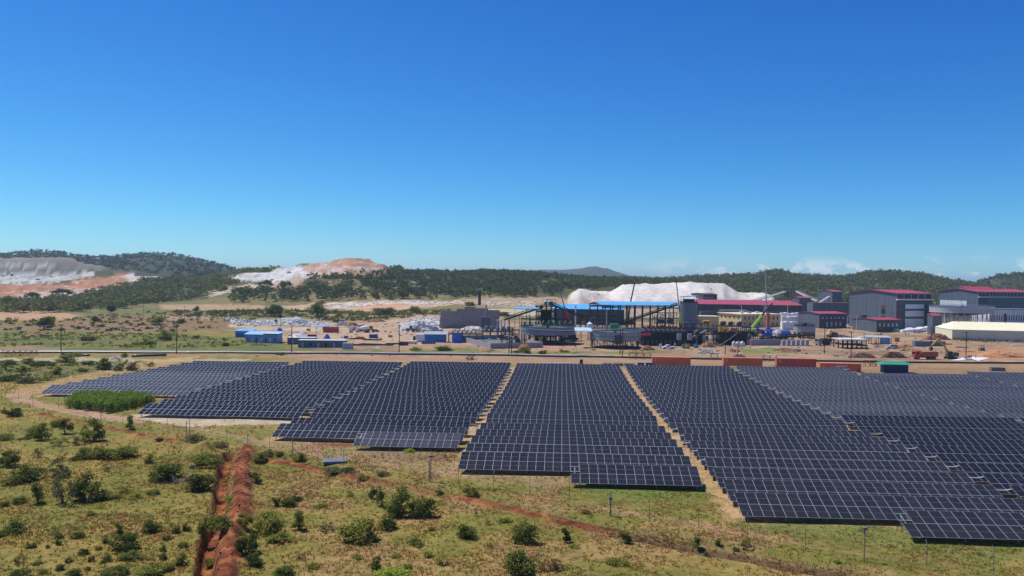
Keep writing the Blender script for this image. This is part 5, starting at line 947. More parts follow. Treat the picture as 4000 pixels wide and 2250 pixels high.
# settling basin with piers
o, W, D, H = corner(1786, 1916, 2124, 1362, 1341, math.radians(22)); root = thing('settling_basin', 'open concrete basin with ribbed right wall below the left tank', 'basin', o, math.radians(22))
for a in ((0, W, 0, .35), (0, W, D-.35, D), (0, .35, .36, D-.36), (W-.35, W, .36, D-.36)): MB().b2(*a, -.6, H).build('wall', conc, root)
MB().b2(.36, W-.36, .36, D-.36, -.3, .2).build('floor', mat('wet_floor', (.16, .16, .155), .5), root)
for k in range(9): MB().b2(-.18, .18, -.3, -.002, -.4, H-.15).build('pier', conc, root, (W*(k+.5)/9, 0, 0))
# ---- left tank and its green machinery
rA, R, zt, zb, oA = thickener('thickener_tank', 'left blue-grey round tank on dark legs with green walkways', 2032, 2247, 1281, 1312, 1349, tankp, green_p, 20, group='round thickener tanks')
mch = MB()
for k in range(9): x = -R*.85 + k*R*.2; mch.box((x, -1.5, zt+1.3), (.8, .8, 1.4)); mch.bar((x, -2, zt+.2), (x+1.2, 1, zt+2.6), .15)
mch.b2(-R*.9, R*.5, 1.8, 3.0, zt+.3, zt+.5); mch.b2(-R*.9, R*.5, -3, -1.8, zt+.3, zt+.5); mch.build('green_machinery', green_p, rA)
for k, x in enumerate((-6.5, -5.2, -3.9)): MB().tube([(x, -4, zt+.5), (x+1.0, -4, zt+.55)], .3, 10).build('white_bundle', white_t, rA)
rB, R, zt, zb, oB = thickener('thickener_tank', 'right grey round tank of jointed sheets with bright green drive house', 2307, 2498, 1300, 1334, 1365, tankg, gsteel, 16, group='round thickener tanks', joints=24, band=True)
d = MB(); d.b2(-2.4, 1.2, -2.6, 0, zt+.3, zt+3.2); d.build('drive_house', green_b, rB); d = MB()
for a, b in (((1.2, -2.6), (4.2, -2.6)), ((1.2, 0), (4.2, 0))):
    for z in (.4, 1.4, 2.4): d.bar((*a, zt+z), (*b, zt+z), .16)
for x in (1.2, 2.7, 4.2):
    for y in (-2.6, 0): d.bar((x, y, zt+.3), (x, y, zt+2.4), .16)
d.b2(1.2, 4.2, -2.6, 0, zt+.2, zt+.35); d.build('green_cage', mat('cage_green', (.10, .42, .22), .5), rB); MB().b2(-1.6, 1.4, -R-.35, -R-.02, zb-1.2, zt-1).build('launder_box', clad_d, rB)
# ---- transfer tower between the two inclined conveyors
Yt = oA.y + 16; o = atY(2135, Yt); s = Yt/F
tw = platform('transfer_tower', 'dark steel transfer tower with grey bins behind the left tank', (o + Vector((-38*s, 0, 0)), 78*s, 7.5, hpy(1192, Yt)-o.z), 0, [hpy(1240, Yt)-o.z, hpy(1215, Yt)-o.z, hpy(1194, Yt)-o.z], steel, 5, 3, 'transfer tower')
Ht = hpy(1192, Yt)-o.z
for x, w_ in ((-2, 7), (14, 6), (22, 5)): MB().tube([((x+38)*s, 3, Ht), ((x+38)*s, 3, Ht+1.8), ((x+38)*s, 3, Ht+2.4)], [w_*s, w_*s, .2], 12).build('top_bin', gsteel, tw)
g = MB()
for x in (12, 46): g.bar(((x+30)*s, 2, Ht-1), ((x+30)*s, 2, Ht+2.9), .25)
g.bar((42*s, 2, Ht+2.8), (76*s, 2, Ht+2.8), .28); g.build('hoist_frame', gsteel, tw); MB().b2(20*s, 60*s, 1.5, 6, 2, Ht-2.2).build('chute_house', mat('black_plate', (.012, .012, .014), .7), tw)
conveyor('inclined_conveyor', 'dark conveyor rising from the left to the transfer tower', PT(1968, 1250, Yt+2), PT(2122, 1199, Yt+2), 1.6, steel, 4)
conveyor('inclined_conveyor', 'dark conveyor falling from the transfer tower towards the open hall', PT(2150, 1187, Yt+3), PT(2316, 1258, Yt+8), 1.6, steel, 5)
canopy('canopy', 'small blue flat canopy on dark posts left of the transfer tower', 'canopy', (atY(2012, Yt-4), 92*s, 5, hpy(1207, Yt-4)-gz(0, Yt)), 0, blue_roof, steel, .5, 3)
# ---- the open hall
RH = math.radians(12); geo = corner(2256, 2352, 2662, 1292, 1191, RH); o, W, D, H = geo; D = min(D, 24)
hall = thing('open_hall', 'long open steel hall on black columns under a bright blue roof', 'open hall', o, RH)
for x0, z0, x1, z1 in ((-.8, H-.1, D/2, H+1.5), (D+.8, H-.1, D/2, H+1.5)): MB().prism([(x0, z0), (x1, z1), (x1, z1+.2), (x0, z0+.2)], -.8, W+.6, 'x').build('roof_slope', blue_roof, hall)
MB().prism([(-.8, H-.15), (D/2, H+1.45), (D+.8, H-.15), (D/2, H+.9)], -1.0, -.82, 'x').build('gable_trim', rust, hall)
for k in range(11):
    for y in (0, D): MB().b2(-.3, .3, -.25, .25, -.6, H).build('column', steel, hall, (W*k/10, y, 0))
for y in (0, D): MB().b2(0, W, y-.2, y+.2, H-1.9, H-1.3).build('crane_beam', steel, hall); MB().b2(0, W, y-.15, y+.15, H-.3, H).build('eave_beam', steel, hall)
for k in range(11): MB().bar((W*k/10, 0, H-.1), (W*k/10, D/2, H+1.4), .2).bar((W*k/10, D, H-.1), (W*k/10, D/2, H+1.4), .2).bar((W*k/10, 0, H-.2), (W*k/10, D, H-.2), .14).build('rafter', steel, hall)
for k in (0, 4, 8): MB().bar((W*k/10, D, .2), (W*(k+1)/10, D, H-2), .12).bar((W*(k+1)/10, D, .2), (W*k/10, D, H-2), .12).build('cross_brace', steel, hall)
MB().b2(.5, W*.16, .5, D-.5, H-1.25, H-.7).build('overhead_crane', mat('dark_red_paint', (.16, .02, .03), .5), hall)
Yh = o.y + 6
conveyor('inclined_conveyor', 'black conveyor climbing inside the open blue-roofed hall to the silo', PT(2422, 1266, Yh), PT(2645, 1190, Yh+3), 1.7, steel, 3)
for lab, x, y0, y1 in (('pale vertical pipe standing left of the open hall', 2250, 1188, 1290), ('pale vertical pipe rising inside the open hall', 2371, 1205, 1290)):
    q = atY(x, Yh-8 if x < 2300 else Yh+4); h = hpy(y0, q.y) - q.z; t_ = thing('vertical_pipe', lab, 'pipe', q); MB().tube([(0, 0, -.4), (0, 0, h)], .42, 10).build('shaft', mat('pale_pipe', (.52, .56, .60), .5), t_); MB().tube([(0, 0, h*.6), (0, 0, h*.6+.2)], .55, 10).build('flange', gsteel, t_)
q = atY(2306, oB.y+6); h0, h1 = hpy(1272, q.y)-q.z, hpy(1260, q.y)-q.z; t_ = thing('hopper_tank', 'white conical tank on thin legs beside the open hall', 'tank', q); MB().tube([(0, 0, h0), (0, 0, h1), (0, 0, h1+.6), (0, 0, h1+1.2)], [1.2, 1.2, .3, .12], 14).build('vessel', white_v, t_)
for k in range(4): MB().bar((1.0*math.cos(k*1.57+.7), 1.0*math.sin(k*1.57+.7), h0), (1.7*math.cos(k*1.57+.7), 1.7*math.sin(k*1.57+.7), -.3), .12).build('leg', gsteel, t_)
canopy('canopy', 'pale blue lean-to roof between the two round tanks', 'canopy', (atY(2252, oB.y-4), 6.6, 5, 6.8), 0, pale_blue, steel, 1.2, 2)
# ---- silo
q = atY(2691, 440); s = q.y/F; R = 34.5*s; h = hpy(1180, q.y, 2691) - q.z; sl = thing('steel_silo', 'tall ribbed grey steel silo at the right end of the open hall', 'silo', q); MB().tube([(0, 0, -.5), (0, 0, h)], R, 40).build('shell', mat('silo_sheet', (.15, .175, .21), .5, .3, .08), sl, smooth=False); rb = MB()
for k in range(12): rb.ring(R-.01, R+.09, h*(k+.5)/12-.06, h*(k+.5)/12+.06, 40)
rb.build('shell_ribs', mat('silo_rib', (.10, .115, .14), .5), sl); MB().ring(R-.1, R+.12, h-.1, h+.25, 40).build('top_rim', steel, sl); hs = MB(); h2 = hpy(1160, q.y, 2691) - q.z
for x in (-R*.75, R*.75):
    for y in (-R*.6, R*.6): hs.bar((x, y, h), (x, y, h2), .2)
hs.box((0, 0, h+.9), (R*1.1, R*.9, 1.6)); hs.build('top_frame', steel, sl); MB().prism([(-R*.9, h2), (R*.9, h2+.5), (R*.9, h2+.8), (-R*.9, h2+.3)], -R*.8, R*.8, 'y').build('top_roof', blue_roof, sl); MB().bar((R+.25, -.3, -.2), (R+.25, -.3, h), .25).build('ladder', steel, sl)
# ---- process platforms with cells
def cells(root, n, x0, dx, y, z, r, h, m, motor=True, mm=None):
    for k in range(n):
        c = MB().tube([(x0+k*dx, y, z), (x0+k*dx, y, z+h)], r, 12).build('cell', m, root)
        if motor: MB().tube([(x0+k*dx, y, z+h), (x0+k*dx, y, z+h+1.5)], .22, 8).box((x0+k*dx+.35, y, z+h+.4), (.5, .5, .8)).build('motor', mm or rust, c)
o = G(2504, 1349); s = o.y/F; W = 182*s; H = hpy(1296, o.y, 2560)-o.z
pf = platform('flotation_platform', 'dark flotation platform with rows of motors right of the grey tank', (o, W, 13, H), 0, [H*.55, H], steel, 8, 3)
for r_ in range(3): cells(pf, 9, 2.2, W/9.6, 2.2+r_*4.2, H+.02, 1.0, .8, mat('cell_grey', (.17, .185, .2), .6))
g = MB()
for k in range(10): g.box((1+k*W/10.5, -.5+.3*(k % 2), H*.22), (1.2, 1.0, H*.42))
g.build('pump_row', mat('pump_dark', (.05, .055, .06), .6), pf)
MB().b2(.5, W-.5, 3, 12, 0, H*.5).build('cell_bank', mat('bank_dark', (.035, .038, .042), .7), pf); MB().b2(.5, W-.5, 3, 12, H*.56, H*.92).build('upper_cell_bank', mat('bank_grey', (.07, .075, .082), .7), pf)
for k, x in enumerate((2651, 2692)): MB().tube([((x-2504)*s, -.9, H*.45), ((x-2504)*s, -.9, H*.9)], 1.1, 12).build('reagent_vessel', mat('vessel_grey', (.26, .30, .32), .5), pf)
bn = thing('banner', 'red banner with white lettering hung on the flotation platform', 'banner', PT(2497, 1311, o.y-1.6)); bw, bh = 45*s, 12*s; MB().b2(0, bw, 0, .05, 0, bh).build('cloth', mat('banner_red', (.70, .03, .07), .7), bn); gl = MB(); rg = random.Random(4)
for k in range(6):
    x = bw*.28 + k*bw*.105
    for q in range(4):
        if rg.random() < .5: gl.b2(x, x+bw*.075, -.012, -.002, bh*(.34+.11*q), bh*(.38+.11*q))
        else: xx = x + rg.random()*bw*.06; gl.b2(xx, xx+bw*.014, -.02, -.013, bh*.32, bh*.72)
gl.add([(bw*.05, -.02, bh*.35), (bw*.13, -.02, bh*.35), (bw*.11, -.02, bh*.72), (bw*.07, -.02, bh*.72)], [(0, 1, 2, 3)]); gl.build('lettering', white_p, bn)
o2 = atY(2676, o.y+12); H2 = hpy(1262, o2.y, 2700)-o2.z; s2 = o2.y/F
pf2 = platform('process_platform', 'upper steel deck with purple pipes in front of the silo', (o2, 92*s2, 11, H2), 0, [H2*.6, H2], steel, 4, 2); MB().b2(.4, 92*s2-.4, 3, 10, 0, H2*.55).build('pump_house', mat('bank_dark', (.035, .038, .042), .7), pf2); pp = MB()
for k in range(7): pp.tube([(2.6+k*.75, 2+k % 2, H2), (2.6+k*.75, 2+k % 2, H2+1.2+.35*(k % 3)), (3.3+k*.75, 2.6, H2+1.2+.35*(k % 3))], .2, 6)
pp.build('pipe_cluster', mat('purple_pipe', (.05, .04, .16), .5), pf2); mo = MB(); mo.tube([(8.6, 1, H2+.6), (11.4, 1, H2+.6)], .8, 10); mo.build('yellow_motor', yel, pf2)
o3 = G(2812, 1347); s3 = o3.y/F; H3 = hpy(1274, o3.y, 2860)-o3.z
pf3 = platform('process_platform', 'two-level steel platform with yellow tanks left of the lime crane', (o3, 118*s3, 12, H3), 0, [H3*.33, H3*.68, H3], steel, 6, 3)
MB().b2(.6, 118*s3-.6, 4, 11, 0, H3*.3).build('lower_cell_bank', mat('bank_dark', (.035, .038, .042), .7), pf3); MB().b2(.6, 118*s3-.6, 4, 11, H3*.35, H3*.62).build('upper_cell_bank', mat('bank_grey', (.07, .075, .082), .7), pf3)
for k in range(2): MB().tube([(-.6+k*2.4+.9, -.4, H3*.70), (-.6+k*2.4+.9, -.4, H3*.95)], 1.15, 14).build('yellow_tank', yel, pf3)
MB().box((6.2, -.2, H3*.8), (2.6, 1.4, 1.6)).box((6.2, -.95, H3*.8), (.2, .1, 1.7)).build('pink_pump', mat('pink_paint', (.36, .10, .16), .6), pf3)
for k, x in enumerate((2815, 2846, 2880)): MB().tube([((x-2805)*s3+.5, 3, H3), ((x-2805)*s3+.5, 3, H3+1.6)], .9, 10).box(((x-2805)*s3+1.2, 3, H3+1.1), (1, 1, 1.8)).build('top_motor', mat('maroon_navy', (.07, .05, .10), .6), pf3)
conveyor('pipe_chute', 'grey inclined chute in front of the process platforms', PT(2706, 1318, o3.y-2), PT(2760, 1292, o3.y-1), .8, gsteel, 2, dpt=.3)
heap('tarpaulin', 'blue tarpaulin bundled under the yellow tanks', 'tarpaulin', 2800, 1332, 34, 16, blue_t, seed=1)
heap('soil_heap', 'brown soil heap in front of the process platform', 'soil heap', 2770, 1357, 66, 20, soilM, .6, 2)
heap('soil_heap', 'orange soil heap at the foot of the concrete basin', 'soil heap', 2050, 1366, 62, 22, soilO, .6, 3)
heap('soil_heap', 'pale orange soil heap right of the grey round tank', 'soil heap', 2530, 1368, 60, 18, soilO, .6, 4)
# ---- things along the foot of the plant
pickup('white pickup parked before the flotation platform', G(2611, 1363), .05, white_v)
for lab, px, py, m in (('left blue pump skid on the bare soil', 2671, 1361, teal), ('yellow pump skid between two blue ones', 2686, 1362, yel), ('right blue pump skid beside the soil heap', 2719, 1359, teal)):
    q = G(px, py); t_ = thing('pump_skid', lab, 'pump', q); MB().b2(-.9, .9, -.6, .6, 0, .25).build('base', steel, t_); MB().tube([(-.8, 0, .8), (.8, 0, .8)], .5, 12).build('casing', m, t_); MB().box((.2, 0, 1.4), (.7, .6, .5)).tube([(-.5, 0, 1.0), (-.5, 0, 1.8)], .25, 8).build('outlet', m, t_)
for lab, px, py, w_, h in (('upright grey drum vessel beside the white pickup', 2637, 1358, 8, 17), ('white upright slab left of the pickup', 2580, 1360, 9, 17)):
    q = G(px, py); s = q.y/F; t_ = thing('vessel' if 'drum' in lab else 'slab', lab, 'vessel' if 'drum' in lab else 'slab', q)
    (MB().tube([(0, 0, 0), (0, 0, h*s*.85), (0, 0, h*s)], [w_*s/2, w_*s/2, w_*s*.3], 12) if 'drum' in lab else MB().b2(-w_*s/2, w_*s/2, -.3, .3, -.1, h*s)).build('body', mat('vessel_grey', (.26, .30, .32), .5) if 'drum' in lab else white_p, t_); MB().b2(-w_*s*.6, w_*s*.6, -.5, .5, -.2, .12).build('base', conc, t_)
for k, px in enumerate((2868, 2884, 2900)):
    q = G(px, 1352); t_ = thing('bulk_bag', ['left', 'middle', 'right'][k] + ' one of three white bulk bags by the concrete wall', 'bag', q, .1*k, 'white bulk bags'); b = MB(); b.prism([(-.75, 0), (.75, 0), (.85, .8), (.75, 1.7), (.3, 1.95), (-.3, 1.95), (-.75, 1.7), (-.85, .8)], -.7, .7, 'y'); b.build('sack', white_t, t_); MB().tube([(0, 0, 1.9), (0, 0, 2.3)], .22, 8).build('spout', white_t, t_)
# cut concrete wall with piers
o = G(2932, 1350); s = o.y/F; W = 262*s; t_ = thing('concrete_wall', 'long low concrete wall with square piers beside the small tank', 'wall', o, math.radians(14)); H = hpy(1326, o.y, 2932)-o.z
for k in range(4): MB().b2(k*W/8+.03, (k+1)*W/8-.03, 0, .4, -.5, H).build('wall_panel', conc, t_)
MB().b2(0, W, 3.2, 3.6, -.5, H*.8).build('rear_wall', conc, t_)
for k in range(6): MB().b2(-.75, .75, -.6, .6, -.4, H*.85).build('pier', mat('concrete_grey', (.36, .36, .365), .9, 0, .12), t_, (W*(.55+.08*k), 0, 0))
MB().b2(W*.5, W*1.02, -.8, 3.2, -.4, .12).build('slab', mat('pale_slab', (.55, .55, .54), .9), t_)
rC, *_ = thickener('thickener_tank', 'small grey round tank on dark legs before the slate workshop', 3101, 3182, 1275, 1300, 1322, mat('tank_mid_grey', (.34, .35, .36), .55), steel, 12, group='round thickener tanks', joints=10, band=False)
for lab, px, py, w_, h, m in (('blue tarpaulin at the left end of the long covered rack', 2962, 1300, 24, 16, blue_t), ('pink tarpaulin between blue ones on the long rack', 2981, 1302, 22, 13, pink_t), ('large crumpled blue tarpaulin in the middle of the rack', 3008, 1312, 54, 28, blue_t), ('crumpled white tarpaulin on the long rack', 3040, 1312, 44, 22, white_t), ('blue tarpaulin next to the small round tank', 3074, 1306, 44, 16, blue_t)): heap('tarpaulin', lab, 'tarpaulin', px, py, w_, h, m, 1.0, 5, .6, group='bright tarpaulins on the rack')
conveyor('pipe_rack', 'dark low pipe rack below the bright tarpaulins', PT(2968, 1322, 388), PT(3180, 1308, 392), 1.8, steel, 6, dpt=.8)
heap('tarpaulin', 'blue tarpaulin bundle under the right process platform', 'tarpaulin', 2910, 1328, 24, 16, blue_t, seed=9, rough=.5)
# ---- cranes, mast, column
cb = atY(2225, oA.y+20); crane('red mobile crane with slim grey upper boom behind the left tank', cb, [cb + Vector((0, 0, 2)), PT(2222, 1268, cb.y), PT(2209, 1213, cb.y), PT(2181, 1117, cb.y)], [steel, redp, gsteel], rads=(.6, 1.05, .3))
cb = atY(2662, 425); crane('lime green crane standing at the left side of the silo', cb, [cb + Vector((0, 0, 2)), PT(2660, 1264, 425), PT(2655, 1219, 425), PT(2641, 1094, 425)], [steel, lime, steel], rads=(.6, .6, .26))
cb = atY(2455, 520); crane('black crane boom rising above the open hall roof', cb, [cb + Vector((0, 0, 2)), PT(2464, 1176, 520), PT(2479, 1106, 520)], [steel, steel], rads=(.6, .5))
cb = atY(2935, 430); crane('lime green crane leaning right before the yellow building', cb, [PT(2938, 1280, 430), PT(2976, 1232, 430), PT(3016, 1186, 430)], [lime, steel], rads=(.85, .5))
q = atY(2998, 470); t_ = thing('lattice_mast', 'tall thin grey mast rising above the skyline near the yellow building', 'mast', q); top = PT(2991, 1057, 470) - q; mb = MB(); mb.tube([(0, 0, -.5), top*.5, top], [.42, .36, .2], 6); mb.build('mast', mat('mast_grey', (.38, .40, .43), .5), t_); MB().b2(-1, 1, -1, 1, -.4, .4).build('base', conc, t_)
q = atY(3002, 445); s = q.y/F; h = hpy(1223, 445, 3002)-q.z; t_ = thing('red_column', 'bright red steel column beside the yellow building', 'column', q); MB().b2(-5*s, 5*s, -.6, .6, -.4, h).build('shaft', mat('signal_red', (.66, .06, .05), .5), t_); MB().b2(-6*s, 6*s, -.8, .8, h-1, h-.5).b2(-6*s, 6*s, -.8, .8, h*.4, h*.4+.5).build('collar', mat('signal_red', (.66, .06, .05), .5), t_)

tangle('dark pipework under the right half of the open hall', 2558, 2655, 1222, 1290, Yh+10, 1)
tangle('dark pipework under the left half of the open hall', 2268, 2420, 1235, 1292, Yh+8, 2)
tangle('dense black pipework between flotation platform and silo', 2690, 2808, 1284, 1345, 352, 3)
tangle('black pipework below the lime green crane', 2925, 3000, 1290, 1325, 398, 4)
tangle('dark pipework seen above the rim of the left tank', 2040, 2245, 1246, 1285, oA.y+14, 5)
tangle('dark pipework between the left tank and basin', 1960, 2030, 1290, 1335, oA.y-4, 6)
tangle('low dark pipework left of the silver small tank', 3000, 3100, 1305, 1328, 380, 7)
# ================================================================== the plant: buildings on the right
def grid_windows(face, L0, L1, n, wd, z0, z1): return [(face, L0 + (L1-L0)*(k+.5)/n - wd/2, L0 + (L1-L0)*(k+.5)/n + wd/2, z0, z1) for k in range(n)]
# yellow office block
g = corner(2809, 2896, 3052, 1280, 1229, R20); o, W, D, H = g
b = shed('office_block', 'two-storey yellow rendered block with pale flat roof', 'building', g, R20, yellow_w, mat('pale_roof', (.62, .56, .40), .8), 'flat', over=.8, thick=.35)
panes(b, grid_windows('front', 1, W-1, 9, 1.0, H*.62, H*.86) + grid_windows('front', 1, W-1, 8, 1.0, H*.14, H*.38) + grid_windows('left', 1, D-1, 5, 1.0, H*.62, H*.86) + grid_windows('left', 1, D-1, 5, 1.0, H*.14, H*.38), W, D, fm=mat('brown_frame', (.12, .08, .05), .7))
for k in range(3): MB().box((W*(.3+.2*k), D*.5, H+.9), (2.2, 1.6, 1.0)).build('roof_unit', [white_p, gsteel, white_p][k], b)
# long shed with the crimson roof
Yl = 590; o = atY(2722, Yl); Wl = (3128-2722)*Yl/F; Hl = hpy(1190, Yl, 2900)-o.z
b = shed('long_shed', 'long dark shed with thin crimson roof behind the silo', 'building', (o, Wl, 26, Hl), math.radians(-2), clad_d, red_roof, 'mono', 2.6, .8)
MB().b2(0, Wl, -.05, .0, Hl*.42, Hl*.62).build('light_band', mat('grey_band', (.14, .15, .155), .6), b)
for k in range(14): MB().b2(-.12, .12, -.25, -.06, -.3, Hl-.2).build('wall_post', clad, b, (Wl*(k+.5)/14, 0, 0))
for k, px in enumerate((2898, 2987, 3078)):
    q = atY(px, 480); t_ = thing('street_lamp', ['left', 'middle', 'right'][k] + ' white lamp post standing before the crimson-roofed shed', 'lamp', q, 0, 'white lamp posts'); h = hpy(1193, 480, px)-q.z; MB().tube([(0, 0, -.3), (0, 0, h)], .12, 6).build('pole', white_v, t_); MB().bar((0, 0, h), (-1.4, 0, h+.3), .12).build('arm', white_v, t_); MB().box((-1.5, 0, h+.3), (.7, .3, .15)).build('lamp_head', white_v, t_)
# hall with blue roof behind the open hall
Yl = 520; o = atY(2165, Yl); Wl = 275*Yl/F; Hl = hpy(1208, Yl, 2300)-o.z; shed('storage_hall', 'dark storage hall with blue roof seen through the open hall', 'building', (o, Wl, 16, Hl), 0, clad_d, blue_roof, 'mono', 2.4, .6)
# small dark hall above the crimson roof
g = (atY(2748, 640), 13, 18, hpy(1150, 640, 2770)-atY(2748, 640).z); b = shed('crusher_house', 'dark tall house with open white-ledged front above the crimson roof', 'building', g, R20, clad_d, mat('maroon_roof', (.18, .05, .06), .7), 'gable', .8, .4); MB().b2(1, 9, -.6, 0, g[3]*.62, g[3]*.66).build('ledge', white_p, b)
b = shed('yard_block', 'low pale yellow block left of the yellow office', 'building', (atY(2728, 455), 12, 9, hpy(1236, 455, 2760)-atY(2728, 455).z), 0, yellow_w, mat('pale_roof', (.62, .56, .40), .8), 'flat', over=.6)
panes(b, grid_windows('front', .5, 11.5, 5, .9, 3.2, 4.4), 12, 9)
container('site_container', 'dark grey container behind the pale yellow block', (atY(2740, 500), 8, 2.4, hpy(1216, 500, 2760)-atY(2740, 500).z), .2, clad)
# upper site office row, red and grey
o = atY(2822, 530); b = shed('site_office', 'long low red and grey site office above the yellow block', 'building', (o, 17.5, 6, hpy(1213, 530, 2870)-o.z), .1, mat('brick_red_panel', (.24, .075, .05), .7), gsteel, 'flat', over=.3)
panes(b, grid_windows('front', .5, 17, 6, 1.5, b.children[0].dimensions.z*0 + (hpy(1222, 530, 2870)-o.z), (hpy(1216, 530, 2870)-o.z)), 17, 6)
# slate workshop
g = corner(3120, 3200, 3308, 1283, 1226, R20); o, W, D, H = g
b = shed('slate_workshop', 'slate-grey workshop with crimson roof and two rows of windows', 'building', g, R20, clad, red_roof, 'gable', 1.0, .5)
MB().b2(.02, W-.02, -.06, 0, .1, H-.1).build('front_cladding', clad_d, b); panes(b, grid_windows('front', 1, W-1, 6, .9, H*.66, H*.78) + grid_windows('front', W*.2, W*.86, 4, 1.3, H*.12, H*.42), W, D, m=mat('pale_glass', (.45, .47, .5), .3), off=.07)  # front drawn darker than the left gable: shade put into its colour
MB().b2(W*.04, W*.15, -1.2, -.06, H*.22, H*.27).build('door_canopy', red_roof, b); MB().b2(W*.05, W*.13, -.14, -.07, 0, H*.2).build('door', steel, b)
# big mill building
g = corner(3318, 3499, 3640, 1288, 1146, R20); o, W, D, H = g
b = shed('mill_building', 'tallest slate mill building with crimson roof and white front panels', 'building', g, R20, clad, red_roof, 'gable', 1.9, .8)
MB().b2(.05, W-.05, -.1, 0, .1, H-.2).build('front_cladding', clad_d, b)  # mill front in the dark tone, the shade of that face painted in
for k in range(5): f_ = MB().b2(W*k/5+.15, W*(k+1)/5-.15, -.2, -.11, H*.86, H*.985).build('window', white_p, b); MB().b2(W*k/5+.4, W*(k+1)/5-.3, -.24, -.2, H*.862, H*.98).build('pane', pane_m, f_)
MB().b2(-.4, W+.6, -1.8, -.11, H*.815, H*.85).build('ledge', white_p, b)
for z0, z1 in ((.05, .30), (.36, .52), (.58, .70)): MB().b2(W*.25, W*.78, -.22, -.11, H*z0, H*z1).build('white_panel', mat('white_cladding', (.62, .65, .67), .6), b)
for z in (.33, .55, .735): MB().b2(.1, W-.1, -.18, -.11, H*z-.35, H*z+.35).build('wall_band', mat('olive_band', (.10, .105, .09), .6), b)
MB().b2(-.12, .12, -.16, .05, 0, H).build('corner_trim', red_roof, b)
for z in (.14, .42): w_ = MB().b2(-.1, .02, D*.22, D*.3, H*z, H*(z+.15)).build('window', clad_d, b); MB().b2(-.14, -.1, D*.23, D*.29, H*z+.3, H*(z+.15)-.3).build('pane', pane_m, w_)
for z in (.3, .58): MB().b2(-.12, .01, D*.22, D*.3, H*z, H*(z+.08)).build('louvre', rust, b)
# low slate building in front of the mill
g = corner(3334, 3424, 3523, 1298, 1250, R20); o, W, D, H = g
b = shed('switch_house', 'low slate house with crimson roof in front of the tallest mill', 'building', g, R20, clad, red_roof, 'gable', .7, .4); MB().b2(.02, W-.02, -.06, 0, .1, H-.1).build('front_cladding', clad_d, b)  # front face darkened by colour to look shaded beside the gable
panes(b, grid_windows('front', W*.04, W*.9, 5, 1.1, H*.45, H*.72), W, D, m=mat('pale_glass', (.45, .47, .5), .3), off=.07); MB().b2(W*.05, W*.16, -1.0, -.06, H*.28, H*.33).build('door_canopy', red_roof, b); MB().b2(W*.06, W*.13, -.14, -.07, 0, H*.26).build('door', steel, b)
MB().box((D*0+2, D*.7, H+1.6), (4, 3, 1.6)).build('roof_unit', clad_d, b)
# right-hand mill
Yr = 640; o = atY(3822, Yr); Wr = 62; Dr = solve(o, 3667, R20, 'y'); Hr = hpy(1140, Yr, 3822)-o.z
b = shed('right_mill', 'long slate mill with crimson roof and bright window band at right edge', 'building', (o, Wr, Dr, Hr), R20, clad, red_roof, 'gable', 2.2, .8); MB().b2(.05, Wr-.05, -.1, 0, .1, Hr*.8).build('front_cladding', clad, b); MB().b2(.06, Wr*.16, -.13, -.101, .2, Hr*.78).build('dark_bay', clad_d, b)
for k in range(16): f_ = MB().b2(Wr*k/16+.15, Wr*(k+1)/16-.1, -.2, -.11, Hr*.84, Hr*.985).build('window', white_p, b); MB().b2(Wr*k/16+.45, Wr*(k+1)/16-.25, -.24, -.2, Hr*.845, Hr*.98).build('pane', pane_m, f_)
MB().b2(-.4, Wr, -1.6, -.11, Hr*.80, Hr*.83).build('ledge', white_p, b); MB().b2(-.12, .12, -.16, .05, 0, Hr).build('corner_trim', red_roof, b)
for z in (.62, .35): MB().b2(.1, Wr-.1, -.2, -.14, Hr*z-.4, Hr*z+.4).build('wall_band', mat('olive_band', (.10, .105, .09), .6), b)
for z0, z1 in ((.28, .42), (.47, .66)): MB().b2(-.16, -.02, Dr*.28, Dr*.95, Hr*z0, Hr*z1).build('white_panel', white_p, b)
MB().prism([(Dr*.3, Hr+1.2), (Dr*.5, Hr+4.2), (Dr*.7, Hr+1.2)], 3, Wr*.55, 'x').build('roof_monitor', red_roof, b)
# large tank in front of the right mill
thickener('thickener_tank', 'largest pale grey round tank on braced white legs at right', 3645, 3868, 1203, 1224, 1268, mat('tank_pale', (.40, .42, .43), .55, 0, .06, .2), mat('leg_pale', (.42, .44, .47), .5), 30, group='round thickener tanks', Y=470, legm=mat('leg_pale', (.42, .44, .47), .5), ringm=mat('ring_pale', (.36, .38, .39), .6))
b = shed('tank_annex', 'small slate annex with crimson roof at the foot of the large tank', 'building', (atY(3646, 455), 5.6, 5, hpy(1234, 455, 3660)-atY(3646, 455).z), .1, clad, red_roof, 'mono', .8, .3); MB().b2(1.2, 2.4, -.08, 0, 0, 2.4).build('door', steel, b)
# white wall hall at the right edge
o = atY(3868, 560); Hk = hpy(1210, 560, 3868)-o.z; b = shed('white_hall', 'long white-walled hall with narrow dark windows at right edge', 'building', (o, 46, 14, Hk), R20, white_p, clad, 'flat', over=.3, thick=.5); panes(b, grid_windows('front', 1, 44, 18, .9, Hk*.25, Hk*.62), 46, 14, fm=clad_d); MB().b2(13.5, 15.8, -.1, 0, 0, Hk*.75).build('door', steel, b)
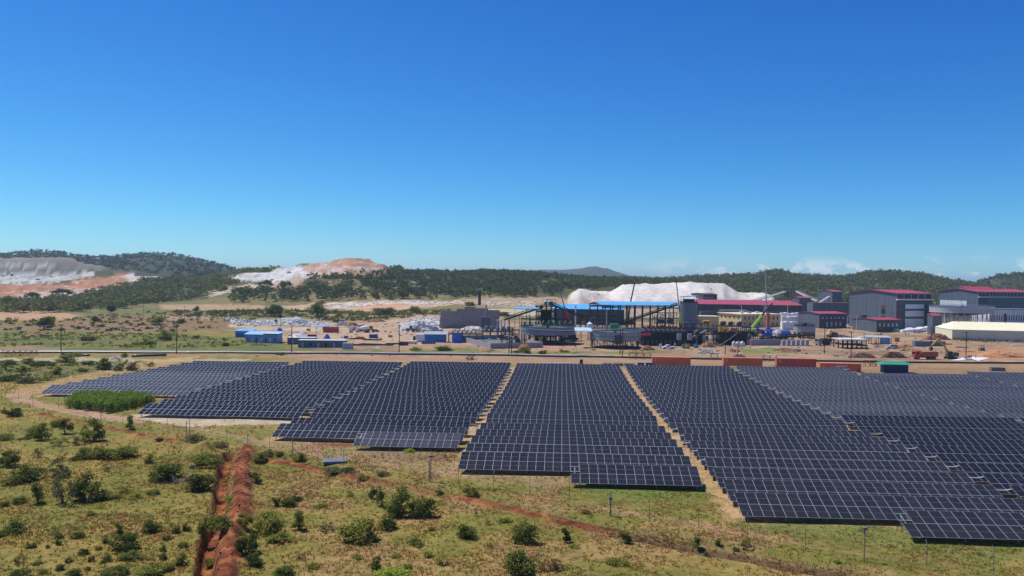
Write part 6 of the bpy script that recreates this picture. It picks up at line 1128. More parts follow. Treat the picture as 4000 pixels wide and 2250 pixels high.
# cream fabric hall
RC = math.radians(-9); o = G(3719, 1325); Hc = hpy(1287, o.y, 3719)-o.z; rdg = hpy(1256, o.y+12, 3800)-o.z; Wc = 46; Dc = 24; b = thing('fabric_hall', 'large cream fabric hall with sloping roof at right edge', 'building', o, RC)
MB().prism([(0, -.6), (Dc, -.6), (Dc, Hc), (0, Hc)], 0, Wc, 'x').build('wall', mat('cream_wall', (.70, .66, .47), .8, 0, .05, .3), b); V = [(-.2, -.25, Hc+.02), (Wc, -.25, Hc+.02), (Wc, Dc+.2, Hc+.02), (-.2, Dc+.2, Hc+.02), (4.6, Dc/2, rdg), (Wc, Dc/2, rdg)]
MB().add(V, [(0, 1, 5, 4), (2, 3, 4, 5), (3, 0, 4), (1, 2, 5), (0, 3, 2, 1)]).build('roof', cream, b)
for k in range(6): MB().b2(-.03, .03, -.05, .0, .05, Hc-.1).build('wall_seam', mat('seam_cream', (.55, .52, .38), .8), b, (Wc*(k+.6)/6, 0, 0))
for k, x in enumerate((7, 30)): MB().tube([(x, Dc*.48, rdg-.2), (x, Dc*.48, rdg+.5)], .25, 8).build('vent', gsteel, b)
# background conveyors and houses between the hills and the mills
conveyor('covered_conveyor', 'long white covered conveyor rising to the headframe before the right hill', PT(2945, 1177, 640), PT(3066, 1140, 680), 2.2, mat('white_gallery', (.62, .61, .58), .6), 4, gsteel)
conveyor('covered_conveyor', 'white covered conveyor falling right from the headframe', PT(3108, 1137, 685), PT(3190, 1176, 640), 1.8, mat('white_gallery', (.62, .61, .58), .6), 3, gsteel)
o = atY(3066, 685); hf = platform('headframe', 'dark steel headframe with flat canopy between two white conveyors', (o, 11, 8, hpy(1126, 685, 3090)-o.z), 0, [hpy(1145, 685, 3090)-o.z, hpy(1160, 685, 3090)-o.z], steel, 3, 2, 'headframe'); hh = hpy(1126, 685, 3090)-o.z; MB().b2(-1.5, 12.5, -1, 9, hh, hh+.4).build('canopy', clad_d, hf)
shed('conveyor_house', 'slate house with pale crimson roof below the headframe', 'building', (atY(3123, 600), 11, 9, hpy(1164, 600, 3130)-atY(3123, 600).z), R20, clad, red_roof, 'gable', .9, .4)
g = corner(3197, 3252, 3290, 1215, 1140, R20, Y=700); shed('screen_house', 'tall slate screening house with crimson roof before the right hill', 'building', g, R20, clad, red_roof, 'gable', 1.4, .4)
conveyor('covered_conveyor', 'short white inclined gallery entering the slate screening house', PT(3182, 1195, 640), PT(3240, 1158, 670), 2.4, white_p, 3, rust)
o = atY(3177, 560); shed('long_wall_shed', 'long slate wall shed left of the tallest mill', 'building', (o, 27, 10, hpy(1184, 560, 3250)-o.z), .05, clad, mat('maroon_roof', (.18, .05, .06), .7), 'flat', over=.2)
for k, px in enumerate((3310, 3345, 3606, 3688)):
    q = G(px, 1296 if k < 2 else 1272); t_ = thing('yard_lamp', ['pale lamp post at the left side of the switch house', 'pale lamp post at the corner of the tallest mill', 'pale lamp post before the white front panels', 'pale lamp post left of the large tank legs'][k], 'lamp', q, 0, 'yard lamps'); h = 9; MB().tube([(0, 0, -.3), (0, 0, h)], .1, 6).build('pole', white_v, t_); MB().bar((0, 0, h), (1.3, 0, h+.6), .12).build('arm', white_v, t_)
# white bagged product before the mills
for lab, px, py, w_, h in (('white snow-like stack of bags left of the cream hall', 3650, 1296, 130, 20), ('white bag stack at the mill foot', 3560, 1290, 60, 10), ('white bag stack behind the cream hall roof', 3960, 1262, 110, 20)): heap('bag_stack', lab, 'bag stack', px, py, w_, h, mat('white_bags', (.78, .78, .77), .7, 0, .1, 2, .5, 3), .5, 7, .2)
for k, (Yk, x0_, x1_, pt_) in enumerate(((480, 3058, 3120, 1256), (520, 3056, 3124, 1236), (560, 3054, 3130, 1222))):
    o = atY(x0_, Yk); t_ = thing('bag_stack', ['front', 'middle', 'rear'][k] + ' white bag stack between yellow office and slate workshop', 'bag stack', o, 0, 'white stacks'); n_ = 5; wd_ = (x1_-x0_)*Yk/F/n_
    for j in range(n_): MB().b2(.1, wd_-.1, 0, 4, -.3, hpy(pt_, Yk, x0_)-o.z + random.uniform(-.5, .3)).build('bag_column', white_t, t_, (j*wd_, 0, 0))
o = atY(3054, 440); container('site_container', 'bright blue container between yellow office and slate workshop', (o, 3.6, 2.4, 2.4), 0, mat('sky_container', (.04, .30, .65), .5))
for lab, x0_, x1_, pb_, pts_ in (('long white wall of bags rising to the cream hall', 3590, 3742, 1294, (1282, 1264)), ('lower white wall of bags at the mill foot', 3526, 3600, 1298, (1290, 1284))):
    o = G(x0_, pb_); n_ = 14; s_ = o.y/F; wd_ = (x1_-x0_)*s_/n_; t_ = thing('bag_wall', lab, 'bag stack', o, 0, 'white bag walls')
    for j in range(n_): MB().b2(.04, wd_-.04, 0, 6+random.uniform(0, 3), -.3, hpy(pts_[0] + (pts_[1]-pts_[0])*j/(n_-1), o.y, x0_)-o.z + random.uniform(-.2, .2)).build('bag_column', white_t, t_, (j*wd_, random.uniform(-.3, .3), 0))
# ---- construction ground on the right
q = G(3612, 1404); dump_truck('red dump truck being loaded with earth by the excavator', q, 0.04, mat('truck_red', (.52, .05, .04), .5, 0, .12, dirt=(.3, .12, .07)), mat('bed_orange', (.42, .11, .05), .6, 0, .2, dirt=(.28, .12, .07)), load=soilM)
q = G(3714, 1402); s = q.y/F; excavator('yellow excavator dipping its bucket over the red truck', q, 0, [(-.9, 1.9), ((3662-3714)*s, hpy(1326, q.y, 3662)-q.z), ((3633-3714)*s, hpy(1356, q.y, 3633)-q.z)])
q = G(3835, 1370); t_ = thing('forklift', 'small brown forklift on the orange ground at right', 'forklift', q, .2); MB().b2(-1.2, .9, -.6, .6, .35, 1.2).build('body', brownm, t_); f_ = MB()
for x in (-.9, .5):
    for y in (-.55, .55): f_.bar((x, y, 1.2), (x, y, 2.2), .08)
f_.b2(-1.0, .6, -.6, .6, 2.2, 2.28); f_.build('cab_frame', steel, t_); MB().bar((1.0, -.3, .1), (1.0, -.3, 2.8), .1).bar((1.0, .3, .1), (1.0, .3, 2.8), .1).bar((1.0, -.3, 2.7), (1.0, .3, 2.7), .1).b2(1.05, 2.1, -.3, .3, .1, .16).build('mast', gsteel, t_); wheels(t_, (-.8, .6), (-.6, .6), .32)
pickup('silver van on the earth track before the tarpaulins at right', G(3483, 1362), .1, mat('silver_paint', (.5, .52, .56), .35, .3, .05), van=True)
container('site_container', 'blue-grey container standing behind the excavator', (G(3574, 1354), 14, 2.6, 2.5), .02, mat('steel_blue', (.14, .19, .24), .6, 0, .1)); 
canopy('open_shed', 'open shed with grey sheet roof and blue cabin at right', 'shed', (G(3393, 1345), 10.5, 6, 3.2), -.05, mat('old_sheet', (.42, .43, .44), .6, .2, .15), rust, .5, 4)
shed('blue_cabin', 'small blue cabin under the edge of the open grey shed', 'cabin', (G(3447, 1344), 3.6, 2.5, 2.3), 0, mat('faded_blue', (.12, .30, .50), .6, 0, .15), lblue, 'mono', .3, .3)
MB_ = thing('site_box', 'tan plywood box beside the small blue cabin', 'box', G(3501, 1334)); MB().b2(-1.1, 1.1, -1, 1, 0, 2.0).build('panels', mat('plywood', (.42, .25, .11), .8), MB_); MB().b2(-1.2, 1.2, -1.1, 1.1, 2.0, 2.1).build('lid', mat('plywood', (.42, .25, .11), .8), MB_)
for lab, px, py in (('orange barrel left on the earth before the open shed', 3419, 1340), ('orange barrel right of the silver van', 3501, 1348)): q = G(px, py); t_ = thing('barrel', lab, 'barrel', q, 0, 'orange barrels'); MB().tube([(0, 0, 0), (0, 0, 1.05)], .42, 12).build('drum', orange_p, t_); MB().ring(.42, .46, .3, .36, 12).ring(.42, .46, .68, .74, 12).build('hoops', orange_p, t_)
o = G(3290, 1362); sl = platform('slab_platform', 'pale concrete slab raised on dark scaffolding near the orange heaps', (o, 10.5, 8, 3.6), .05, [1.8], steel, 6, 3, 'platform'); MB().b2(-.6, 11.2, -.6, 9, 3.6, 4.1).build('slab', mat('pale_slab', (.55, .50, .44), .9), sl)
heap('tarpaulin', 'sea-green tarpaulin over goods by the switch house', 'tarpaulin', 3505, 1297, 34, 14, mat('seagreen_tarp', (.20, .46, .34), .6, 0, .15), .7, 3, .3)
heap('scrap_heap', 'brown scrap timber heap beside the sea-green tarpaulin', 'scrap', 3470, 1298, 40, 10, wood, .6, 4, .5)
heap('scrap_heap', 'dark scrap heap right of the sea-green tarpaulin', 'scrap', 3572, 1298, 80, 12, mat('dark_scrap', (.12, .10, .085), .9, 0, .4, 1.5), .5, 5, .5)
heap('soil_heap', 'dark brown soil bank left of the dump truck', 'soil heap', 3500, 1398, 90, 22, mat('dark_soil', (.15, .085, .05), .95, 0, .3, 1), .5, 6, .3)
heap('soil_heap', 'dark brown soil bank below the raised slab', 'soil heap', 3380, 1398, 100, 18, mat('dark_soil', (.15, .085, .05), .95), .5, 7, .3)
heap('soil_heap', 'orange soil bank behind the orange worker at right', 'soil heap', 3930, 1396, 220, 22, soilO, .4, 8, .15)
heap('soil_heap', 'red-brown soil bank left of the cream hall', 'soil heap', 3670, 1328, 110, 24, mat('red_soil', (.30, .13, .07), .95, 0, .2, 1), .4, 9, .2)
for lab, px, py, L, m in (('stack of grey steel sections before the cream hall', 3760, 1358, 5.5, gsteel), ('stack of white pipes at the right edge', 3980, 1352, 6, white_v), ('stack of rusty bars right of the raised slab', 3330+40, 1352, 4.5, rust), ('dark steel frame pieces before the cream hall', 3690, 1346, 7, steel)):
    q = G(px, py); t_ = thing('steel_stack', lab, 'steel stack', q, random.uniform(-.1, .1))
    for k in range(6): MB().b2(-L/2, L/2, -.12, .12, 0, .22).build('section', m, t_, (random.uniform(-.3, .3), (k % 3)*.4, .24*(k//3)))
# white sheet spread on the ground
P = [G(*p) for p in ((3713, 1409), (3760, 1399), (3806, 1396), (3866, 1399), (3822, 1411), (3796, 1404), (3752, 1408))]; c = sum(P, Vector())/len(P); V = [(p - c) for p in P]; top = [v + Vector((0, 0, .10 + .06*(i % 3))) for i, v in enumerate(V)]; n = len(P)
mb = MB(); mb.add([v - Vector((0, 0, .1)) for v in V] + top + [Vector((0, 0, .25))], [(i, (i+1) % n, n+(i+1) % n, n+i) for i in range(n)] + [(n+i, n+(i+1) % n, 2*n) for i in range(n)]); tag(mb.build('white_sheet', white_t, None, c), 'white plastic sheet spread on the ground near the workers', 'sheet')

for lab, px, py, w_, h, m in (('brown rubble heap between small tank and raised slab', 3240, 1330, 60, 10, mat('brown_rubble2', (.26, .17, .11), .95, 0, .35, 1.5)), ('dark earth heap before the slate workshop', 3290, 1318, 70, 9, mat('dark_soil', (.15, .085, .05), .95)), ('reddish timber heap beside the raised slab', 3262, 1345, 46, 9, mat('red_timber', (.28, .11, .07), .9, 0, .4, 2)), ('pale sand heap right of the silver van', 3540, 1352, 60, 8, soilO), ('brown earth heap before the blue-grey container', 3560, 1372, 80, 9, soilM), ('low brown earth heap right of the excavator', 3780, 1374, 90, 7, soilM), ('dark earth strip heap below the low concrete wall', 3090, 1372, 120, 8, mat('dark_soil', (.15, .085, .05), .95)), ('brown earth heap before the process platform poles', 2860, 1376, 90, 10, soilM), ('brown earth bank left of the white pickup', 2480, 1378, 90, 8, soilM), ('brown earth heap in front of the basin', 1900, 1372, 70, 7, soilM), ('grey gravel heap beside the open grey shed', 3380, 1322, 60, 8, rockM), ('dark timber heap behind the open grey shed', 3440, 1316, 60, 9, wood)): heap('earth_heap' if 'earth' in lab else 'loose_heap', lab, 'heap', px, py, w_, h, m, .9, 21, .5)
q = G(3255, 1318); excavator('small yellow excavator parked among heaps before the slate workshop', q, .6, [(-.9, 1.9), (-3.4, 3.6), (-5.0, 1.6)]); dump_truck('grey tipper truck parked left of the raised slab', G(3215, 1348), .5, mat('grey_cab', (.30, .31, .33), .5), rust)
# ================================================================== work yard on the left
def quick(px0, px1, pb, pt, D): o = G(px0, pb); s = o.y/F; return o, (px1-px0)*s, D, hpy(pt, o.y, px0)-o.z
b = shed('blue_shed', 'smaller rear blue cabin of the pair at the left yard edge', 'cabin', quick(919, 986, 1316, 1293, 4), -.05, blue_wall, blue_roof, 'mono', .5, .4)
o, W, D, H = quick(958, 1087, 1336, 1306, 6); b = shed('blue_shed', 'long pale blue cabin row with white doors at the left yard edge', 'cabin', (o, W, D, H), -.08, mat('pale_blue_panel', (.22, .36, .55), .6, 0, .15, .5), lblue, 'mono', .9, .5)
for k in range(7): MB().b2(-.45, .45, -.08, 0, .05, 2.1).build('door' if k % 2 else 'panel', white_p if k % 2 else blue_wall, b, (W*(k+.6)/7.2, 0, 0))
MB().b2(W*.55, W+.5, -.5, D*.5, H+.5, H+.62).build('white_roof_sheet', white_p, b)
for lab, a, e, pb, pt in (('grey rear container office in the left yard', 1122, 1228, 1345, 1320), ('long grey front container office in the left yard', 1164, 1346, 1358, 1330)):
    o, W, D, H = quick(a, e, pb, pt, 5); b = shed('container_office', lab, 'container office', (o, W, D, H), .03, mat('office_grey', (.13, .145, .16), .6, .1, .1, .5), mat('pale_grey_roof', (.50, .52, .54), .6, 0, .08), 'flat', over=.15, thick=.2)
    for k in range(max(3, int(W/3))): MB().b2(-.4, .4, -.08, 0, .05, 2.0).build('door', steel if k % 2 else mat('pale_door', (.4, .42, .45), .6), b, (W*(k+.6)/max(3, int(W/3)), 0, 0))
container('site_container', 'small galvanised container in front of the grey offices', quick(1335, 1374, 1364, 1340, 2.4), -.1, mat('galv_sheet', (.42, .45, .48), .5, .3, .1))
container('site_container', 'red container in the middle of the left yard', quick(1262, 1320, 1299, 1277, 2.4), .05, red_c)
canopy('canopy', 'small canopy with blue sheet roof beside the red container', 'canopy', quick(1232, 1262, 1290, 1276, 3), 0, blue_roof, rust, .4, 2)
container('site_container', 'dark red open skip among white goods in the left yard', quick(1201, 1234, 1323, 1307, 2.2), .1, mat('skip_red', (.22, .04, .03), .7))
for lab, px, py, w_, h, m in (('blue tarpaulin load near the blue cabins', 1090, 1296, 26, 15, blue_t), ('blue tarpaulin load beside the dark red skip', 1276, 1323, 28, 16, blue_t), ('small blue tarpaulin before the grey offices', 1221, 1358, 26, 10, blue_t), ('white goods heap left of the dark red skip', 1160, 1316, 56, 14, white_t), ('white bundled goods above the skip', 1185, 1304, 30, 10, white_t), ('blue round tarpaulin at the left end of the blue workshop', 1625, 1328, 22, 14, blue_t)): heap('tarpaulin' if 'tarp' in lab else 'goods_heap', lab, 'tarpaulin' if 'tarp' in lab else 'goods', px, py, w_, h, m, .7, 11, .3)
q = G(1078, 1264); t_ = thing('water_tank', 'green plastic water tank on a stand by the grey rubble', 'tank', q); MB().tube([(0, 0, 1), (0, 0, 2.6), (0, 0, 3.0)], [.9, .9, .3], 14).build('vessel', mat('tank_green', (.03, .16, .09), .5), t_)
for k in range(4): MB().bar((.7*math.cos(k*1.57+.8), .7*math.sin(k*1.57+.8), 1), (.8*math.cos(k*1.57+.8), .8*math.sin(k*1.57+.8), -.3), .1).build('leg', steel, t_)
# vehicles of the yard
q = G(1395, 1296); t_ = thing('crane_truck', 'white-cabbed truck carrying a folded red crane boom', 'truck', q, .03); wheels(t_, (-3.2, 1.5, 2.9), (-.95, .95), .52); MB().b2(-4.2, 4.2, -.9, .9, .75, 1.2).build('chassis', rust, t_); c_ = MB(); c_.prism([(-4.3, .8), (-2.4, .8), (-2.4, 3.0), (-4.0, 3.0)], -1.15, 1.15, 'y'); c_.build('cab', white_v, t_); MB().b2(-4.25, -3.9, -1, 1, 1.9, 2.7).build('windscreen', pane_m, t_); MB().bar((-2, 0, 2.4), (4.4, 0, 3.2), .6).bar((-1.5, 0, 3.2), (3.8, 0, 3.6), .4).build('folded_boom', mat('boom_red', (.35, .06, .04), .6), t_); MB().b2(-1.9, 3.8, -1.1, 1.1, 1.2, 2.0).build('flatbed', mat('bed_brown', (.24, .12, .07), .7), t_)
q = G(1418, 1299); t_ = thing('mixer_truck', 'white concrete mixer truck beside the crane truck', 'truck', q, .05); wheels(t_, (-2.8, 1.2, 2.4), (-.95, .95), .5); MB().b2(-3.8, 3.4, -.8, .8, .7, 1.1).build('chassis', steel, t_); c_ = MB(); c_.prism([(-3.9, .75), (-2.1, .75), (-2.1, 2.9), (-3.6, 2.9)], -1.15, 1.15, 'y'); c_.build('cab', white_v, t_); MB().b2(-3.85, -3.5, -1, 1, 1.8, 2.6).build('windscreen', pane_m, t_); MB().tube([(-1.9, 0, 1.9), (-.6, 0, 2.2), (1.6, 0, 2.6), (3.0, 0, 3.0)], [.5, 1.1, 1.05, .5], 14).build('mixing_drum', white_v, t_)
def loader(label, p, rz, m):
    t_ = thing('wheel_loader', label, 'loader', p, rz); wheels(t_, (-1.5, 1.5), (-.95, .95), .75); MB().b2(-2.6, 1.0, -.8, .8, .9, 1.9).build('body', m, t_); MB().b2(-.6, .8, -.7, .7, 1.9, 3.1).build('cab', pane_m, t_); MB().b2(-.7, .9, -.8, .8, 3.1, 3.25).build('cab_roof', m, t_); MB().bar((.8, .55, 1.7), (3.0, .55, .8), .25).bar((.8, -.55, 1.7), (3.0, -.55, .8), .25).build('lift_arms', m, t_); b_ = MB(); b_.prism([(2.8, .2), (4.0, .15), (4.1, .4), (3.1, 1.5), (2.8, 1.4)], -1.3, 1.3, 'y'); b_.build('bucket', rust, t_); return t_
loader('yellow wheel loader right of the mixer truck', G(1448, 1297), .4, yel); loader('brown wheel loader working at the grey rubble slope', G(1604, 1296), .1, brownm)
q = G(1459, 1320); t_ = thing('blue_generator', 'blue generator set in a frame in the yard middle', 'generator', q); MB().b2(-1.9, 1.9, -.9, .9, .3, 1.7).build('housing', drum_b, t_); MB().b2(-2.1, 2.1, -1, 1, 0, .25).build('skid', steel, t_); MB().tube([(1.2, 0, 1.7), (1.2, 0, 2.3)], .12, 8).build('exhaust', steel, t_)
q = G(1405, 1322); t_ = thing('formwork_stack', 'orange formwork panels lying in the yard', 'formwork', q)
for k in range(4): MB().b2(-1.8, 1.8, -.8, .8, 0, .2).build('panel', orange_p, t_, (.1*k, .05*k, .24*k))
for lab, px, py in (('orange-brown crate cluster right of the blue generator', 1525, 1318), ('blue crate near the yard middle', 1352, 1322), ('brown crate left of the generator', 1372, 1300), ('small red crate beside white bundles', 1205, 1292)):
    q = G(px, py); t_ = thing('crate', lab, 'crate', q, random.uniform(-.3, .3)); m = drum_b if 'blue crate' in lab else (red_c if 'red' in lab else mat('crate_tan', (.45, .24, .12), .8)); MB().b2(-.9, .9, -.6, .6, 0, 1.1).build('box', m, t_); MB().b2(-.95, .95, -.65, .65, 1.1, 1.18).build('lid', m, t_)
# beams laid out in the yard
for k, (px, py, L, rz) in enumerate(((1330, 1352, 8, .0), (1395, 1350, 10, .05), (1440, 1348, 9, -.04), (1490, 1350, 9, .02), (1535, 1346, 7, .1), (1390, 1326, 7, .0), (1450, 1330, 8, .0))):
    q = G(px, py); t_ = thing('beam_stack', 'dark steel beam stack lying in the yard, %s from the left' % ORD[[0, 2, 4, 6, 8, 1, 5][k] if False else sorted([1330, 1395, 1440, 1490, 1535, 1390, 1450]).index(px)], 'steel beams', q, rz, 'beam stacks in the yard')
    for j in range(4): MB().b2(-L/2, L/2, -.13, .13, 0, .3).build('beam', mat('beam_dark', (.07, .06, .055), .7) if j % 2 else rust, t_, (.3*j, .5*j, .3*(j % 2)))
q = G(1560, 1350); container('scrap_skip', 'dark maroon skip at the right end of the beam stacks', (q, 3.4, 2, 1.6), 0, mat('maroon_paint', (.14, .03, .03), .7))
heap('sand_heap', 'small white heap above the yard', 'sand heap', 1258, 1250, 20, 8, rockM, .7, 1); q = G(1272, 1248); t_ = thing('brick_hut', 'small red brick hut beside the small white heap', 'hut', q); MB().b2(-1.4, 1.4, 0, 2.4, -.2, 2.2).build('wall', red_c, t_); MB().b2(-1.6, 1.6, -.2, 2.6, 2.2, 2.35).build('roof', gsteel, t_); MB().b2(-.3, .5, -.04, 0, 0, 1.8).build('door', steel, t_)
for lab, px, py, w_, h, m in (('pale sand heap left of two in the brown field', 673, 1235, 42, 11, soilO), ('pale sand heap right of two in the brown field', 724, 1235, 50, 11, soilO), ('grey gravel heap behind the green tank', 1160, 1266, 90, 18, rockM), ('grey gravel heap left of the trucks', 1335, 1272, 50, 16, rockM), ('brown earth heap above the trucks', 1370, 1272, 50, 12, soilM), ('brown earth heap beside the yard road', 1470, 1258, 66, 13, soilM), ('brown earth heap at the left field edge', 130, 1315, 90, 12, soilM)): heap('spoil_heap', lab, 'spoil heap', px, py, w_, h, m, .8, 12, .4)
# blue workshop and neighbours
b = shed('blue_workshop', 'blue workshop with white end wall below the block wall', 'workshop', quick(1660, 1742, 1336, 1306, 5), .05, blue_wall, mat('old_sheet_roof', (.30, .34, .37), .6), 'mono', .7, .6); q = b.location
MB().b2(-4.2, -.05, .3, 4, -.2, 3.4).build('white_end', white_p, b); MB().b2(-5.3, -4.25, .5, 3, 0, 2.4).build('dark_annex', steel, b)
for k in range(5): q = G(1652 + k*11, 1343); t_ = thing('blue_tote', ['first', 'second', 'third', 'fourth', 'fifth'][k] + ' blue plastic tote from the left before the blue workshop', 'tote', q, 0, 'row of blue totes'); MB().b2(-.52, .52, -.5, .5, .15, 1.25).build('tub', drum_b, t_); MB().b2(-.55, .55, -.55, .55, 0, .14).build('pallet', wood, t_)
q = G(1610, 1344); t_ = thing('horizontal_tank', 'cream horizontal tank left of the blue totes', 'tank', q); MB().tube([(-2.3, 0, .9), (-2.1, 0, .9), (2.1, 0, .9), (2.3, 0, .9)], [.4, .7, .7, .4], 14).build('vessel', mat('cream_paint', (.62, .55, .45), .6), t_); MB().b2(-1.6, -1.2, -.6, .6, -.1, .35).b2(1.2, 1.6, -.6, .6, -.1, .35).build('saddles', steel, t_)
q = G(1785, 1340); s = q.y/F; t_ = thing('hanging_tarpaulin', 'large blue tarpaulin hanging from the pipe gantry', 'tarpaulin', q); hh = hpy(1301, q.y, 1785)-q.z; V = []; Fs = []
for j in range(7):
    for i in range(13): V.append(((i-6)*20*s/6, .22*math.sin(i*1.3+j*.4) + .05*j, hh*(1-j/6)))
for j in range(6):
    for i in range(12): Fs.append((j*13+i, j*13+i+1, (j+1)*13+i+1, (j+1)*13+i))
o_ = MB().add(V, Fs).build('sheet', blue_t, t_); so_ = o_.modifiers.new('thick', 'SOLIDIFY'); so_.thickness = .05; MB().bar((-21*s, 0, hh), (21*s, 0, hh), .15).build('top_rail', steel, t_)
o = G(1752, 1338); s = o.y/F; pf = platform('pipe_gantry', 'low dark steel gantry right of the blue workshop', (o, 135*s, 6, hpy(1304, o.y, 1800)-o.z), .05, [hpy(1304, o.y, 1800)-o.z], steel, 6, 2)
for k in range(6): MB().tube([(2+k*2, 1.5, 3.6), (2+k*2, 1.5, 5.2), (3+k*2, 3, 5.6)], .3, 8).build('pipe', gsteel, pf)
o = atY(1890, 372); pf = platform('pump_station', 'grey pump station with bent white pipes before the block wall', (o, 14, 7, hpy(1282, 372, 1920)-o.z), .05, [hpy(1295, 372, 1920)-o.z], steel, 5, 2)
for x in (6.5, 10): MB().tube([(x, 0, 0), (x, 0, 9.5), (x+1.8, 0, 9.9), (x+2.2, 0, 4)], .28, 8).build('bent_pipe', mat('pale_pipe', (.52, .56, .60), .5), pf)
for k in range(5): MB().tube([(1.5+k*2.6, 2, 4.0), (1.5+k*2.6, 2, 6.6)], .9, 12).build('vessel', mat('vessel_grey', (.26, .30, .32), .5), pf)
for k in range(3): MB().tube([(2.2+k*4, -1.6, .6), (3.6+k*4, -1.6, .6)], .55, 10).build('pump', [teal, yel, teal][k], pf)
q = atY(1900, 392); t_ = thing('dust_collector', 'dark grey hopper box with tall thin stack before the block wall', 'hopper', q); MB().b2(-2.2, 2.2, -1.6, 1.6, 5, 10).build('box', clad, t_); MB().tube([(0, 0, 10), (0, 0, 16)], .35, 10).build('stack', gsteel, t_)
for x in (-2, 2):
    for y in (-1.4, 1.4): MB().b2(x-.12, x+.12, y-.12, y+.12, -.3, 5).build('leg', steel, t_)
heap('rubble_heap', 'white grey rubble slope left of the block wall', 'rubble', 1640, 1296, 150, 34, rockM, .8, 13, .4)
heap('rubble_heap', 'pale rubble heap before the block wall', 'rubble', 1850, 1290, 110, 14, rockP, .6, 14, .45)
def rocks(label, poly, n, r0, r1, m, seed):
    """loose stones too many to count: one mesh"""
    rg = np.random.default_rng(seed); V = []; Fs = []; xs = [p[0] for p in poly]; ys = [p[1] for p in poly]; idx = np.where(P_(poly))[0]; pk = rg.choice(idx, n, p=cellA[idx]/cellA[idx].sum())
    for i in pk:
        x, y = GX[i] + rg.normal()*1.5, GY[i] + rg.normal()*2.5; z = float(terrain(x, y)[0]); r = rg.uniform(r0, r1); b = len(V); d = rg.uniform(.6, 1.2, (6, 1))*np.array([(1, 0, 0), (-1, 0, 0), (0, 1, 0), (0, -1, 0), (0, 0, .8), (0, 0, -.5)])*r; a = rg.uniform(0, 3); ca, sa = math.cos(a), math.sin(a)
        V += [(x + q[0]*ca - q[1]*sa, y + q[0]*sa + q[1]*ca, z + q[2] + .1*r) for q in d]; Fs += [(b+i0, b+i1, b+i2) for i0, i1, i2 in ((0, 2, 4), (2, 1, 4), (1, 3, 4), (3, 0, 4), (2, 0, 5), (1, 2, 5), (3, 1, 5), (0, 3, 5))]
    tag(link('loose_rocks', mesh_np('loose_rocks', np.array(V), np.array(Fs), m)), label, 'rocks', kind='stuff')
rocks('loose pale rocks along the orange cut above the yard', [(1270, 1184), (1500, 1174), (1800, 1174), (1800, 1188), (1500, 1192), (1300, 1207)], 200, .4, 1.3, rockP, 41)
rocks('loose white and brown rocks right of the black column', [(1880, 1176), (2090, 1178), (2090, 1198), (1890, 1196)], 150, .5, 1.5, rockP, 42)
rocks('loose grey rocks of the rubble strip beside the yard', [(880, 1240), (960, 1250), (1060, 1246), (1230, 1252), (1300, 1266), (1290, 1276), (1000, 1272), (900, 1264)], 260, .5, 1.5, rockM, 43)
rocks('loose grey rocks on the rubble slope by the block wall', [(1550, 1270), (1600, 1250), (1660, 1240), (1725, 1240), (1725, 1290), (1575, 1294)], 260, .4, 1.4, rockM, 44)
rocks('white boulders on the quarry hillside', [(900, 1090), (940, 1068), (1000, 1060), (1180, 1036), (1250, 1048), (1210, 1080), (1020, 1100)], 320, 1.2, 4, rockM, 45)
rocks('pale boulders in the far left pits', [(-200, 1074), (180, 1066), (420, 1062), (330, 1086), (150, 1110), (-200, 1112)], 300, 1.2, 4, rockM, 46)
rocks('pale and brown boulders over the tailings heap', [(2200, 1170), (2262, 1136), (2400, 1140), (2600, 1112), (2820, 1114), (3040, 1170), (2900, 1200), (2300, 1200)], 420, .4, 1.6, mat('heap_rock', (.40, .32, .25), .95, 0, .35, 1), 47)
# ================================================================== pipes, poles, containers, fence, people
black_pipe = mat('black_pipe', (.025, .025, .028), .35, 0, .1); pale_p2 = mat('pale_plastic_pipe', (.50, .50, .55), .45, 0, .1)
def ground_pipe(name, label, pts, r, m, lift=0.0):
    P = [G(*p) for p in pts]; Q = []
    for a, b in zip(P[:-1], P[1:]):
        for k in range(6): q = a.lerp(b, k/6); Q.append(Vector((q.x, q.y, gz(q.x, q.y) + r*.9 + lift)))
    Q.append(P[-1] + Vector((0, 0, r*.9 + lift))); c = Q[len(Q)//2].copy(); t_ = thing(name, label, 'pipe', c); MB().tube([q - c for q in Q], r, 10).build('pipe_run', m, t_, smooth=True)
    for k in range(4, len(Q)-2, 6): d = (Q[k+1]-Q[k]).normalized()*.2; MB().tube([Q[k]-c-d, Q[k]-c+d], r*1.22, 10).build('coupling', m, t_)
    return t_
PX = [(-500, 1378), (-100, 1379), (400, 1379), (900, 1380), (1300, 1383), (1700, 1387), (2000, 1391), (2400, 1398), (2800, 1405), (3200, 1413), (3600, 1419), (4000, 1421), (4500, 1424)]
ground_pipe('long_pipe', 'black pipeline running across the whole picture behind the panels', PX, .34, black_pipe)
ground_pipe('long_pipe', 'pale pipeline lying right behind the black one at left', [(x, y-4) for x, y in PX[:8]], .26, pale_p2)
ground_pipe('pipe_segment', 'short black pipe lying left of the lone bush', [(240, 1387), (350, 1391)], .35, black_pipe); ground_pipe('pipe_segment', 'longer black pipe lying above the gravel road', [(515, 1395), (650, 1390)], .4, black_pipe)
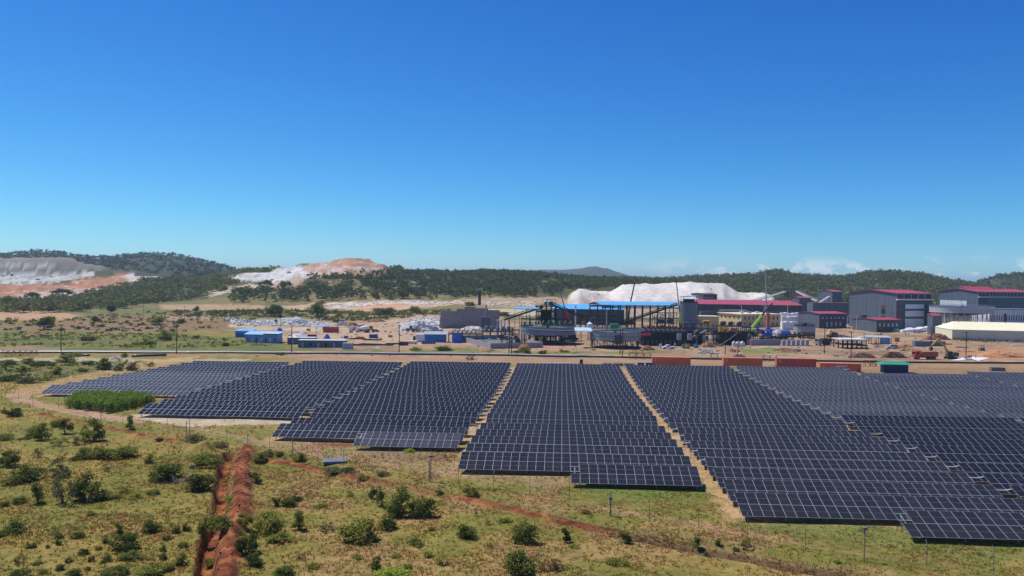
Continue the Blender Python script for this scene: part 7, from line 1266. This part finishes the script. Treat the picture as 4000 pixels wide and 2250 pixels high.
# power poles
pole_m = mat('tarred_pole', (.035, .03, .026), .85); POLE = {}
def pole(label, px, pt, pb, wires=True, cat='pole', r=.16):
    q = G(px, pb); h = hpy(pt, q.y, px)-q.z; t_ = thing('power_pole', label, cat, q, 0, 'power poles'); MB().tube([(0, 0, -.6), (0, 0, h)], [r*1.1, r*.8], 8).build('pole_shaft', pole_m, t_); MB().bar((-1.0, 0, h-.3), (1.0, 0, h-.3), .14).build('crossarm', pole_m, t_)
    for x in (-.8, .8): MB().tube([(x, 0, h-.25), (x, 0, h+.05)], .06, 6).build('insulator', white_v, t_)
    return q + Vector((0, 0, h))
tops = [pole('tall dark pole by the rusty trestles at far left', 238, 1267, 1382), pole('tall dark pole above the short pipe segments', 690, 1267, 1384), pole('tall dark pole in front of the grey offices', 1139, 1267, 1382), pole('tall dark pole right of the beam stacks', 1559, 1270, 1378), pole('left pole of the pair before the concrete basin', 1988, 1277, 1384), pole('right pole of the pair before the concrete basin', 1998, 1277, 1386), pole('left pole of the pair before the grey round tank', 2422, 1284, 1384), pole('right pole of the pair before the grey round tank', 2431, 1284, 1392), pole('dark pole before the brown soil heap', 2833, 1286, 1384), pole('dark pole before the white bulk bags', 2882, 1297, 1393), pole('dark pole right of the low concrete wall', 3220, 1276, 1382), pole('dark pole left of the raised slab', 3324, 1295, 1404), pole('dark pole behind the excavator arm', 3636, 1277, 1404), pole('dark pole beside the group of workers', 3773, 1296, 1404)]
for lab, px, pt, pb in (('thin far pole left of the sand heaps', 559, 1178, 1244), ('thin far pole at the sand heaps', 721, 1197, 1248), ('thin far pole above the blue cabins', 898, 1209, 1266), ('thin far pole by the green tank', 1097, 1210, 1278), ('thin far pole at the red container', 1319, 1230, 1308)): pole(lab, px, pt, pb, r=.13)
wire_m = mat('pale_wire', (.50, .47, .45), .5)
def cable(label, P, sag, r=.045):
    c = P[0].copy(); Q = []
    for a, b in zip(P[:-1], P[1:]):
        for k in range(10): f = k/10; q = a.lerp(b, f); q.z -= sag*4*f*(1-f); Q.append(q - c)
    Q.append(P[-1] - c); t_ = thing('power_cable', label, 'cable', c); MB().tube(Q, r, 5).build('wire', wire_m, t_)
up = lambda v, d: v + Vector((0, 0, d))
L0 = up(tops[0], 0) + Vector((-45, 3, 0)); cable('upper sagging cable between the left power poles', [L0] + tops[:3], 1.2); cable('lower sagging cable between the left power poles', [up(L0, -1)] + [up(v, -.9) for v in tops[:3]], 2.0); cable('sagging cable from the basin poles to the grey tank poles', [tops[5], tops[7]], 1.0, .06)
cable('slack cable drooping to the ground between the two round tanks', [PT(2352, 1335, 330), PT(2240, 1368, 322), PT(2120, 1370, 320)], 1.0, .07); cable('slack pale cable from pole to ground before the process platform', [tops[9], PT(2800, 1352, 300), PT(2720, 1398, 290)], .5, .06); cable('slack pale cable from the slab pole down to the ground', [tops[11], PT(3200, 1372, 292), PT(3080, 1404, 280)], .5, .06)
# containers behind the solar field
def text_part(txt, size, m, parent, loc, rot=(math.pi/2, 0, 0), shear=0.0, name='lettering'):
    cu = bpy.data.curves.new('txt', 'FONT'); cu.body = txt; cu.size = size; cu.extrude = .01; cu.shear = shear; cu.offset = size*.02; ob = bpy.data.objects.new('txt', cu); C.objects.link(ob)
    me = bpy.data.meshes.new_from_object(ob.evaluated_get(bpy.context.evaluated_depsgraph_get())); bpy.data.objects.remove(ob); me.materials.clear(); me.materials.append(m); return link(name, me, parent, loc, rot)
white_l = mat('white_lettering', (.85, .85, .85), .6)
for lab, x0, Y, top, mm in (('orange container, first of four from the left behind the panels', 2553, 257, 1394, orange_c), ('orange container, second of four from the left behind the panels', 2832, 255, 1397, orange_c), ('faded red container, third of four from the left behind the panels', 3040, 252, 1400, mat('faded_red_container', (.50, .115, .075), .6, 0, .12, .5)), ('orange container with large white letters, rightmost of four', 3210, 244, 1418, orange_c)):
    o = atY(x0, Y); z = hpy(top, Y, x0) - 2.6; zz = min(o.z, z) ; t_ = container('shipping_container', lab, (Vector((o.x, o.y, z)), 12.19, 2.44, 2.6), -TH, mm, 'orange containers behind the solar field')
    for x in (.6, 11.6): MB().b2(x-.4, x+.4, .1, 2.3, o.z - z - .8, -.002).build('sleeper', wood, t_)
    for k in range(4): MB().b2(.95, 1.15, -.012, .018, 1.2+k*.28, 1.38+k*.28).build('code_mark', white_l, t_)
    if 'letters' in lab: text_part('SITC', 1.75, white_l, t_, (4.4, .0, .75), shear=.25)
o = atY(3458, 243); z = hpy(1423, 243, 3458)-2.6; t_ = container('shipping_container', 'dark blue container under a green hipped roof behind the panels', (Vector((o.x, o.y, z)), 7.3, 2.6, 2.6), -TH, navy_c)
V = [(-1.4, -1.2, 2.66), (8.7, -1.2, 2.66), (8.7, 3.8, 2.66), (-1.4, 3.8, 2.66), (.6, 1.3, 3.5), (6.7, 1.3, 3.5)]; MB().add(V, [(0, 1, 5, 4), (2, 3, 4, 5), (1, 2, 5), (3, 0, 4), (0, 3, 2, 1)]).build('green_roof', green_r, t_)
for k in range(5): MB().b2(1.3+k*.3, 1.5+k*.3, -.012, .018, 2.0, 2.1).build('code_mark', mat('pale_mark', (.35, .38, .45), .6), t_)
for x in (.4, 6.9): MB().b2(x-.3, x+.3, .1, 2.4, o.z - z - .8, -.002).build('sleeper', wood, t_)
for k, (px, py, dark) in enumerate(((2134, 1418, 0), (2182, 1419, 0), (2222, 1419, 0), (2377, 1423, 1), (2420, 1425, 1), (2462, 1426, 1))):
    q = atY(px, 258); t_ = thing('mesh_roll', 'grey %s roll lying behind the middle block, %s from the left' % ('covered' if dark else 'wire mesh', ORD[k % 3]), 'roll', q, -TH, 'rolls behind the panels'); MB().tube([(-1.5, 0, .55), (1.5, 0, .55)], .56, 14).build('roll', mat('mesh_grey', (.30, .31, .31), .8, 0, .3, 3) if not dark else mat('mesh_dark', (.16, .165, .16), .8, 0, .35, 2), t_); MB().tube([(-1.55, 0, .55), (1.55, 0, .55)], .16, 8).build('core', wood, t_)
q = atY(2275, 256); t_ = thing('black_tank', 'narrow black upright tank behind the middle block', 'tank', q); MB().tube([(0, 0, 0), (0, 0, 1.95), (0, 0, 2.15)], [.5, .55, .4], 14).build('vessel', black_pipe, t_); MB().tube([(0, 0, 2.15), (0, 0, 2.25)], .6, 14).build('lid', black_pipe, t_)
for k, px in enumerate((2508, 2540)): q = atY(px, 256); t_ = thing('blue_cabinet', ['left', 'right'][k] + ' dark cabinet with blue top left of the first orange container', 'cabinet', q, -TH, 'blue topped cabinets'); MB().b2(-1.0, 1.0, -.5, .5, 0, 1.2).build('housing', steel, t_); MB().b2(-1.1, 1.1, -.6, .6, 1.2, 1.32).build('top', drum_b, t_); MB().b2(-.3, .1, -.53, -.5, .3, .8).build('panel', white_p, t_)
# rusty trestles
def trestle(label, px, py, w_, h, group):
    q = G(px, py); t_ = thing('rusty_trestle', label, 'trestle', q, random.uniform(-.2, .2), group)
    for x in (-w_/2, w_/2): MB().bar((x-.5, -.4, -.1), (x, 0, h), .1).bar((x+.5, .4, -.1), (x, 0, h), .1).build('leg_pair', rust, t_)
    MB().bar((-w_/2-.3, 0, h), (w_/2+.3, 0, h), .12).build('top_bar', rust, t_); MB().bar((-w_/2, 0, .3), (w_/2, 0, h-.1), .07).bar((w_/2, 0, .3), (-w_/2, 0, h-.1), .07).build('cross_brace', rust, t_)
for k in range(6): trestle('rusty A-frame trestle at far left by the pipe, %s from the left' % ORD[k], 20+k*23, 1394, 1.6, 2.2, 'rusty trestles at left')
for k, (px, py) in enumerate(((2470, 1404), (2500, 1403), (2530, 1404), (2790, 1407), (2995, 1412), (3020, 1412), (3390, 1432), (3410, 1432), (3430, 1434))): trestle('rusty truss piece by the pipe near the orange containers, %s from the left' % ORD[k], px, py, 2.2, 2.0, 'rusty trusses by containers')
# perimeter fence: posts with leaning tops, strained wires
FP = [(21, 1565), (72, 1570), (128, 1578), (228, 1596), (336, 1622), (394, 1640), (480, 1655), (586, 1682), (652, 1694), (727, 1706), (886, 1730), (966, 1744), (1053, 1758), (1143, 1778), (1242, 1796), (1343, 1815), (1452, 1842), (1562, 1862), (1676, 1880), (1790, 1896), (1927, 1920), (2069, 1944), (2223, 1962), (2385, 2014), (2536, 2028), (2728, 2062), (2920, 2100), (3145, 2152), (3377, 2196), (3620, 2222), (3881, 2246)]
fpos = [G(*p) for p in FP]; fc = fpos[15]; fen = thing('perimeter_fence', 'thin wire fence on slim posts crossing the meadow before the panels', 'fence', fc); fpm = mat('fence_post', (.17, .16, .15), .8); hd = [2.2]*len(FP)
for k, q in enumerate(fpos):
    thick = k in (5, 9, 13, 18, 23); r = .06 if thick else .03; m_ = MB(); m_.tube([(0, 0, -.5), (0, 0, 2.2), (.0, .28, 2.55)], r, 6); m_.build('post', fpm if not thick else mat('dark_post', (.09, .085, .08), .8), fen, q - fc)
    if thick: MB().bar((1.1, -.4, -.2), (0, 0, 1.6), .045).build('stay', white_p, fen, q - fc)
for h in (.35, .8, 1.25, 1.7, 2.15):
    Q = [v - fc + Vector((0, 0, h)) for v in fpos]; MB().tube(Q, .006, 4).build('wire', mat('dull_wire', (.10, .10, .095), .8), fen)
for lab, px, pt, pb, box in (('slim post with small blue box at lower right', 3376, 2070, 2192, 1), ('slim post with white lamp before the front half table', 2384, 1950, 2016, 1), ('slim camera post before the middle blocks', 1682, 1786, 1880, 1), ('thin tall post before the second block', 741, 1626, 1702, 0), ('short white post at the far end of the left track', 594, 1404, 1430, 0)):
    q = G(px, pb); h = hpy(pt, q.y, px)-q.z; t_ = thing('camera_post', lab, 'post', q); MB().tube([(0, 0, -.4), (0, 0, h)], .055, 8).build('shaft', fpm if 'white post' not in lab else white_p, t_)
    if box: MB().box((0, 0, h+.12), (.38, .3, .22)).build('box', mat('grey_blue_box', (.10, .12, .17), .6), t_)
    else: MB().box((.1, 0, h), (.25, .12, .12)).build('head', gsteel, t_)
# small things in the meadow and by the field
q = G(1306, 1806); t_ = thing('sheet_stack', 'flat stack of pale blue-grey sheets lying by the fence', 'sheet stack', q, .2)
for k in range(5): MB().b2(-1.5, 1.5, -1.1, 1.1, 0, .06).build('sheet', mat('pale_steel_sheet', (.12, .14, .17), .7, 0, .05), t_, (.04*k*(-1)**k, .03*k, .066*k))
q = G(720, 1888); t_ = thing('branch_pile', 'pile of dead grey branches among bushes left of the trench', 'branch pile', q); rg = random.Random(5); dead = mat('dead_wood', (.26, .20, .17), .9, 0, .3, 3)
for k in range(26): a = rg.uniform(0, 6.28); x, y = rg.uniform(-1.5, 1.5), rg.uniform(-.8, .8); l = rg.uniform(.6, 1.5); MB().tube([(x, y, .05), (x+l*.5*math.cos(a), y+l*.5*math.sin(a), rg.uniform(.4, 1.0)), (x+l*math.cos(a), y+l*math.sin(a), rg.uniform(.3, 1.2))], [.05, .035, .015], 5).build('branch', dead, t_)
for lab, px, py, w_, m in (('white stone beside the dead branches', 785, 1872, 16, rockP), ('grey boulder left of the trench head', 748, 1832, 24, mat('brown_stone', (.24, .21, .18), .95)), ('pale stone at the foot of the dead branches', 705, 1880, 14, rockP), ('small white stone in the dark ditch at right', 2974, 2189, 8, rockP)): heap('stone', lab, 'stone', px, py, w_, w_*.6, m, .8, 3, .3)
heap('rubble_heap', 'white rubble heap beside the gravel road at left', 'rubble', 450, 1404, 52, 10, rockM, .6, 4, .3); heap('rubble_heap', 'pale rubble beside the round dark bush at left', 'rubble', 440, 1433, 26, 8, rockM, .6, 5, .3)
heap('debris_heap', 'grey and blue debris heap before the process platform', 'debris', 2760, 1382, 80, 14, mat('debris_grey', (.36, .36, .38), .8, 0, .4, 2), .5, 6, .5); heap('debris_heap', 'brown rubble heap behind the second orange container', 'debris', 2890, 1402, 70, 16, mat('brown_rubble', (.30, .20, .14), .9, 0, .35, 1.5), .5, 7, .4)
q = G(3950, 1440); container('grey_cabinet', 'low grey cabinet behind the far right block', (atY(3880, 250), 4.2, 1.6, 1.2), -TH, mat('cabinet_grey', (.17, .19, .20), .6))
def clutter(label, poly, n, m, seed, s0=.3, s1=1.6):
    """boards, offcuts and boxes strewn about, too many to count: one mesh"""
    rg = np.random.default_rng(seed); idx = np.where(P_(poly))[0]; pk = rg.choice(idx, n, p=cellA[idx]/cellA[idx].sum()); mb = MB(); X = GX[pk] + rg.normal(size=n)*1.2; Y = GY[pk] + rg.normal(size=n)*2; Z = terrain(X, Y)
    for x, y, z in zip(X, Y, Z): a, b, c = rg.uniform(s0, s1), rg.uniform(.15, .7), rg.uniform(.1, .45); mb.box((x, y, z + c*.4), (a, b, c), rg.uniform(0, 3.1))
    tag(mb.build('site_clutter', m), label, 'clutter', kind='stuff')
YARD = [(1090, 1300), (1330, 1275), (1560, 1262), (1720, 1290), (1760, 1335), (1560, 1352), (1330, 1352), (1120, 1336)]; PLNT = [(1760, 1345), (2000, 1345), (2250, 1345), (2500, 1345), (3000, 1345), (3300, 1330), (3700, 1345), (3700, 1400), (3300, 1400), (2900, 1385), (2500, 1378), (2000, 1372), (1760, 1360)]; BACK = [(2000, 1270), (2700, 1262), (3300, 1290), (3600, 1310), (3700, 1340), (3200, 1345), (2500, 1340), (2000, 1330)]
for k, (nm, pl_) in enumerate((('the left yard', YARD), ('the foot of the plant', PLNT), ('the ground behind the tanks', BACK))):
    for j, (cn, mm, n_) in enumerate((('dark offcuts and boards', mat('clutter_dark', (.06, .055, .05), .8), 60), ('rusty and brown pieces', mat('clutter_rust', (.24, .12, .07), .85), 60), ('pale boards and bags', mat('clutter_pale', (.58, .57, .55), .8), 60), ('blue scraps', mat('clutter_blue', (.04, .14, .42), .7), 24))): clutter('%s strewn over %s' % (cn, nm), pl_, n_, mm, 60+10*k+j)
rocks('red clods along the crest of the soil ridge', [(925, 1775), (990, 1775), (990, 1905), (975, 2030), (935, 2250), (840, 2250), (880, 2060), (905, 1900)], 420, .05, .2, mat('red_clods', (.27, .095, .04), .95, 0, .35, 4), 71)
rocks('red clods along the long soil bank', [(1030, 1792), (1531, 1892), (2111, 2016), (2694, 2134), (2690, 2148), (2111, 2030), (1531, 1906), (1030, 1806)], 420, .05, .17, mat('red_clods', (.27, .095, .04), .95), 72)
# ---- people: one continuous skinned body each
def body(pose):
    J = {'pel': (0, 0, .96), 'ch': (0, .0, 1.28), 'nk': (0, .0, 1.47), 'hd': (0, -.02, 1.58), 'tp': (0, -.01, 1.72)}
    if pose == 'bend': J.update(ch=(0, -.22, 1.16), nk=(0, -.36, 1.25), hd=(0, -.45, 1.30), tp=(0, -.56, 1.36))
    sw = {'stand': .04, 'walk': .2, 'bend': .06}[pose]
    for s, t_ in ((-1, 'l'), (1, 'r')):
        c = J['ch']; J['sh'+t_] = (s*.2, c[1], c[2]+.13); J['el'+t_] = (s*.27, c[1] + s*sw - (.12 if pose == 'bend' else 0), c[2]-.14); J['wr'+t_] = (s*.26, c[1] + s*sw*1.8 - (.25 if pose == 'bend' else .08), c[2]-.38); J['ha'+t_] = (s*.25, c[1] + s*sw*2 - (.28 if pose == 'bend' else .1), c[2]-.5)
        J['hp'+t_] = (s*.1, 0, .9); J['kn'+t_] = (s*.11, -s*sw-.03, .5); J['an'+t_] = (s*.12, -s*sw*.9+.02, .08); J['to'+t_] = (s*.13, -s*sw*.9-.17, .04)
    E = [('pel', 'ch'), ('ch', 'nk'), ('nk', 'hd'), ('hd', 'tp')] + [(a+t_, b+t_) for t_ in 'lr' for a, b in (('sh', 'el'), ('el', 'wr'), ('wr', 'ha'), ('hp', 'kn'), ('kn', 'an'), ('an', 'to'))] + [('ch', 'shl'), ('ch', 'shr'), ('pel', 'hpl'), ('pel', 'hpr')]
    rad = {'pel': .15, 'ch': .16, 'nk': .065, 'hd': .095, 'tp': .085, 'sh': .07, 'el': .052, 'wr': .038, 'ha': .035, 'hp': .1, 'kn': .07, 'an': .05, 'to': .04}; K = list(J); me = bpy.data.meshes.new('b'); me.from_pydata([J[k] for k in K], [(K.index(a), K.index(b)) for a, b in E], []); o = bpy.data.objects.new('b', me); C.objects.link(o); o.modifiers.new('s', 'SKIN'); sk = me.skin_vertices[0].data
    for i, k in enumerate(K): r = rad.get(k, rad.get(k[:2], .06)); sk[i].radius = (r, r); sk[i].use_root = (k == 'pel')
    sb = o.modifiers.new('d', 'SUBSURF'); sb.levels = 1; m = bpy.data.meshes.new_from_object(o.evaluated_get(bpy.context.evaluated_depsgraph_get())); bpy.data.objects.remove(o); return m
BODY = {k: body(k) for k in ('stand', 'walk', 'bend')}
cl = {n: mat('cloth_'+n, c, .85, 0, .12) for n, c in (('yellow', (.62, .60, .05)), ('blue', (.04, .06, .22)), ('orange', (.72, .10, .03)), ('purple', (.20, .07, .22)), ('navy', (.02, .025, .06)), ('white', (.7, .7, .7)))}
def person(label, px, py, pose, top_, leg, rz):
    q = G(px, py); t_ = thing('person', label, 'person', q, rz, 'workers on the site'); me = BODY[pose].copy(); me.materials.clear()
    for m_ in (skin, top_, leg, black_r): me.materials.append(m_)
    mi = []
    for p in me.polygons:
        c = p.center; hand = abs(c.x) > .2 and c.z < (.92 if pose != 'bend' else .76); hdz = (c.z > 1.5) if pose != 'bend' else (c.y < -.40 and abs(c.x) < .16)
        mi.append(0 if hdz or hand else (3 if c.z < .1 else (2 if c.z < .95 and abs(c.x) < .2 else 1)))
    me.polygons.foreach_set('material_index', mi); me.polygons.foreach_set('use_smooth', [True]*len(mi)); link('body', me, t_); hp = (0, -.02, 1.69) if pose != 'bend' else (0, -.53, 1.40); MB().tube([(hp[0], hp[1], hp[2]), (hp[0], hp[1], hp[2]+.09), (hp[0], hp[1], hp[2]+.13)], [.125, .11, .04], 10).build('helmet', cl['white'] if 'white' in label else (cl['yellow'] if 'yellow' in label else cl['blue']), t_); return t_
for a in (('worker in yellow top standing left of the dump truck', 3554, 1400, 'stand', cl['yellow'], cl['navy'], .5), ('worker in purple standing leftmost in the group on the white sheet', 3766, 1405, 'bend', cl['purple'], cl['navy'], 1.0), ('worker in dark blue bending second in the group on the white sheet', 3774, 1408, 'bend', cl['blue'], cl['navy'], -.4), ('worker in dark clothes standing in the middle of the group', 3781, 1406, 'stand', cl['navy'], cl['navy'], .2), ('worker in blue top with white helmet standing in the group', 3787, 1404, 'stand', cl['blue'], cl['navy'], -1), ('worker in purple top standing rightmost in the group', 3793, 1404, 'stand', cl['purple'], cl['blue'], 2), ('worker in orange overalls walking on the white sheet', 3811, 1402, 'walk', cl['orange'], cl['orange'], 1.2), ('worker in dark blue sitting low beyond the white sheet', 3738, 1392, 'bend', cl['blue'], cl['navy'], .3), ('worker in blue walking before the scrap heaps', 3548, 1310, 'walk', cl['blue'], cl['navy'], 1.5), ('worker in dark clothes standing near the scrap heaps', 3538, 1312, 'stand', cl['navy'], cl['navy'], 0), ('worker in orange standing under the gantry by the blue workshop', 1819, 1332, 'stand', cl['orange'], cl['navy'], 0)): person(*a)
# ================================================================== the air over the site
hm = bpy.data.materials.new('thin_haze'); hm.use_nodes = True; N = hm.node_tree.nodes; N.clear(); o_ = N.new('ShaderNodeOutputMaterial'); pv = N.new('ShaderNodeVolumePrincipled'); pv.inputs['Color'].default_value = (.62, .80, 1, 1); pv.inputs['Density'].default_value = .0001; pv.inputs['Anisotropy'].default_value = .2; hm.node_tree.links.new(pv.outputs[0], o_.inputs['Volume'])
zlo, zhi = float(GZ.min()) - 2, float(max(GZ.max(), 60)) + 25
hz_ = MB().b2(-14100, 14100, -14100, 14100, zlo, zhi).build('haze', hm); tag(hz_, 'thin blue air between the near field and the far hills', 'haze', kind='stuff')
